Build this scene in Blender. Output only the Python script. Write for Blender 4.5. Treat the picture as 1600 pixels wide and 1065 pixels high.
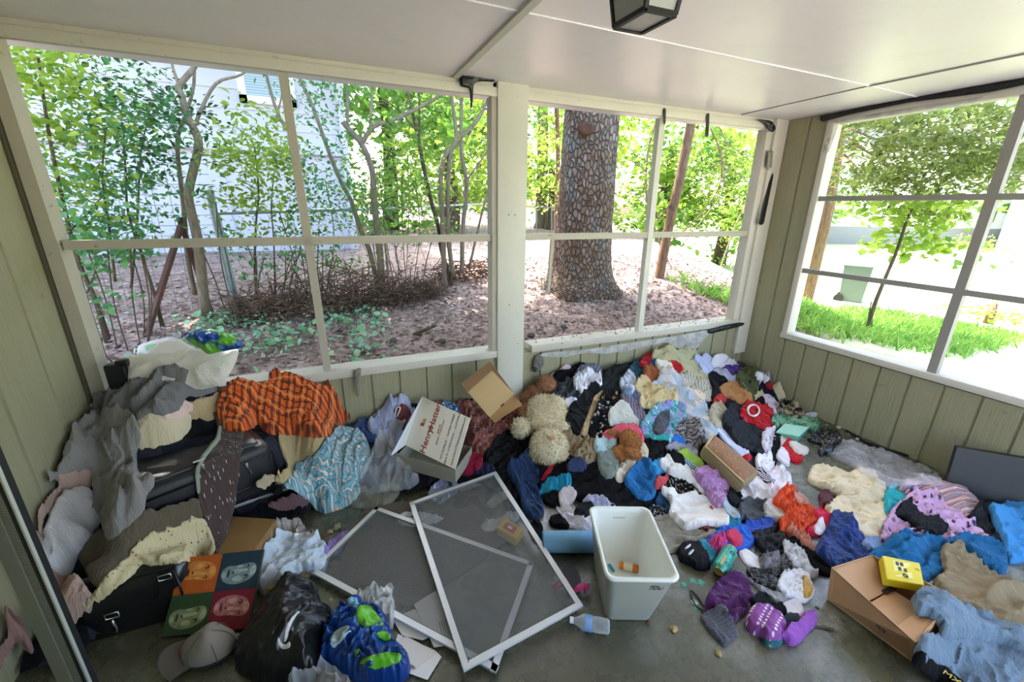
import bpy, bmesh, math, random
import numpy as np
from mathutils import Vector, Matrix, Euler
from mathutils.geometry import delaunay_2d_cdt

SC = bpy.context.scene
for o in list(bpy.data.objects):
    bpy.data.objects.remove(o)
COL = SC.collection
random.seed(7)
RNG = np.random.default_rng(11)

# ------------------------------------------------------------------ camera
FPX, YAW, PITCH, ROLL = 649.954, .4097, .3120, .0123     # focal length in pixels of a 1600 px wide frame
CAM_H, BACK_Y, RIGHT_X, LEFT_X, CEIL_Z = 1.6817, 2.6943, 3.6717, -1.24, 2.4
_F = np.array([math.sin(YAW)*math.cos(PITCH), math.cos(YAW)*math.cos(PITCH), -math.sin(PITCH)])
_r = np.array([math.cos(YAW), -math.sin(YAW), 0.])
_u = np.cross(_r, _F)
_R = math.cos(ROLL)*_r + math.sin(ROLL)*_u
_U = -math.sin(ROLL)*_r + math.cos(ROLL)*_u
_C = np.array([0., 0., CAM_H])
cam_data = bpy.data.cameras.new('camera')
cam = bpy.data.objects.new('camera', cam_data)
COL.objects.link(cam)
cam_data.sensor_width = 36.0
cam_data.lens = 36.0*FPX/1600.0
cam_data.clip_start = 0.02
cam_data.clip_end = 300
cam.matrix_world = Matrix(((_R[0], _U[0], -_F[0], 0), (_R[1], _U[1], -_F[1], 0), (_R[2], _U[2], -_F[2], CAM_H), (0, 0, 0, 1)))
SC.camera = cam

# ------------------------------------------------------------------ world, sun, exposure
W = bpy.data.worlds.new('sky')
SC.world = W
W.use_nodes = True
wn = W.node_tree
wn.nodes.clear()
sky = wn.nodes.new('ShaderNodeTexSky')
sky.sky_type = 'NISHITA'
sky.sun_disc = False
sky.sun_elevation = math.radians(58)
sky.sun_rotation = math.radians(-21)
sky.air_density = 1.0
sky.dust_density = 4.0
sky.ozone_density = 0.4
bgn = wn.nodes.new('ShaderNodeBackground')
bgn.inputs['Strength'].default_value = 0.42
won = wn.nodes.new('ShaderNodeOutputWorld')
wn.links.new(sky.outputs[0], bgn.inputs[0])
wn.links.new(bgn.outputs[0], won.inputs[0])

sun_d = bpy.data.lights.new('sun', 'SUN')
sun_d.energy = 5.0
sun_d.angle = math.radians(0.6)
sun_d.color = (1.0, .95, .86)
sun = bpy.data.objects.new('sun', sun_d)
COL.objects.link(sun)
_sd = Vector((.30, -.78, -1.32)).normalized()               # direction the sunlight travels
sun.rotation_euler = _sd.to_track_quat('-Z', 'Y').to_euler()
sun.location = (-2, 8, 12)

SC.view_settings.view_transform = 'Standard'
SC.view_settings.look = 'None'
SC.view_settings.gamma = 1.0
SC.view_settings.exposure = 1.85
SC.view_settings.use_curve_mapping = False
SC.cycles.max_bounces = 9
SC.cycles.diffuse_bounces = 5
SC.cycles.glossy_bounces = 3
SC.cycles.transmission_bounces = 4
SC.cycles.transparent_max_bounces = 12
SC.cycles.caustics_reflective = False
SC.cycles.caustics_refractive = False
SC.cycles.sample_clamp_indirect = 6.0
SC.cycles.use_denoising = True

# ------------------------------------------------------------------ small maths
def ray(px, py):
    return _F*FPX + _R*(px-800) + _U*(532.5-py)
def at(px, py, axis, v):
    """the place in the porch or yard that a point of the photograph shows, given one known coordinate"""
    d = ray(px, py); i = 'xyz'.index(axis)
    return Vector(_C + d*((v-_C[i])/d[i]))
def lin(h):
    h = h.lstrip('#')
    c = [int(h[i:i+2], 16)/255 for i in (0, 2, 4)]
    return tuple((x/12.92 if x <= .04045 else ((x+.055)/1.055)**2.4) for x in c)

_PERM = RNG.permutation(4096)
def _hash(ix, iy, s):
    return _PERM[(ix*73 + iy*1931 + s*577 + _PERM[(iy*31 + s*91) & 4095]) & 4095]
def perlin(x, y, seed=0):
    x0 = np.floor(x).astype(np.int64); y0 = np.floor(y).astype(np.int64)
    fx = x-x0; fy = y-y0
    u = fx*fx*fx*(fx*(fx*6-15)+10); v = fy*fy*fy*(fy*(fy*6-15)+10)
    def g(ix, iy, dx, dy):
        a = _hash(ix, iy, seed)*(2*np.pi/4096)
        return np.cos(a)*dx + np.sin(a)*dy
    n00 = g(x0, y0, fx, fy); n10 = g(x0+1, y0, fx-1, fy)
    n01 = g(x0, y0+1, fx, fy-1); n11 = g(x0+1, y0+1, fx-1, fy-1)
    return ((n00*(1-u)+n10*u)*(1-v) + (n01*(1-u)+n11*u)*v)*1.4
def fbm(x, y, seed=0, octv=3):
    s = 0; a = 1
    for k in range(octv):
        s = s + a*perlin(x*2**k, y*2**k, seed+k*7); a *= .5
    return s

# ------------------------------------------------------------------ objects
def link_mesh(name, verts, faces, mat=None, parent=None, smooth=False, uv=None, mats=None, mi=None):
    me = bpy.data.meshes.new(name)
    me.from_pydata([tuple(v) for v in verts], [], [tuple(f) for f in faces])
    if uv is not None:
        lay = me.uv_layers.new(name='uv')
        li = np.zeros(len(me.loops), dtype=np.int64); me.loops.foreach_get('vertex_index', li)
        lay.data.foreach_set('uv', np.asarray(uv, dtype=np.float32)[li].ravel())
    for m in (mats or ([mat] if mat else [])):
        me.materials.append(m)
    if mi is not None:
        me.polygons.foreach_set('material_index', np.asarray(mi, dtype=np.int32))
    if smooth:
        me.polygons.foreach_set('use_smooth', np.ones(len(me.polygons), dtype=bool))
    me.update()
    o = bpy.data.objects.new(name, me)
    COL.objects.link(o)
    if parent is not None:
        o.parent = parent
    return o
def tag(o, label, cat, group=None, kind=None):
    o['label'] = label
    o['category'] = cat
    if group: o['group'] = group
    if kind: o['kind'] = kind
    return o
def struct(o):
    o['kind'] = 'structure'
    return o
def thing(name, label, cat, loc=(0, 0, 0), rot=(0, 0, 0), group=None):
    o = bpy.data.objects.new(name, None)
    o.empty_display_size = .05
    COL.objects.link(o)
    o.location = loc
    o.rotation_euler = rot
    return tag(o, label, cat, group)
def frame_matrix(origin, xdir, ydir):
    """matrix with the given origin, x axis along xdir and y axis near ydir"""
    x = Vector(xdir).normalized(); z = x.cross(Vector(ydir)).normalized(); y = z.cross(x)
    m = Matrix((x, y, z)).transposed().to_4x4()
    m.translation = Vector(origin)
    return m

class MB:
    """collects boxes, bars, tubes and lathes and links them as one mesh object"""
    def __init__(self):
        self.bm = bmesh.new()
        self.k = 0
    def _fin(self, geom_verts, M):
        if M is not None:
            bmesh.ops.transform(self.bm, matrix=M, verts=geom_verts)
    def box(self, c, s, M=None, bevel=0.0, seg=2, rot=None):
        r = bmesh.ops.create_cube(self.bm, size=1.0)
        vs = r['verts']
        bmesh.ops.scale(self.bm, vec=s, verts=vs)
        if bevel > 0:
            es = list({e for v in vs for e in v.link_edges})
            rr = bmesh.ops.bevel(self.bm, geom=es, offset=bevel, segments=seg, affect='EDGES', profile=.5)
            vs = list({v for f in rr['faces'] for v in f.verts} | {v for v in vs if v.is_valid})
        if rot is not None:
            bmesh.ops.transform(self.bm, matrix=Euler(rot).to_matrix().to_4x4(), verts=vs)
        bmesh.ops.translate(self.bm, vec=c, verts=vs)
        self._fin(vs, M)
        return self
    def hexa(self, pts):
        """solid from 8 corners: four below, four above, both in the same turning order"""
        v = [self.bm.verts.new(p) for p in pts]
        for f in ((0, 3, 2, 1), (4, 5, 6, 7), (0, 1, 5, 4), (1, 2, 6, 5), (2, 3, 7, 6), (3, 0, 4, 7)):
            self.bm.faces.new([v[i] for i in f])
        return self
    def bar(self, a, b, w, d, up=(0, 0, 1)):
        a = Vector(a); b = Vector(b); x = (b-a); L = x.length
        z = Vector(up); y = z.cross(x).normalized(); x.normalize(); z = x.cross(y)
        M = Matrix((x, y, z)).transposed().to_4x4(); M.translation = (a+b)/2
        return self.box((0, 0, 0), (L, w, d), M)
    def tube(self, pts, rad, n=8, cap=True, closed=False):
        pts = [Vector(p) for p in pts]
        rads = rad if hasattr(rad, '__len__') else [rad]*len(pts)
        rings = []
        side = None
        for i, p in enumerate(pts):
            if closed:
                t = (pts[(i+1) % len(pts)]-pts[i-1])
            else:
                t = pts[min(i+1, len(pts)-1)]-pts[max(i-1, 0)]
            t.normalize()
            if side is None:
                a = Vector((0, 0, 1)) if abs(t.z) < .9 else Vector((1, 0, 0))
                side = t.cross(a).normalized()
            side = (side - t*side.dot(t)).normalized()
            b = t.cross(side)
            rings.append([self.bm.verts.new(p + (side*math.cos(2*math.pi*k/n) + b*math.sin(2*math.pi*k/n))*rads[i]) for k in range(n)])
        m = len(rings)
        for i in range(m if closed else m-1):
            A = rings[i]; B = rings[(i+1) % m]
            for k in range(n):
                self.bm.faces.new((A[k], A[(k+1) % n], B[(k+1) % n], B[k]))
        if cap and not closed:
            self.bm.faces.new(list(reversed(rings[0]))); self.bm.faces.new(rings[-1])
        return self
    def lathe(self, prof, n=24, M=None, sx=1.0, sy=1.0):
        """profile of (radius, z) turned about z"""
        vs = []
        rings = []
        for r, z in prof:
            if r < 1e-6:
                v = self.bm.verts.new((0, 0, z)); rings.append([v]); vs.append(v)
            else:
                ring = [self.bm.verts.new((r*math.cos(2*math.pi*k/n)*sx, r*math.sin(2*math.pi*k/n)*sy, z)) for k in range(n)]
                rings.append(ring); vs += ring
        for A, B in zip(rings, rings[1:]):
            if len(A) == 1 and len(B) == 1: continue
            for k in range(n):
                if len(A) == 1: self.bm.faces.new((A[0], B[(k+1) % n], B[k]))
                elif len(B) == 1: self.bm.faces.new((A[k], A[(k+1) % n], B[0]))
                else: self.bm.faces.new((A[k], A[(k+1) % n], B[(k+1) % n], B[k]))
        self._fin(vs, M)
        return self
    def poly(self, pts, thick=0.0, nrm=None):
        """flat outline, optionally thickened"""
        v = [self.bm.verts.new(p) for p in pts]
        f = self.bm.faces.new(v)
        if thick:
            f.normal_update()
            n = Vector(nrm) if nrm else f.normal.copy()
            r = bmesh.ops.extrude_face_region(self.bm, geom=[f])
            bmesh.ops.translate(self.bm, vec=n.normalized()*thick, verts=[g for g in r['geom'] if isinstance(g, bmesh.types.BMVert)])
        return self
    def build(self, name, mat, parent=None, smooth=False, recalc=True, uvscale=None):
        if recalc:
            bmesh.ops.recalc_face_normals(self.bm, faces=self.bm.faces[:])
        me = bpy.data.meshes.new(name)
        self.bm.to_mesh(me); self.bm.free()
        for m in (mat if isinstance(mat, (list, tuple)) else [mat]):
            me.materials.append(m)
        if smooth:
            me.polygons.foreach_set('use_smooth', np.ones(len(me.polygons), dtype=bool))
            if smooth != 'all':
                try: me.set_sharp_from_angle(angle=math.radians(38))
                except Exception: pass
        o = bpy.data.objects.new(name, me)
        COL.objects.link(o)
        if parent is not None: o.parent = parent
        return o

# ------------------------------------------------------------------ materials
class NT:
    def __init__(self, name):
        self.m = bpy.data.materials.new(name)
        self.m.use_nodes = True
        self.t = self.m.node_tree
        self.t.nodes.clear()
        self.out = self.t.nodes.new('ShaderNodeOutputMaterial')
        self.bsdf = None
    def n(self, kind, **kw):
        nd = self.t.nodes.new('ShaderNode'+kind)
        for k, v in kw.items():
            setattr(nd, k, v)
        return nd
    def set(self, sock, v):
        if isinstance(v, bpy.types.NodeSocket): self.t.links.new(v, sock)
        elif v is not None:
            if hasattr(sock.default_value, '__len__') and hasattr(v, '__len__') and len(sock.default_value) == 4 and len(v) == 3:
                v = (*v, 1)
            sock.default_value = v
    def coord(self, kind='UV', scale=(1, 1, 1), rot=0.0, loc=(0, 0, 0)):
        tc = self.n('TexCoord'); mp = self.n('Mapping')
        self.t.links.new(tc.outputs[kind], mp.inputs[0])
        mp.inputs['Scale'].default_value = scale if hasattr(scale, '__len__') else (scale,)*3
        mp.inputs['Rotation'].default_value = (0, 0, rot)
        mp.inputs['Location'].default_value = loc
        return mp.outputs[0]
    def noise(self, co, scale=5, detail=3, rough=.5, dist=0.0, out='Fac'):
        nd = self.n('TexNoise'); self.set(nd.inputs['Vector'], co)
        nd.inputs['Scale'].default_value = scale; nd.inputs['Detail'].default_value = detail
        nd.inputs['Roughness'].default_value = rough; nd.inputs['Distortion'].default_value = dist
        return nd.outputs[out]
    def voro(self, co, scale=5, out='Distance', feature='F1', rnd=1.0):
        nd = self.n('TexVoronoi', feature=feature); self.set(nd.inputs['Vector'], co)
        nd.inputs['Scale'].default_value = scale; nd.inputs['Randomness'].default_value = rnd
        return nd.outputs[out]
    def wave(self, co, scale=5, dist=0, detail=0, dscale=1, prof='SIN', dirn='X', kind='BANDS'):
        nd = self.n('TexWave', wave_type=kind, wave_profile=prof)
        if kind == 'BANDS': nd.bands_direction = dirn
        self.set(nd.inputs['Vector'], co); nd.inputs['Scale'].default_value = scale
        nd.inputs['Distortion'].default_value = dist; nd.inputs['Detail'].default_value = detail
        nd.inputs['Detail Scale'].default_value = dscale
        return nd.outputs['Fac']
    def math(self, op, a, b=None, c=None):
        nd = self.n('Math', operation=op); self.set(nd.inputs[0], a)
        if b is not None: self.set(nd.inputs[1], b)
        if c is not None: self.set(nd.inputs[2], c)
        return nd.outputs[0]
    def sep(self, co):
        nd = self.n('SeparateXYZ'); self.set(nd.inputs[0], co); return nd.outputs
    def ramp(self, fac, stops, interp='LINEAR'):
        nd = self.n('ValToRGB'); self.set(nd.inputs[0], fac); cr = nd.color_ramp; cr.interpolation = interp
        while len(cr.elements) < len(stops): cr.elements.new(.5)
        for e, (p, c) in zip(cr.elements, stops):
            e.position = p
            if not hasattr(c, '__len__'): c = (c, c, c)
            elif isinstance(c, str): c = lin(c)
            e.color = (*c[:3], 1)
        return nd.outputs[0]
    def mix(self, fac, a, b, mode='MIX'):
        nd = self.n('Mix', data_type='RGBA', blend_type=mode)
        self.set(nd.inputs[0], fac)
        if isinstance(a, str): a = lin(a)
        if isinstance(b, str): b = lin(b)
        self.set(nd.inputs[6], a); self.set(nd.inputs[7], b)
        return nd.outputs[2]
    def bump(self, h, strength=.3, dist=.01, nrm=None):
        nd = self.n('Bump'); self.set(nd.inputs['Height'], h)
        nd.inputs['Strength'].default_value = strength; nd.inputs['Distance'].default_value = dist
        if nrm is not None: self.set(nd.inputs['Normal'], nrm)
        return nd.outputs[0]
    def pbr(self, color, rough=.6, metal=0.0, nrm=None, spec=.5, trans=0.0, alpha=None, sheen=0.0, ior=None, coat=0.0, subs=0):
        b = self.n('BsdfPrincipled'); self.bsdf = b
        if isinstance(color, str): color = lin(color)
        self.set(b.inputs['Base Color'], color); self.set(b.inputs['Roughness'], rough)
        self.set(b.inputs['Metallic'], metal); self.set(b.inputs['Specular IOR Level'], spec)
        if trans: self.set(b.inputs['Transmission Weight'], trans)
        if alpha is not None: self.set(b.inputs['Alpha'], alpha)
        if nrm is not None: self.set(b.inputs['Normal'], nrm)
        if sheen: self.set(b.inputs['Sheen Weight'], sheen); b.inputs['Sheen Roughness'].default_value = .5
        if ior: b.inputs['IOR'].default_value = ior
        if coat: self.set(b.inputs['Coat Weight'], coat)
        self.t.links.new(b.outputs[0], self.out.inputs[0])
        return self.m

def plain(name, color, rough=.6, metal=0.0, spec=.5, noise=.06, nscale=9.0, bump=0.0, bscale=60.0, coat=0.0):
    t = NT(name)
    co = t.coord('Object')
    c = lin(color) if isinstance(color, str) else color
    k = t.noise(co, nscale, 4)
    col = t.mix(k, tuple(min(1, x*(1-noise*1.6)) for x in c), tuple(min(1, x*(1+noise*1.6)) for x in c))
    nr = t.bump(t.noise(co, bscale, 3), bump, .004) if bump else None
    return t.pbr(col, rough, metal, nr, spec, coat=coat)
# ================================================================== materials of the porch
def mat_siding():
    t = NT('sage_siding')
    co = t.coord('Object', (1, 1, 1))
    streak = t.noise(t.coord('Object', (26, 26, 1.6)), 3.0, 5, .6)
    blot = t.noise(co, 2.3, 4, .6)
    c = t.mix(blot, '#8c896a', '#9b977b')
    c = t.mix(t.ramp(streak, [(.45, 0), (.75, .35)]), c, '#7c795a')
    dirt = t.ramp(t.noise(co, 7, 6, .7), [(.62, 0), (.72, .55)])
    c = t.mix(dirt, c, '#5f5b45')
    nr = t.bump(streak, .45, .006)
    return t.pbr(c, .62, 0, nr, .35)
def mat_white_trim(name='weathered_white_paint', base='#cfcbbd', dark='#8d8474', amount=.6):
    t = NT(name)
    co = t.coord('Object')
    k = t.noise(co, 5, 5, .65)
    c = t.mix(k, base, tuple(x*.86 for x in lin(base)))
    spots = t.ramp(t.noise(co, 28, 5, .7), [(.62, 0), (.70, amount)])
    c = t.mix(spots, c, dark)
    nr = t.bump(t.noise(t.coord('Object', (30, 30, 30)), 2, 5), .25, .003)
    return t.pbr(c, .5, 0, nr, .4)
def mat_ceiling():
    t = NT('ceiling_paint')
    co = t.coord('Object')
    c = t.mix(t.noise(co, 1.4, 3), '#e3dcde', '#ece6e8')
    br = t.noise(t.coord('Object', (2, 34, 1)), 3, 4)
    c = t.mix(t.ramp(t.noise(co, 5, 5), [(.55, 0), (.8, .2)]), c, '#c5bdbb')
    return t.pbr(c, t.math('MULTIPLY_ADD', t.noise(co, 3, 3), .16, .26), 0, t.bump(br, .12, .004), .45)
def mat_floor():
    t = NT('painted_concrete_floor')
    co = t.coord('Object')
    big = t.noise(co, 1.7, 6, .6)
    c = t.mix(big, '#3a3b2b', '#55553f')
    worn = t.ramp(t.noise(co, 3.6, 9, .72), [(.50, 0), (.62, .75)])
    side = t.ramp(t.math('MULTIPLY', t.sep(t.coord('Object'))[0], .4), [(.2, .15), (.75, 1.0)])
    c = t.mix(t.math('MULTIPLY', worn, side), c, '#85857c')
    grit = t.ramp(t.noise(co, 55, 6, .8), [(.60, 0), (.66, .6)])
    c = t.mix(grit, c, '#2b271c')
    pale = t.ramp(t.noise(co, 80, 4, .8), [(.66, 0), (.71, .5)])
    c = t.mix(pale, c, '#9a958a')
    rough = t.ramp(t.noise(co, 6, 8, .75), [(.3, .14), (.7, .42)])
    nr = t.bump(t.noise(co, 24, 9, .7), .35, .006)
    return t.pbr(c, rough, 0, nr, .9, coat=.25)
M_SIDING = mat_siding()
M_TRIM = mat_white_trim()
M_POST = mat_white_trim('white_post_paint', '#cdcdbf', '#8f8a7c', .25)
M_SASH = mat_white_trim('weathered_sash_paint', '#b4ae9d', '#4d4638', .7)
M_SILL = mat_white_trim('dirty_sill_paint', '#c4c0b2', '#5d5547', .8)
M_CEIL = mat_ceiling()
M_FLOOR = mat_floor()
M_BLACK_TAPE = plain('black_film', '#0f1012', .4, noise=.2)
M_GAP_SHADE = plain('gap_shade', '#4f4a38', .9)

D, XR, XL, H = BACK_Y, RIGHT_X, LEFT_X, CEIL_Z
YB = -1.1                                        # unseen end of floor and roof, cut short and left open to let light in
# floor and ceiling
fl = MB().box(((XL+XR)/2, (D+YB)/2+.05, -.1), (XR-XL+.2, D-YB+.1, .2)).build('floor', M_FLOOR)
struct(fl)
ce = MB()
ce.box(((XL+XR)/2, (D+YB)/2, H+.03), (XR-XL+.9, D-YB+.9, .06))
ceil = struct(ce.build('ceiling', M_CEIL))
b = MB(); b.bar((.785, YB, H-.006), (.785, D-.02, H-.006), .035, .014)
struct(b.build('trim_1', M_TRIM))
b = MB(); b.bar((XL, 1.735, H-.002), (3.09, 1.775, H-.002), .014, .006)
struct(b.build('trim_2', M_CEIL))
b = MB(); b.bar((3.12, D-.02, H-.002), (3.09, 1.775, H-.002), .008, .006); b.bar((3.09, 1.775, H-.003), (3.15, .4, H-.003), .014, .008)
struct(b.build('trim_3', plain('ceiling_seam', '#8e8884', .7)))
b = MB(); b.bar((3.09, 1.775, H-.0015), (3.75, 1.80, H-.0015), .012, .005)
struct(b.build('trim_4', M_CEIL))
ro = MB(); ro.box(((XL+XR)/2, (D+YB)/2, H+.14), (XR-XL+1.1, D-YB+1.1, .14))
struct(ro.build('trim_5', plain('roof_edge', '#8c8880', .8)))

# grooved walls ----------------------------------------------------
def grooved(name, origin, along, grooves, L0, L1, z0, z1, thick, outward):
    """wall of boards between grooves; along/outward are unit axes"""
    m = MB(); o = Vector(origin); a = Vector(along); n = Vector(outward)
    m.hexa([o+a*L0+n*.012+Vector((0, 0, z0)), o+a*L1+n*.012+Vector((0, 0, z0)), o+a*L1+n*thick+Vector((0, 0, z0)), o+a*L0+n*thick+Vector((0, 0, z0)),
            o+a*L0+n*.012+Vector((0, 0, z1)), o+a*L1+n*.012+Vector((0, 0, z1)), o+a*L1+n*thick+Vector((0, 0, z1)), o+a*L0+n*thick+Vector((0, 0, z1))])
    xs = [L0]+[g for g in sorted(grooves) if L0 < g < L1]+[L1]
    for p, q in zip(xs, xs[1:]):
        p2 = p+(.005 if p != L0 else 0); q2 = q-(.005 if q != L1 else 0)
        k = n*.0125; c = .004
        lo = Vector((0, 0, z0)); hi = Vector((0, 0, z1))
        m.hexa([o+a*(p2+c)+lo, o+a*(q2-c)+lo, o+a*q2+k+lo, o+a*p2+k+lo, o+a*(p2+c)+hi, o+a*(q2-c)+hi, o+a*q2+k+hi, o+a*p2+k+hi])
    return m.build(name, M_SIDING)
gb = [-.205-.18*k for k in range(6)]+[-.025+.182*k for k in range(6)]+[1.41+.183*k for k in range(14)]
struct(grooved('wall_back', (0, D, 0), (1, 0, 0), gb, XL, XR, 0, .625, .11, (0, 1, 0)))
gr = [2.113-.1835*k for k in range(22)]+[2.297, 2.48]
wr = grooved('wall_right', (XR, 0, 0), (0, 1, 0), gr, YB, D+.11, 0, .58, .11, (1, 0, 0)); struct(wr)
wr2 = grooved('wall_right', (XR, 0, 0), (0, 1, 0), [2.48], 2.33, D+.11, .58, H, .11, (1, 0, 0)); struct(wr2)
m = MB()
struct(grooved('wall_left', (XL, 0, 0), (0, 1, 0), [2.735, 2.437, 2.145, 1.85, 1.55, 1.25, .95, .65, .35, .05, -.25], YB, D+.11, 0, H, .11, (-1, 0, 0)))
struct(grooved('wall_front', (0, YB, 0), (1, 0, 0), [XL+.3*k for k in range(1, 6)], XL, .5, 0, H, .11, (0, -1, 0)))  # unseen house wall added to block light on the left
# end wall boards above and beside the left window are the frame itself
# ---------------------------------------------------------------- window_1 (left, back wall)
def win(name): 
    o = bpy.data.objects.new(name, None); o.empty_display_size = .05; COL.objects.link(o); return struct(o)
ZS, ZM, ZH = .685, 1.482, 2.315
w1 = win('window_1')
m = MB()
m.box(((XL+XR)/2, D+.045, (ZH+H)/2+.02), (XR-XL, .09, H-ZH-.04+.0), bevel=.004)
m.box(((XL+XR)/2, D-.006, H-.055), (XR-XL, .03, .050), bevel=.004)
m.build('header', M_TRIM, w1, smooth=True)
m = MB()
m.box(((XL+1.05)/2, D+.05, .655), (1.05-XL, .15, .055), bevel=.006)
m.build('window_sill', M_SILL, w1, smooth=True)
m = MB()
m.hexa([(XL+.015, D-.012, .68), (XL+.075, D-.012, .68), (XL+.085, D+.07, .68), (XL+.015, D+.07, .68),
        (XL+.015, D-.012, ZH+.02), (XL+.062, D-.012, ZH+.02), (XL+.075, D+.07, ZH+.02), (XL+.015, D+.07, ZH+.02)])
m.build('frame_post', M_SASH, w1)
m = MB(); m.bar((-.095, D+.022, .68), (-.118, D+.022, ZH), .044, .044, up=(0, 1, 0)); m.build('mullion', M_SASH, w1)
m = MB(); m.bar((XL+.08, D+.018, ZM), (1.05, D+.018, ZM), .036, .044); m.build('rail', M_SASH, w1)
m = MB(); m.box((1.028, D+.03, (ZS+ZH)/2), (.040, .09, ZH-ZS+.02), bevel=.004); m.build('frame_post', M_SASH, w1)
# thin post screwed between the two windows
p = MB()
p.box((1.147, D+.01, H/2-.0), (.208, .085, H), bevel=.004)
p.box((1.035, D+.035, (ZS+H)/2), (.02, .07, H-ZS))
po = struct(p.build('trim_6', M_POST, smooth=True))
pb = MB(); pb.box((1.185, D-.062, .15), (.32, .055, .285), bevel=.006)
struct(pb.build('trim_7', mat_white_trim('post_block_paint', '#a89e8a', '#6a6150', .5)))
pn = MB()
for x, z in ((1.12, 1.63), (1.165, 1.63), (1.13, 1.02), (1.20, .72)):
    pn.lathe([(0, -.003), (.005, -.001), (.005, .002)], 8, Matrix.Translation((x, D-.034, z)) @ Matrix.Rotation(math.pi/2, 4, 'X'))
pn.build('nail_heads', plain('rusty_nail', '#4a3a2c', .7), po)
# ---------------------------------------------------------------- window_2 (right half of the back wall)
w2 = win('window_2')
m = MB(); m.box(((1.26+XR)/2, D+.05, .655), (XR-1.26-.13, .15, .055), bevel=.006); m.build('window_sill', M_SILL, w2, smooth=True)
m = MB(); m.bar((2.363, D+.02, .68), (2.352, D+.02, ZH), .05, .05, up=(0, 1, 0)); m.build('mullion', M_POST, w2)
m = MB(); m.bar((1.25, D+.018, ZM), (3.48, D+.018, ZM-.004), .036, .044); m.build('rail', M_SASH, w2)
m = MB(); m.box((3.49, D+.03, (ZS+ZH)/2), (.07, .09, ZH-ZS+.02), bevel=.004); m.build('frame_post', M_TRIM, w2, smooth=True)
m = MB(); m.box((3.596, D-.014, (.34+H)/2), (.145, .05, H-.34), bevel=.005); m.build('corner_board', M_TRIM, w2, smooth=True)
m = MB(); m.bar((1.49, D+.03, 1.46), (1.475, D+.03, 1.08), .022, .02, up=(0, 1, 0)); m.build('hanging_stick', M_SASH, w2)
# ---------------------------------------------------------------- window_3 (right wall)
w3 = win('window_3')
y0, y1 = YB+.1, 2.29  # near end out of view, lengthened to let in more light
m = MB(); m.box((XR+.05, (y0+y1)/2, .615), (.14, y1-y0+.1, .05), bevel=.006); m.build('window_sill', M_TRIM, w3, smooth=True)
m = MB(); m.box((XR+.045, (y0+y1)/2, (ZH+H)/2), (.10, y1-y0+.1, H-ZH), bevel=.004); m.build('header', M_TRIM, w3, smooth=True)
m = MB(); m.box((XR+.04, y1+.02, (.6+ZH)/2), (.11, .05, ZH-.58), bevel=.004); m.build('frame_post', M_TRIM, w3, smooth=True)
m = MB(); m.box((XR+.04, y0-.03, (.6+ZH)/2), (.11, .06, ZH-.58), bevel=.004); m.build('frame_post', M_TRIM, w3, smooth=True)
M_SASH2 = mat_white_trim('grey_sash_paint', '#8f8c86', '#4a463e', .6)
m = MB(); m.bar((XR+.03, 1.287, .63), (XR+.03, 1.29, ZH), .05, .05, up=(1, 0, 0)); m.build('mullion', M_SASH2, w3)
m = MB(); m.bar((XR+.03, .287, .63), (XR+.03, .29, ZH), .05, .05, up=(1, 0, 0)); m.build('mullion', M_SASH2, w3)
for z, nm in ((1.195, 'rail'), (1.772, 'rail')):
    m = MB(); m.bar((XR+.02, y0, z), (XR+.02, y1, z), .035, .036); m.build(nm, M_SASH2, w3)
# ---------------------------------------------------------------- end of setting shell
# ================================================================== the yard outside
def g_ground(x, y):
    """height of the ground outside: a bank rising behind the porch, a flat lawn to the right"""
    x = np.asarray(x, float); y = np.asarray(y, float)
    back = .46 + .13*np.clip(y-2.75, 0, 3.2) + .03*np.clip(y-6, 0, 20)
    side = .22 - .03*np.clip(x-3.8, 0, 6)
    k = np.clip((x-4.6-.45*(y-2.7))/2.2, 0, 1); k = k*k*(3-2*k)
    return back*(1-k) + side*k + .02*fbm(x*1.3, y*1.3, 5, 3)
def mat_ground():
    t = NT('leaf_litter_ground')
    co = t.coord('Object')
    k = t.voro(co, 30, 'Color')
    f = t.sep(k)[0]
    c = t.ramp(f, [(0, '#6d5a52'), (.35, '#96827c'), (.6, '#aa9996'), (.85, '#7d6a60'), (1, '#bcaeaa')])
    c = t.mix(t.ramp(t.noise(co, 3, 5), [(.45, 0), (.75, .6)]), c, '#6b564c')
    x = t.sep(t.coord('Object'))
    lawn = t.ramp(t.math('ADD', t.math('MULTIPLY', t.math('SUBTRACT', x[0], t.math('MULTIPLY', x[1], .45)), .18), t.math('MULTIPLY', t.noise(co, 1.4, 4), .25)), [(.72, 0), (.86, 1)])
    gcol = t.mix(t.noise(co, 2.0, 5), '#a9b97a', '#d2d0b8')
    c = t.mix(lawn, c, gcol)
    return t.pbr(c, .9, 0, t.bump(f, .6, .03), .2)
n1, n2 = 130, 110
xs = np.concatenate([np.linspace(-16, -3, 20), np.linspace(-2.8, 7, 80), np.linspace(7.5, 60, 30)])
ys = np.concatenate([np.linspace(-30, -3, 12), np.linspace(-2.5, 8, 70), np.linspace(8.5, 60, 28)])
GX, GY = np.meshgrid(xs, ys, indexing='ij')
GZ = g_ground(GX, GY)
inside = (GX > XL-.05) & (GX < XR+.08) & (GY < D+.08) & (GY > YB)
GZ = np.where(inside, -.25, GZ)
GZ = np.where((GY < YB+.2) | ((GX < XL) & (GY < D)), np.minimum(GZ, -.05), GZ)
V = np.stack([GX, GY, GZ], -1).reshape(-1, 3)
ni, nj = GX.shape
F = [(i*nj+j, (i+1)*nj+j, (i+1)*nj+j+1, i*nj+j+1) for i in range(ni-1) for j in range(nj-1)]
struct(link_mesh('ground', V, F, mat_ground(), smooth=True))

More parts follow.
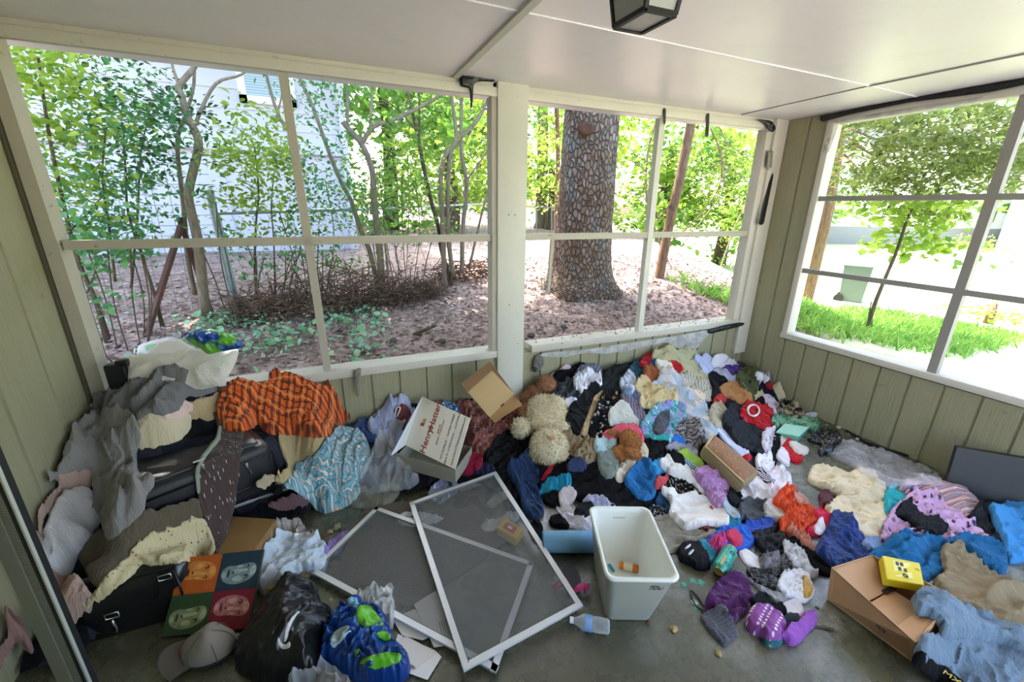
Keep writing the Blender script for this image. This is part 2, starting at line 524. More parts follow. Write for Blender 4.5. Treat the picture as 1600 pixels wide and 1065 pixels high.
pa = MB(); pa.box(((XL+XR)/2+.2, YB-4.3, -.06), (9.0, 8.4, .1))  # unseen pale slab added to bounce sunlight up to the porch ceiling
struct(pa.build('bounce_slab', plain('pale_bounce_surface', '#ddd6cc', .85, noise=.08, nscale=3)))
def leaf_mat(name, cols, trans=.5, rough=.5):
    t = NT(name)
    g = t.n('NewGeometry')
    c = t.ramp(g.outputs['Random Per Island'], [(i/(len(cols)-1), tuple(x*.85 for x in lin(c))) for i, c in enumerate(cols)])
    b = t.n('BsdfPrincipled'); t.set(b.inputs['Base Color'], c); b.inputs['Roughness'].default_value = rough
    tr = t.n('BsdfTranslucent'); t.set(tr.inputs['Color'], t.mix(.5, c, (.55, .75, .12), 'MULTIPLY') if False else c)
    mx = t.n('MixShader'); mx.inputs[0].default_value = trans
    t.t.links.new(b.outputs[0], mx.inputs[1]); t.t.links.new(tr.outputs[0], mx.inputs[2]); t.t.links.new(mx.outputs[0], t.out.inputs[0])
    return t.m
def bark_mat(name, a, b, scale=(9, 9, 2.2)):
    t = NT(name)
    co = t.coord('Object', scale)
    k = t.noise(co, 4, 6, .65)
    return t.pbr(t.mix(t.ramp(k, [(.3, 0), (.7, 1)]), a, b), .85, 0, t.bump(k, .6, .02), .2)
M_LEAF = [leaf_mat('yellow_green_leaf', ['#6f9a2f', '#9bbb45', '#c3d75e', '#86ad3c', '#b6d24a']),
          leaf_mat('blue_green_leaf', ['#3e7a4c', '#5c9a5e', '#74b06c', '#4c8a50', '#8cc07a']),
          leaf_mat('mid_green_leaf', ['#4d7d30', '#6b9a3e', '#86b048', '#5a8b37', '#9cc25a']),
          leaf_mat('dark_green_leaf', ['#2f5230', '#44683c', '#557a3f', '#3a5d36', '#668a48']),
          leaf_mat('olive_needle', ['#5a6d36', '#7a8a42', '#8d9c4b', '#6b7c3a', '#a2aa58'])]
M_BARK = bark_mat('grey_tan_bark', '#6a5f50', '#968a78')
M_BARK2 = bark_mat('dark_bark', '#3f352c', '#6d5f50')
M_BARK3 = bark_mat('red_brown_bark', '#5d4636', '#8f7560', (14, 14, 2))

def leaves_mesh(name, cents, sizes, mat, parent=None, droop=.4, narrow=.55, rng=RNG):
    """one folded, pointed leaf blade per centre"""
    n = len(cents); c = np.asarray(cents)
    s = np.asarray(sizes)[:, None]
    d = rng.normal(size=(n, 3)); d[:, 2] = d[:, 2]*.5 - droop; d /= np.linalg.norm(d, axis=1)[:, None]
    up = rng.normal(size=(n, 3))*.55 + np.array([0, 0, 1.0])
    w = np.cross(d, up); w /= np.linalg.norm(w, axis=1)[:, None]
    nn = np.cross(w, d)
    P = np.empty((n, 6, 3))
    P[:, 0] = c - d*s*.5
    P[:, 1] = c + w*s*narrow*.5 - d*s*.12 + nn*s*.10
    P[:, 2] = c + w*s*narrow*.36 + d*s*.22 + nn*s*.07
    P[:, 3] = c + d*s*.55
    P[:, 4] = c - w*s*narrow*.36 + d*s*.22 + nn*s*.07
    P[:, 5] = c - w*s*narrow*.5 - d*s*.12 + nn*s*.10
    V = P.reshape(-1, 3)
    base = np.arange(n)*6
    fa = np.stack([base, base+1, base+2, base+3], 1); fb = np.stack([base, base+3, base+4, base+5], 1)
    Fq = np.concatenate([fa, fb])
    me = bpy.data.meshes.new(name)
    me.vertices.add(len(V)); me.vertices.foreach_set('co', V.astype(np.float32).ravel())
    me.loops.add(len(Fq)*4); me.loops.foreach_set('vertex_index', Fq.astype(np.int32).ravel())
    me.polygons.add(len(Fq)); me.polygons.foreach_set('loop_start', (np.arange(len(Fq))*4).astype(np.int32))
    me.polygons.foreach_set('loop_total', np.full(len(Fq), 4, np.int32))
    me.materials.append(mat)
    me.update(); me.validate()
    o = bpy.data.objects.new(name, me); COL.objects.link(o)
    if parent is not None: o.parent = parent
    return o
def clump_points(cl, rng=RNG):
    """cl: (px, py, rx, ry, y_distance, depth, count) in the photograph -> points around a place in the yard"""
    out = []
    for (px, py, rx, ry, y, dep, cnt) in cl:
        c = np.array(at(px, py, 'y', y)); dist = np.linalg.norm(c-_C)
        sx = rx/FPX*dist; sz = ry/FPX*dist
        # sub-clusters so that the foliage is layered in sprays, not an even haze
        k = max(3, cnt//22)
        sub = rng.normal(size=(k, 3))*np.array([sx*.55, dep*.5, sz*.55]) + c
        idx = rng.integers(0, k, cnt)
        p = sub[idx] + rng.normal(size=(cnt, 3))*np.array([.11, .11, .055])*(.6+dist*.09)
        out.append(p)
    return np.concatenate(out)
def path3(pts, y):
    ys_ = y if hasattr(y, '__len__') else [y]*len(pts)
    return [at(px, py, 'y', yy) for (px, py), yy in zip(pts, ys_)]
def smooth_path(pts, n=4):
    pts = [Vector(p) for p in pts]
    if len(pts) < 3: return pts
    out = []
    for i in range(len(pts)-1):
        p0 = pts[max(i-1, 0)]; p1 = pts[i]; p2 = pts[i+1]; p3 = pts[min(i+2, len(pts)-1)]
        for k in range(n):
            t = k/n
            out.append(.5*((2*p1)+(p2-p0)*t+(2*p0-5*p1+4*p2-p3)*t*t+(3*p1-p0-3*p2+p3)*t**3))
    out.append(pts[-1])
    return out
def trunk_mesh(limbs, name, mat, parent, n=8, root=True):
    m = MB()
    for k, (pts, r0, r1) in enumerate(limbs):
        P = smooth_path(pts)
        if root and k == 0:
            q = P[0].copy(); q.z = float(g_ground(q.x, q.y))-.06
            if q.z < P[0].z: P = [q]+P
        L = len(P)
        rad = [.8*(r0+(r1-r0)*i/(L-1)) for i in range(L)]
        if root and k == 0: rad[0] *= 1.5
        m.tube(P, rad, n)
    return m.build(name, mat, parent, smooth='all')
def tree(name, label, limbs, clumps, leafsize, lmat, bmat, group=None, cat='tree', extra=None):
    """limbs: (pixel path, y distance(s), r0, r1); the first is the trunk"""
    L = [(path3(p, y), a, b_) for p, y, a, b_ in limbs]
    base = L[0][0][0].copy(); base.z = float(g_ground(base.x, base.y))
    t = thing(name, label, cat, base, group=group)
    inv = Matrix.Translation(-base)
    o = trunk_mesh(L, 'trunk', bmat, t); o.data.transform(inv)
    if clumps:
        leafsize *= .78; clumps = [(a, b, c, d, e, f, int(n*1.45)) for a, b, c, d, e, f, n in clumps]; pts = clump_points(clumps)
        o = leaves_mesh('foliage', pts, np.abs(RNG.normal(1, .25, len(pts)))*leafsize, lmat, t); o.data.transform(inv)
    return t
# ---------------------------------------------------------------- neighbour's house behind the fence
def mat_house():
    t = NT('pale_house_siding')
    co = t.coord('Object')
    c = t.mix(t.noise(co, 2.5, 4), '#c3c7d3', '#d0d3dc')
    st = t.noise(t.coord('Object', (3, 3, 60)), 2, 4)
    return t.pbr(c, .6, 0, t.bump(st, .2, .01), .3)
M_HOUSE = mat_house()
hx0, hx1, hy = -9.0, .44, 8.0
hs = thing('neighbor_house', 'pale lap-sided house wall behind the bushes on the left', 'house', (-3, hy, 0))
m = MB()
z = 2.5
while z < 6.4:
    m.hexa([(hx0+3, .0, z), (hx1+3, .0, z), (hx1+3, .12, z), (hx0+3, .12, z), (hx0+3, .022, z+.26), (hx1+3, .022, z+.26), (hx1+3, .12, z+.26), (hx0+3, .12, z+.26)])
    z += .26
m.build('lap_siding', M_HOUSE, hs)
m = MB(); m.box(((hx0+hx1)/2+3, .10, 1.35), (hx1-hx0, .08, 2.3))
for k in range(9): m.box((hx0+3+.3+k*1.05, .055, 1.35), (.02, .02, 2.3))
m.build('lower_wall', M_HOUSE, hs)
m = MB(); m.box(((hx0+hx1)/2+3, .02, 2.47), (hx1-hx0+.06, .14, .06)); m.build('band_board', M_HOUSE, hs)
m = MB(); m.box((hx1+3-.02, .02, 3.4), (.10, .18, 6.2)); m.build('corner_board', M_HOUSE, hs)
m = MB(); m.box((hx1+3-4.7, 4.1, 3.3), (9.2, 8.0, 6.2)); m.build('house_body', M_HOUSE, hs)
c0 = at(372, 100, 'y', hy-.02); c1 = at(445, 152, 'y', hy-.02)
wx0, wx1, wz0 = c0.x+3, c1.x+3+.1, at(400, 156, 'y', hy-.02).z
m = MB()
m.box((wx0, -.02, wz0+.75), (.10, .08, 1.6)); m.box((wx1, -.02, wz0+.75), (.10, .08, 1.6)); m.box(((wx0+wx1)/2, -.02, wz0), (wx1-wx0+.1, .08, .10)); m.box(((wx0+wx1)/2, -.02, wz0+1.5), (wx1-wx0+.1, .08, .10)); m.box(((wx0+wx1)/2, -.015, wz0+.72), (wx1-wx0, .05, .05))
wf = m.build('window_frame', plain('white_window_frame', '#e6e8ee', .5), hs)
t = NT('house_window_blinds'); k = t.wave(t.coord('Object'), 9, dirn='Z')
mb_ = MB(); mb_.box(((wx0+wx1)/2, -.0, wz0+.75), (wx1-wx0, .03, 1.5), Matrix.Translation((0, -.035, 0))); mb_.build('pane', t.pbr(t.mix(k, '#7d95a0', '#a9bcc4'), .15, 0, None, .6), wf)

# ---------------------------------------------------------------- trees close behind the porch
YL = [M_LEAF[0], M_LEAF[2]]
tree('sapling', 'leafy yellow-green sapling at the far left beside the left wall frame',
     [([(150, 470), (120, 400), (95, 300), (75, 200), (60, 90)], 4.1, .022, .010), ([(110, 360), (140, 330), (165, 300)], 4.1, .010, .004)],
     [(40, 105, 45, 40, 4.0, .5, 260), (70, 190, 45, 50, 4.1, .5, 330), (100, 280, 40, 50, 4.1, .5, 260), (60, 140, 50, 60, 4.3, .5, 260), (150, 150, 40, 30, 4.4, .5, 90)], .075, M_LEAF[0], M_BARK2)
tree('sapling', 'blue-green leafy sapling with thin dark stems left of the gnarled tree',
     [([(240, 455), (222, 400), (200, 330), (196, 260), (190, 190)], 4.3, .016, .006), ([(180, 440), (170, 350), (160, 280), (165, 200)], 4.2, .013, .005), ([(205, 450), (215, 330), (220, 240), (235, 170)], 4.4, .013, .004)],
     [(165, 215, 45, 45, 4.3, .5, 260), (215, 170, 50, 40, 4.3, .5, 260), (150, 300, 50, 40, 4.2, .5, 240), (230, 250, 50, 45, 4.4, .6, 230), (130, 360, 40, 30, 4.1, .4, 130), (190, 340, 40, 30, 4.3, .4, 110)], .062, M_LEAF[1], M_BARK2)
tree('crape_tree', 'gnarled pale forked tree in front of the pale house left of the galvanized post',
     [([(318, 465), (314, 420), (308, 370), (298, 328), (295, 297), (309, 237), (308, 212), (294, 184), (283, 147), (280, 134), (306, 100), (312, 60)], 4.5, .055, .022),
      ([(309, 195), (309, 184), (337, 131), (378, 116), (400, 90)], 4.5, .022, .008), ([(304, 460), (293, 400), (287, 325), (277, 225), (290, 180), (303, 130), (302, 60)], 4.6, .028, .012),
      ([(280, 134), (270, 105), (265, 70)], 4.5, .016, .008), ([(283, 147), (250, 160), (225, 120)], 4.5, .010, .004)],
     [(215, 100, 40, 25, 4.5, .5, 100), (245, 150, 40, 25, 4.5, .5, 110), (275, 190, 40, 35, 4.6, .6, 120), (330, 200, 30, 30, 4.5, .5, 60), (250, 225, 40, 30, 4.5, .5, 110)], .06, M_LEAF[3], M_BARK)
tree('sapling', 'bright green maple-like sapling right of the galvanized fence post',
     [([(402, 470), (398, 420), (400, 350), (404, 300), (398, 230)], 4.4, .016, .006), ([(430, 460), (428, 380), (424, 320), (430, 260)], 4.5, .010, .004)],
     [(400, 220, 40, 35, 4.4, .5, 260), (420, 265, 35, 40, 4.4, .5, 240), (370, 285, 30, 40, 4.4, .4, 130), (410, 330, 35, 30, 4.4, .4, 110), (430, 200, 25, 30, 4.5, .4, 100)], .066, M_LEAF[0], M_BARK2)
tree('leaning_tree', 'slim tree leaning left with a bare dark stem near the left mullion',
     [([(592, 462), (580, 400), (563, 358), (550, 317), (531, 280), (510, 227), (489, 167), (466, 117), (455, 80)], 4.7, .035, .014), ([(450, 203), (433, 175), (415, 112), (410, 70)], 4.9, .022, .012), ([(430, 190), (440, 150), (445, 110)], 4.9, .012, .006)],
     [(500, 130, 35, 30, 4.8, .6, 150), (520, 180, 40, 40, 4.8, .6, 170), (500, 250, 35, 30, 4.6, .5, 170), (540, 310, 40, 35, 4.7, .5, 200), (490, 310, 25, 40, 4.6, .5, 120), (545, 350, 40, 25, 4.6, .4, 100)], .055, M_LEAF[1], M_BARK)
tree('forked_tree', 'pale tree splitting into a wide Y right of the left mullion',
     [([(597, 458), (594, 400), (589, 358), (584, 303), (581, 264), (565, 225), (542, 198), (536, 190)], 4.6, .048, .028), ([(565, 225), (584, 198), (621, 185), (676, 156), (720, 130)], 4.6, .030, .014),
      ([(579, 205), (579, 193), (581, 133), (580, 70)], 4.6, .022, .014), ([(543, 199), (543, 170), (542, 127), (540, 60)], 4.6, .022, .014), ([(608, 455), (604, 400), (600, 370)], 4.55, .02, .014), ([(616, 200), (640, 150), (600, 130)], 4.7, .010, .006)],
     [(570, 150, 35, 25, 4.7, .7, 150), (610, 215, 45, 40, 4.8, .7, 200), (640, 160, 40, 30, 4.8, .7, 150), (620, 280, 45, 35, 4.9, .6, 240), (590, 330, 30, 25, 4.6, .5, 110), (650, 250, 30, 30, 4.9, .5, 120)], .05, M_LEAF[2], M_BARK)
tree('slim_tree', 'dark slim tree left of the many-stemmed clump by the white post',
     [([(704, 440), (690, 390), (686, 358), (671, 303), (660, 251), (652, 206), (634, 135), (630, 80)], 5.0, .038, .02), ([(652, 206), (620, 170), (590, 150)], 5.0, .012, .006), ([(655, 220), (655, 150), (652, 90)], 5.0, .016, .01)],
     [(660, 150, 40, 30, 5.1, .7, 150), (690, 190, 35, 35, 5.2, .7, 140), (640, 320, 40, 30, 5.2, .6, 220), (680, 350, 35, 22, 5.1, .5, 140)], .05, M_LEAF[2], M_BARK2)
tree('multi_stem_tree', 'clump of five pale stems growing just left of the white porch post',
     [([(694, 430), (692, 358), (689, 264), (710, 225), (739, 196), (757, 167), (770, 130)], 4.9, .04, .022), ([(708, 432), (700, 358), (702, 251), (713, 217), (705, 146), (700, 70)], 4.9, .036, .022),
      ([(722, 425), (723, 358), (729, 290), (721, 238), (721, 146), (722, 70)], 4.9, .036, .022), ([(734, 415), (747, 358), (760, 306), (775, 260)], 4.9, .022, .012), ([(728, 330), (729, 285), (760, 238), (778, 200)], 4.9, .018, .010), ([(700, 340), (716, 310), (722, 295)], 4.9, .008, .006)],
     [(740, 150, 40, 25, 5.0, .7, 120), (700, 250, 30, 30, 5.1, .7, 110), (755, 210, 25, 30, 5.0, .6, 80), (770, 140, 25, 20, 4.9, .6, 80)], .045, M_LEAF[0], M_BARK)
# shrubs along the fence
for lab, cl, mt, sz in (('low leafy shrub growing along the wire fence behind the left mullion', [(470, 345, 40, 25, 4.6, .5, 200), (520, 400, 45, 30, 4.5, .4, 220), (450, 300, 30, 40, 4.7, .4, 160)], M_LEAF[2], .045),
                        ('broad green shrub in the middle of the left window behind the Y tree', [(620, 330, 50, 40, 5.4, .7, 420), (660, 300, 45, 40, 5.6, .7, 380), (580, 290, 40, 40, 5.4, .7, 320)], M_LEAF[2], .055),
                        ('wispy shrub behind the galvanized post under the left window rail', [(380, 400, 40, 30, 4.6, .4, 130), (440, 395, 40, 25, 4.5, .4, 140), (350, 330, 25, 40, 4.5, .4, 70)], M_LEAF[1], .05),
                        ('low blue-green shrub at the foot of the left window frame', [(130, 400, 35, 30, 3.7, .4, 150), (120, 450, 30, 25, 3.5, .3, 90), (170, 400, 30, 25, 3.9, .3, 80)], M_LEAF[1], .06)):
    c = at(cl[0][0], cl[0][1]+60, 'y', cl[0][4]); c.z = float(g_ground(c.x, c.y))
    sh = thing('shrub', lab, 'shrub', c)
    pts = clump_points(cl); o = leaves_mesh('foliage', pts, np.abs(RNG.normal(1, .25, len(pts)))*sz, mt, sh); o.data.transform(Matrix.Translation(-c))
    mm = MB()
    for k in range(9):
        q = Vector(pts[int(RNG.integers(len(pts)))]); b0 = Vector((q.x*.6+c.x*.4, q.y, 0)); b0.z = float(g_ground(b0.x, b0.y))-.03
        mm.tube(smooth_path([b0, (b0+q)/2+Vector((RNG.normal()*.05, 0, 0)), q]), .005, 5)
    o = mm.build('stems', M_BARK2, sh, smooth='all'); o.data.transform(Matrix.Translation(-c))

# ---------------------------------------------------------------- the big pine and its neighbours
def mat_pine():
    t = NT('plated_pine_bark')
    co = t.coord('Object', (1, 1, .55))
    w = t.n('VectorMath', operation='ADD'); t.set(w.inputs[0], co)
    nz = t.n('TexNoise'); t.set(nz.inputs['Vector'], co); nz.inputs['Scale'].default_value = 6
    sc = t.n('VectorMath', operation='SCALE'); t.set(sc.inputs[0], nz.outputs['Color']); sc.inputs['Scale'].default_value = .05
    t.set(w.inputs[1], sc.outputs[0])
    e = t.voro(w.outputs[0], 23, 'Distance', 'DISTANCE_TO_EDGE')
    cell = t.voro(w.outputs[0], 23, 'Color')
    c = t.ramp(t.sep(cell)[0], [(0, '#716056'), (.4, '#877668'), (.7, '#7a6252'), (1, '#94857a')])
    lich = t.ramp(t.noise(co, 4.5, 6, .7), [(.52, 0), (.64, .5)])
    c = t.mix(lich, c, '#87979a')
    c = t.mix(t.ramp(e, [(0, .8), (.08, 0)]), c, '#4c4039')
    hgt = t.math('ADD', t.ramp(e, [(0, 0), (.16, 1)]), t.math('MULTIPLY', t.noise(co, 60, 4), .3))
    return t.pbr(c, .9, 0, t.bump(hgt, 1.0, .03), .2)
pb_ = Vector((2.92, 4.55, float(g_ground(2.92, 4.55))))
pine = thing('pine_tree', 'massive pine trunk with plated bark and pale lichen behind the right window', 'tree', pb_)
m = MB()
NS = 72; rings = []
zz = [-.1, .0, .08, .18, .32, .5, .8, 1.2, 1.7, 2.3, 3.2, 4.5, 7]
for i, z in enumerate(zz):
    r = .335 + .17*math.exp(-max(z, 0)/.16) + .03*math.exp(-max(z, 0)/.6) - .010*z
    ring = []
    for k in range(NS):
        a = 2*math.pi*k/NS
        fl_ = 1 + .10*math.exp(-max(z, 0)/.22)*math.sin(a*5+.6) + .02*math.sin(a*9+z*2)
        ring.append(m.bm.verts.new((r*fl_*math.cos(a)+.012*z, r*fl_*math.sin(a), z)))
    rings.append(ring)
for A, B in zip(rings, rings[1:]):
    for k in range(NS): m.bm.faces.new((A[k], A[(k+1) % NS], B[(k+1) % NS], B[k]))
m.build('trunk', mat_pine(), pine, smooth='all')
m = MB()
kn = at(918, 200, 'y', 4.55-.34) - pb_
m.lathe([(.001, -.012), (.035, -.010), (.05, -.004), (.075, -.010), (.09, -.04)], 16, Matrix.Translation(kn) @ Matrix.Rotation(math.pi/2, 4, 'X'), 1.25, .8)
m.build('knot_scar', plain('pine_knot', '#4b2f22', .9, noise=.4, nscale=40, bump=.8), pine, smooth='all')
can = RNG.normal(size=(2600, 3))*np.array([1.5, 1.3, .9]) + np.array([0, -.2, 6.2])
leaves_mesh('foliage', can, np.full(2600, .26), M_LEAF[3], pine, narrow=.35)

tree('cedar_tree', 'leaning reddish-brown trunk right of the big pine',
     [([(1026, 455), (1036, 400), (1048, 340), (1060, 290), (1070, 240), (1080, 190), (1086, 120)], 4.75, .085, .075), ([(1040, 385), (1085, 345), (1120, 300), (1128, 260), (1118, 215)], 4.7, .012, .008), ([(1062, 300), (1030, 340), (1025, 330)], 4.75, .02, .012)],
     [(1110, 300, 45, 40, 4.9, .7, 260), (1140, 240, 40, 40, 5.0, .7, 260), (1100, 225, 30, 25, 4.9, .6, 140), (1150, 330, 30, 40, 5.2, .6, 180)], .05, M_LEAF[4], M_BARK3)
tree('thin_tree', 'thin straight brown trunk just left of the big pine',
     [([(868, 400), (869, 340), (872, 260), (870, 180), (866, 120)], 7.0, .055, .05)],
     [(850, 220, 25, 25, 6.6, .8, 130), (855, 250, 25, 20, 6.4, .6, 110), (845, 330, 20, 25, 6.5, .6, 90), (885, 300, 15, 40, 6.8, .5, 60), (835, 180, 18, 14, 6.0, .5, 60)], .07, M_LEAF[0], M_BARK3)
tree('oak_tree', 'pale broad trunk standing far back between white post and pine',
     [([(846, 345), (846, 300), (848, 250), (848, 170), (848, 100)], 12.0, .24, .2)], [(845, 180, 25, 22, 11, 1.5, 130)], .16, M_LEAF[2], M_BARK)
for k, (lab, limbs, cl, mt) in enumerate([
        ('slim curving tree behind the right mullion', [([(1042, 405), (1020, 350), (1010, 300), (1012, 240), (1025, 190)], 5.6, .03, .02), ([(1012, 270), (985, 250), (965, 262)], 5.6, .014, .006)],
         [(990, 215, 35, 30, 5.8, .8, 240), (985, 270, 30, 30, 5.8, .8, 210), (980, 320, 28, 35, 6, .8, 220), (1005, 180, 25, 15, 5.7, .6, 90)], M_LEAF[0]),
        ('tangle of vine-like stems at the right end of the right window', [([(1125, 420), (1150, 350), (1175, 300), (1190, 240), (1185, 190)], 5.8, .02, .01), ([(1110, 200), (1130, 250), (1128, 300), (1100, 340), (1060, 390)], 5.0, .014, .010), ([(1120, 190), (1134, 225), (1128, 262), (1140, 300), (1175, 328)], 5.0, .010, .006), ([(1115, 255), (1150, 270), (1185, 288)], 5.0, .010, .006), ([(1130, 220), (1160, 240), (1195, 250)], 5.0, .010, .006), ([(1140, 415), (1160, 370), (1180, 330)], 5.6, .012, .008)],
         [(1160, 230, 30, 30, 5.6, .7, 180), (1175, 290, 25, 30, 5.6, .7, 150), (1140, 370, 30, 25, 5.8, .6, 170)], M_LEAF[0])]):
    tree('slim_tree', lab, limbs, cl, .05, mt, M_BARK)

# ---------------------------------------------------------------- far greenery that closes the view
def far_tree(lab, x, y, h, rx, n, mt, sz, name='distant_tree'):
    z0 = float(g_ground(x, y))
    t = thing(name, lab, 'tree', (x, y, z0))
    m = MB(); m.tube(smooth_path([(0, 0, -.2), (.1, 0, h*.35), (0, .1, h*.7)], 3), [.22, .2, .18, .16, .13, .1, .08], 8); m.build('trunk', M_BARK2, t, smooth='all')
    k = 26
    sub = RNG.normal(size=(k, 3))*np.array([rx*.5, rx*.4, h*.24]) + np.array([0, 0, h*.55])
    p = sub[RNG.integers(0, k, n)] + RNG.normal(size=(n, 3))*np.array([rx*.2, rx*.2, h*.07])
    p[:, 2] = np.maximum(p[:, 2], .15)
    leaves_mesh('foliage', p, np.abs(RNG.normal(1, .3, n))*sz, mt, t, narrow=.7)
    return t
far_tree('distant bushy tree seen through the left window beyond the Y tree', 1.6, 12.0, 5.5, 2.4, 1900, M_LEAF[2], .24)
far_tree('distant rounded tree seen left of the white porch post', 3.6, 13.5, 6.0, 2.0, 1500, M_LEAF[0], .24)
far_tree('distant yellow-green tree behind the big pine on its right', 7.4, 11.0, 5.6, 2.2, 2100, M_LEAF[0], .2)
far_tree('distant green thicket behind the leaning brown trunk', 9.4, 10.2, 4.4, 2.0, 2100, M_LEAF[2], .18)
far_tree('distant thicket at the right edge of the right back window', 11.0, 9.4, 4.6, 1.8, 1700, M_LEAF[0], .18)
far_tree('dark distant tree high between the white post and the pine', 7.5, 22.0, 9.0, 3.0, 1300, M_LEAF[3], .4)
far_tree('distant blue-green tree far behind the right wall window', 31.0, 19.0, 11.0, 5.5, 1700, M_LEAF[3], .6)
far_tree('distant pale tree behind the lawn at the far right', 34.0, 9.0, 10.0, 5.0, 1500, M_LEAF[2], .6)
far_tree('distant hedge-like tree left of the sapling in the right window', 22.0, 14.5, 4.0, 2.4, 900, M_LEAF[2], .32)

for lab, x, y, h, rx in (('distant low thicket beside the pine trunk on its right', 6.2, 11.5, 2.6, 2.0), ('distant low thicket behind the leaning brown trunk', 8.6, 9.4, 2.4, 1.6), ('distant low thicket at the right end of the back window', 10.6, 8.2, 2.4, 1.5), ('distant low thicket seen between the many-stemmed clump and the post', 3.0, 11.0, 2.4, 2.0)):
    far_tree(lab, x, y, h, rx, 1300, M_LEAF[0], .15, 'distant_shrub')
# evergreen whose boughs hang across the top of the right wall window
et = thing('juniper_tree', 'evergreen with drooping feathery boughs across the top of the right window', 'tree', (7.6, 4.6, float(g_ground(7.6, 4.6))))
m = MB(); m.tube([(0, 0, -.2), (.05, 0, 1.6), (-.05, .05, 3.4), (0, 0, 5)], [.14, .12, .09, .05], 10)
m.build('trunk', M_BARK3, et, smooth='all')
inv = Matrix.Translation(-Vector(et.location))
limbs = []; cl = []
bz = Vector(et.location)+Vector((0, 0, 2.0))
def at_d(px, py, d):
    v = Vector(ray(px, py)).normalized(); return Vector(_C)+v*d
for pts in ([(1318, 195), (1350, 210), (1400, 228), (1440, 235), (1475, 248)], [(1325, 215), (1352, 235), (1380, 245), (1430, 246)], [(1330, 190), (1370, 195), (1420, 215), (1470, 240)], [(1318, 240), (1335, 258), (1350, 275)], [(1330, 225), (1380, 250), (1400, 270), (1440, 285)]):
    P = [at_d(px, py, 7.6-.25*i) for i, (px, py) in enumerate(pts)]
    limbs.append((P, .016, .006))
o = trunk_mesh([([bz, (bz+limbs[0][0][0])/2, limbs[0][0][0]], .04, .018)]+limbs, 'boughs', M_BARK3, et, root=False); o.data.transform(inv)
pts = []
for (px, py, rx, ry, d, n) in [(1390, 205, 70, 22, 7.2, 900), (1450, 240, 60, 30, 6.8, 1000), (1500, 280, 60, 28, 6.4, 1000), (1540, 230, 50, 30, 6.6, 900), (1420, 285, 60, 20, 6.8, 700), (1350, 250, 40, 30, 7.4, 500), (1580, 200, 40, 25, 6.6, 500), (1480, 200, 60, 20, 7.0, 700), (1350, 285, 35, 14, 7.4, 300)]:
    c = np.array(at_d(px, py, d)); s = d/FPX
    k = max(4, n//25); sub = RNG.normal(size=(k, 3))*np.array([rx*s*.6, .35, ry*s*.6])+c
    pts.append(sub[RNG.integers(0, k, n)]+RNG.normal(size=(n, 3))*np.array([.11, .11, .05]))
pts = np.concatenate(pts)
o = leaves_mesh('foliage', pts, np.abs(RNG.normal(1, .3, len(pts)))*.075, M_LEAF[4], et, narrow=.35); o.data.transform(inv)
# maple sapling on the lawn
s0 = at(1352, 527, 'z', .2)
ms = thing('maple_sapling', 'young maple sapling on the grass outside the right window', 'tree', s0)
L = []
def at_s(px, py, dy=0): 
    v = at(px, py, 'y', s0.y+dy); return v
stem = [s0-Vector((0, 0, .05))]+[at_s(px, py) for px, py in [(1365, 480), (1385, 430), (1400, 395), (1415, 350), (1428, 318), (1440, 290)]]
o = trunk_mesh([(stem, .032, .012), ([at_s(1352, 520), at_s(1358, 490), at_s(1362, 470)], .01, .006)], 'trunk', M_BARK2, ms, root=False); o.data.transform(Matrix.Translation(-s0))
pts = []
for px, py, rx, ry, n in [(1440, 345, 25, 10, 60), (1420, 365, 18, 14, 50), (1400, 322, 40, 10, 90), (1470, 325, 40, 10, 110), (1430, 385, 26, 8, 60), (1410, 400, 10, 8, 14)]:
    c = np.array(at_s(px, py)); s = np.linalg.norm(c-_C)/FPX
    n = int(n*2.2); pts.append(RNG.normal(size=(n, 3))*np.array([rx*s*.6, .25, ry*s*.7])+c)
pts = np.concatenate(pts)
o = leaves_mesh('foliage', pts, np.abs(RNG.normal(1, .2, len(pts)))*.08, M_LEAF[0], ms, narrow=.9); o.data.transform(Matrix.Translation(-s0))
# unseen tree crowns overhead, added dense to shade the back windows and dapple the yard
for lab, x, y, z, r, n in (('tall oak beyond the fence whose crown shades the neighbor house', -3.0, 6.2, 5.4, 1.9, 2600), ('tall oak above the forked tree, its crown out of the picture', -.6, 5.6, 5.3, 1.7, 2600), ('tall oak above the many-stemmed clump', 1.6, 5.4, 5.5, 1.7, 2600), ('tall oak whose crown shades the pine trunk', 3.6, 5.0, 5.8, 1.6, 2300)):
    gz = float(g_ground(x, y+1.0)); t = thing('oak_tree', lab, 'tree', (x, y+1.0, gz))
    m = MB(); m.tube([(0, 0, 3.6), (0, -.3, 4.4), (0, -.8, z-gz)], [.05, .05, .03], 7); m.build('bough', M_BARK2, t, smooth='all')
    k = 34; sub = RNG.normal(size=(k, 3))*np.array([r*.6, r*.55, .4])+np.array([0, -1.0, z-gz+.3])
    leaves_mesh('foliage', sub[RNG.integers(0, k, n)]+RNG.normal(size=(n, 3))*np.array([.3, .3, .15]), np.abs(RNG.normal(1, .3, n))*.25, M_LEAF[2], t)

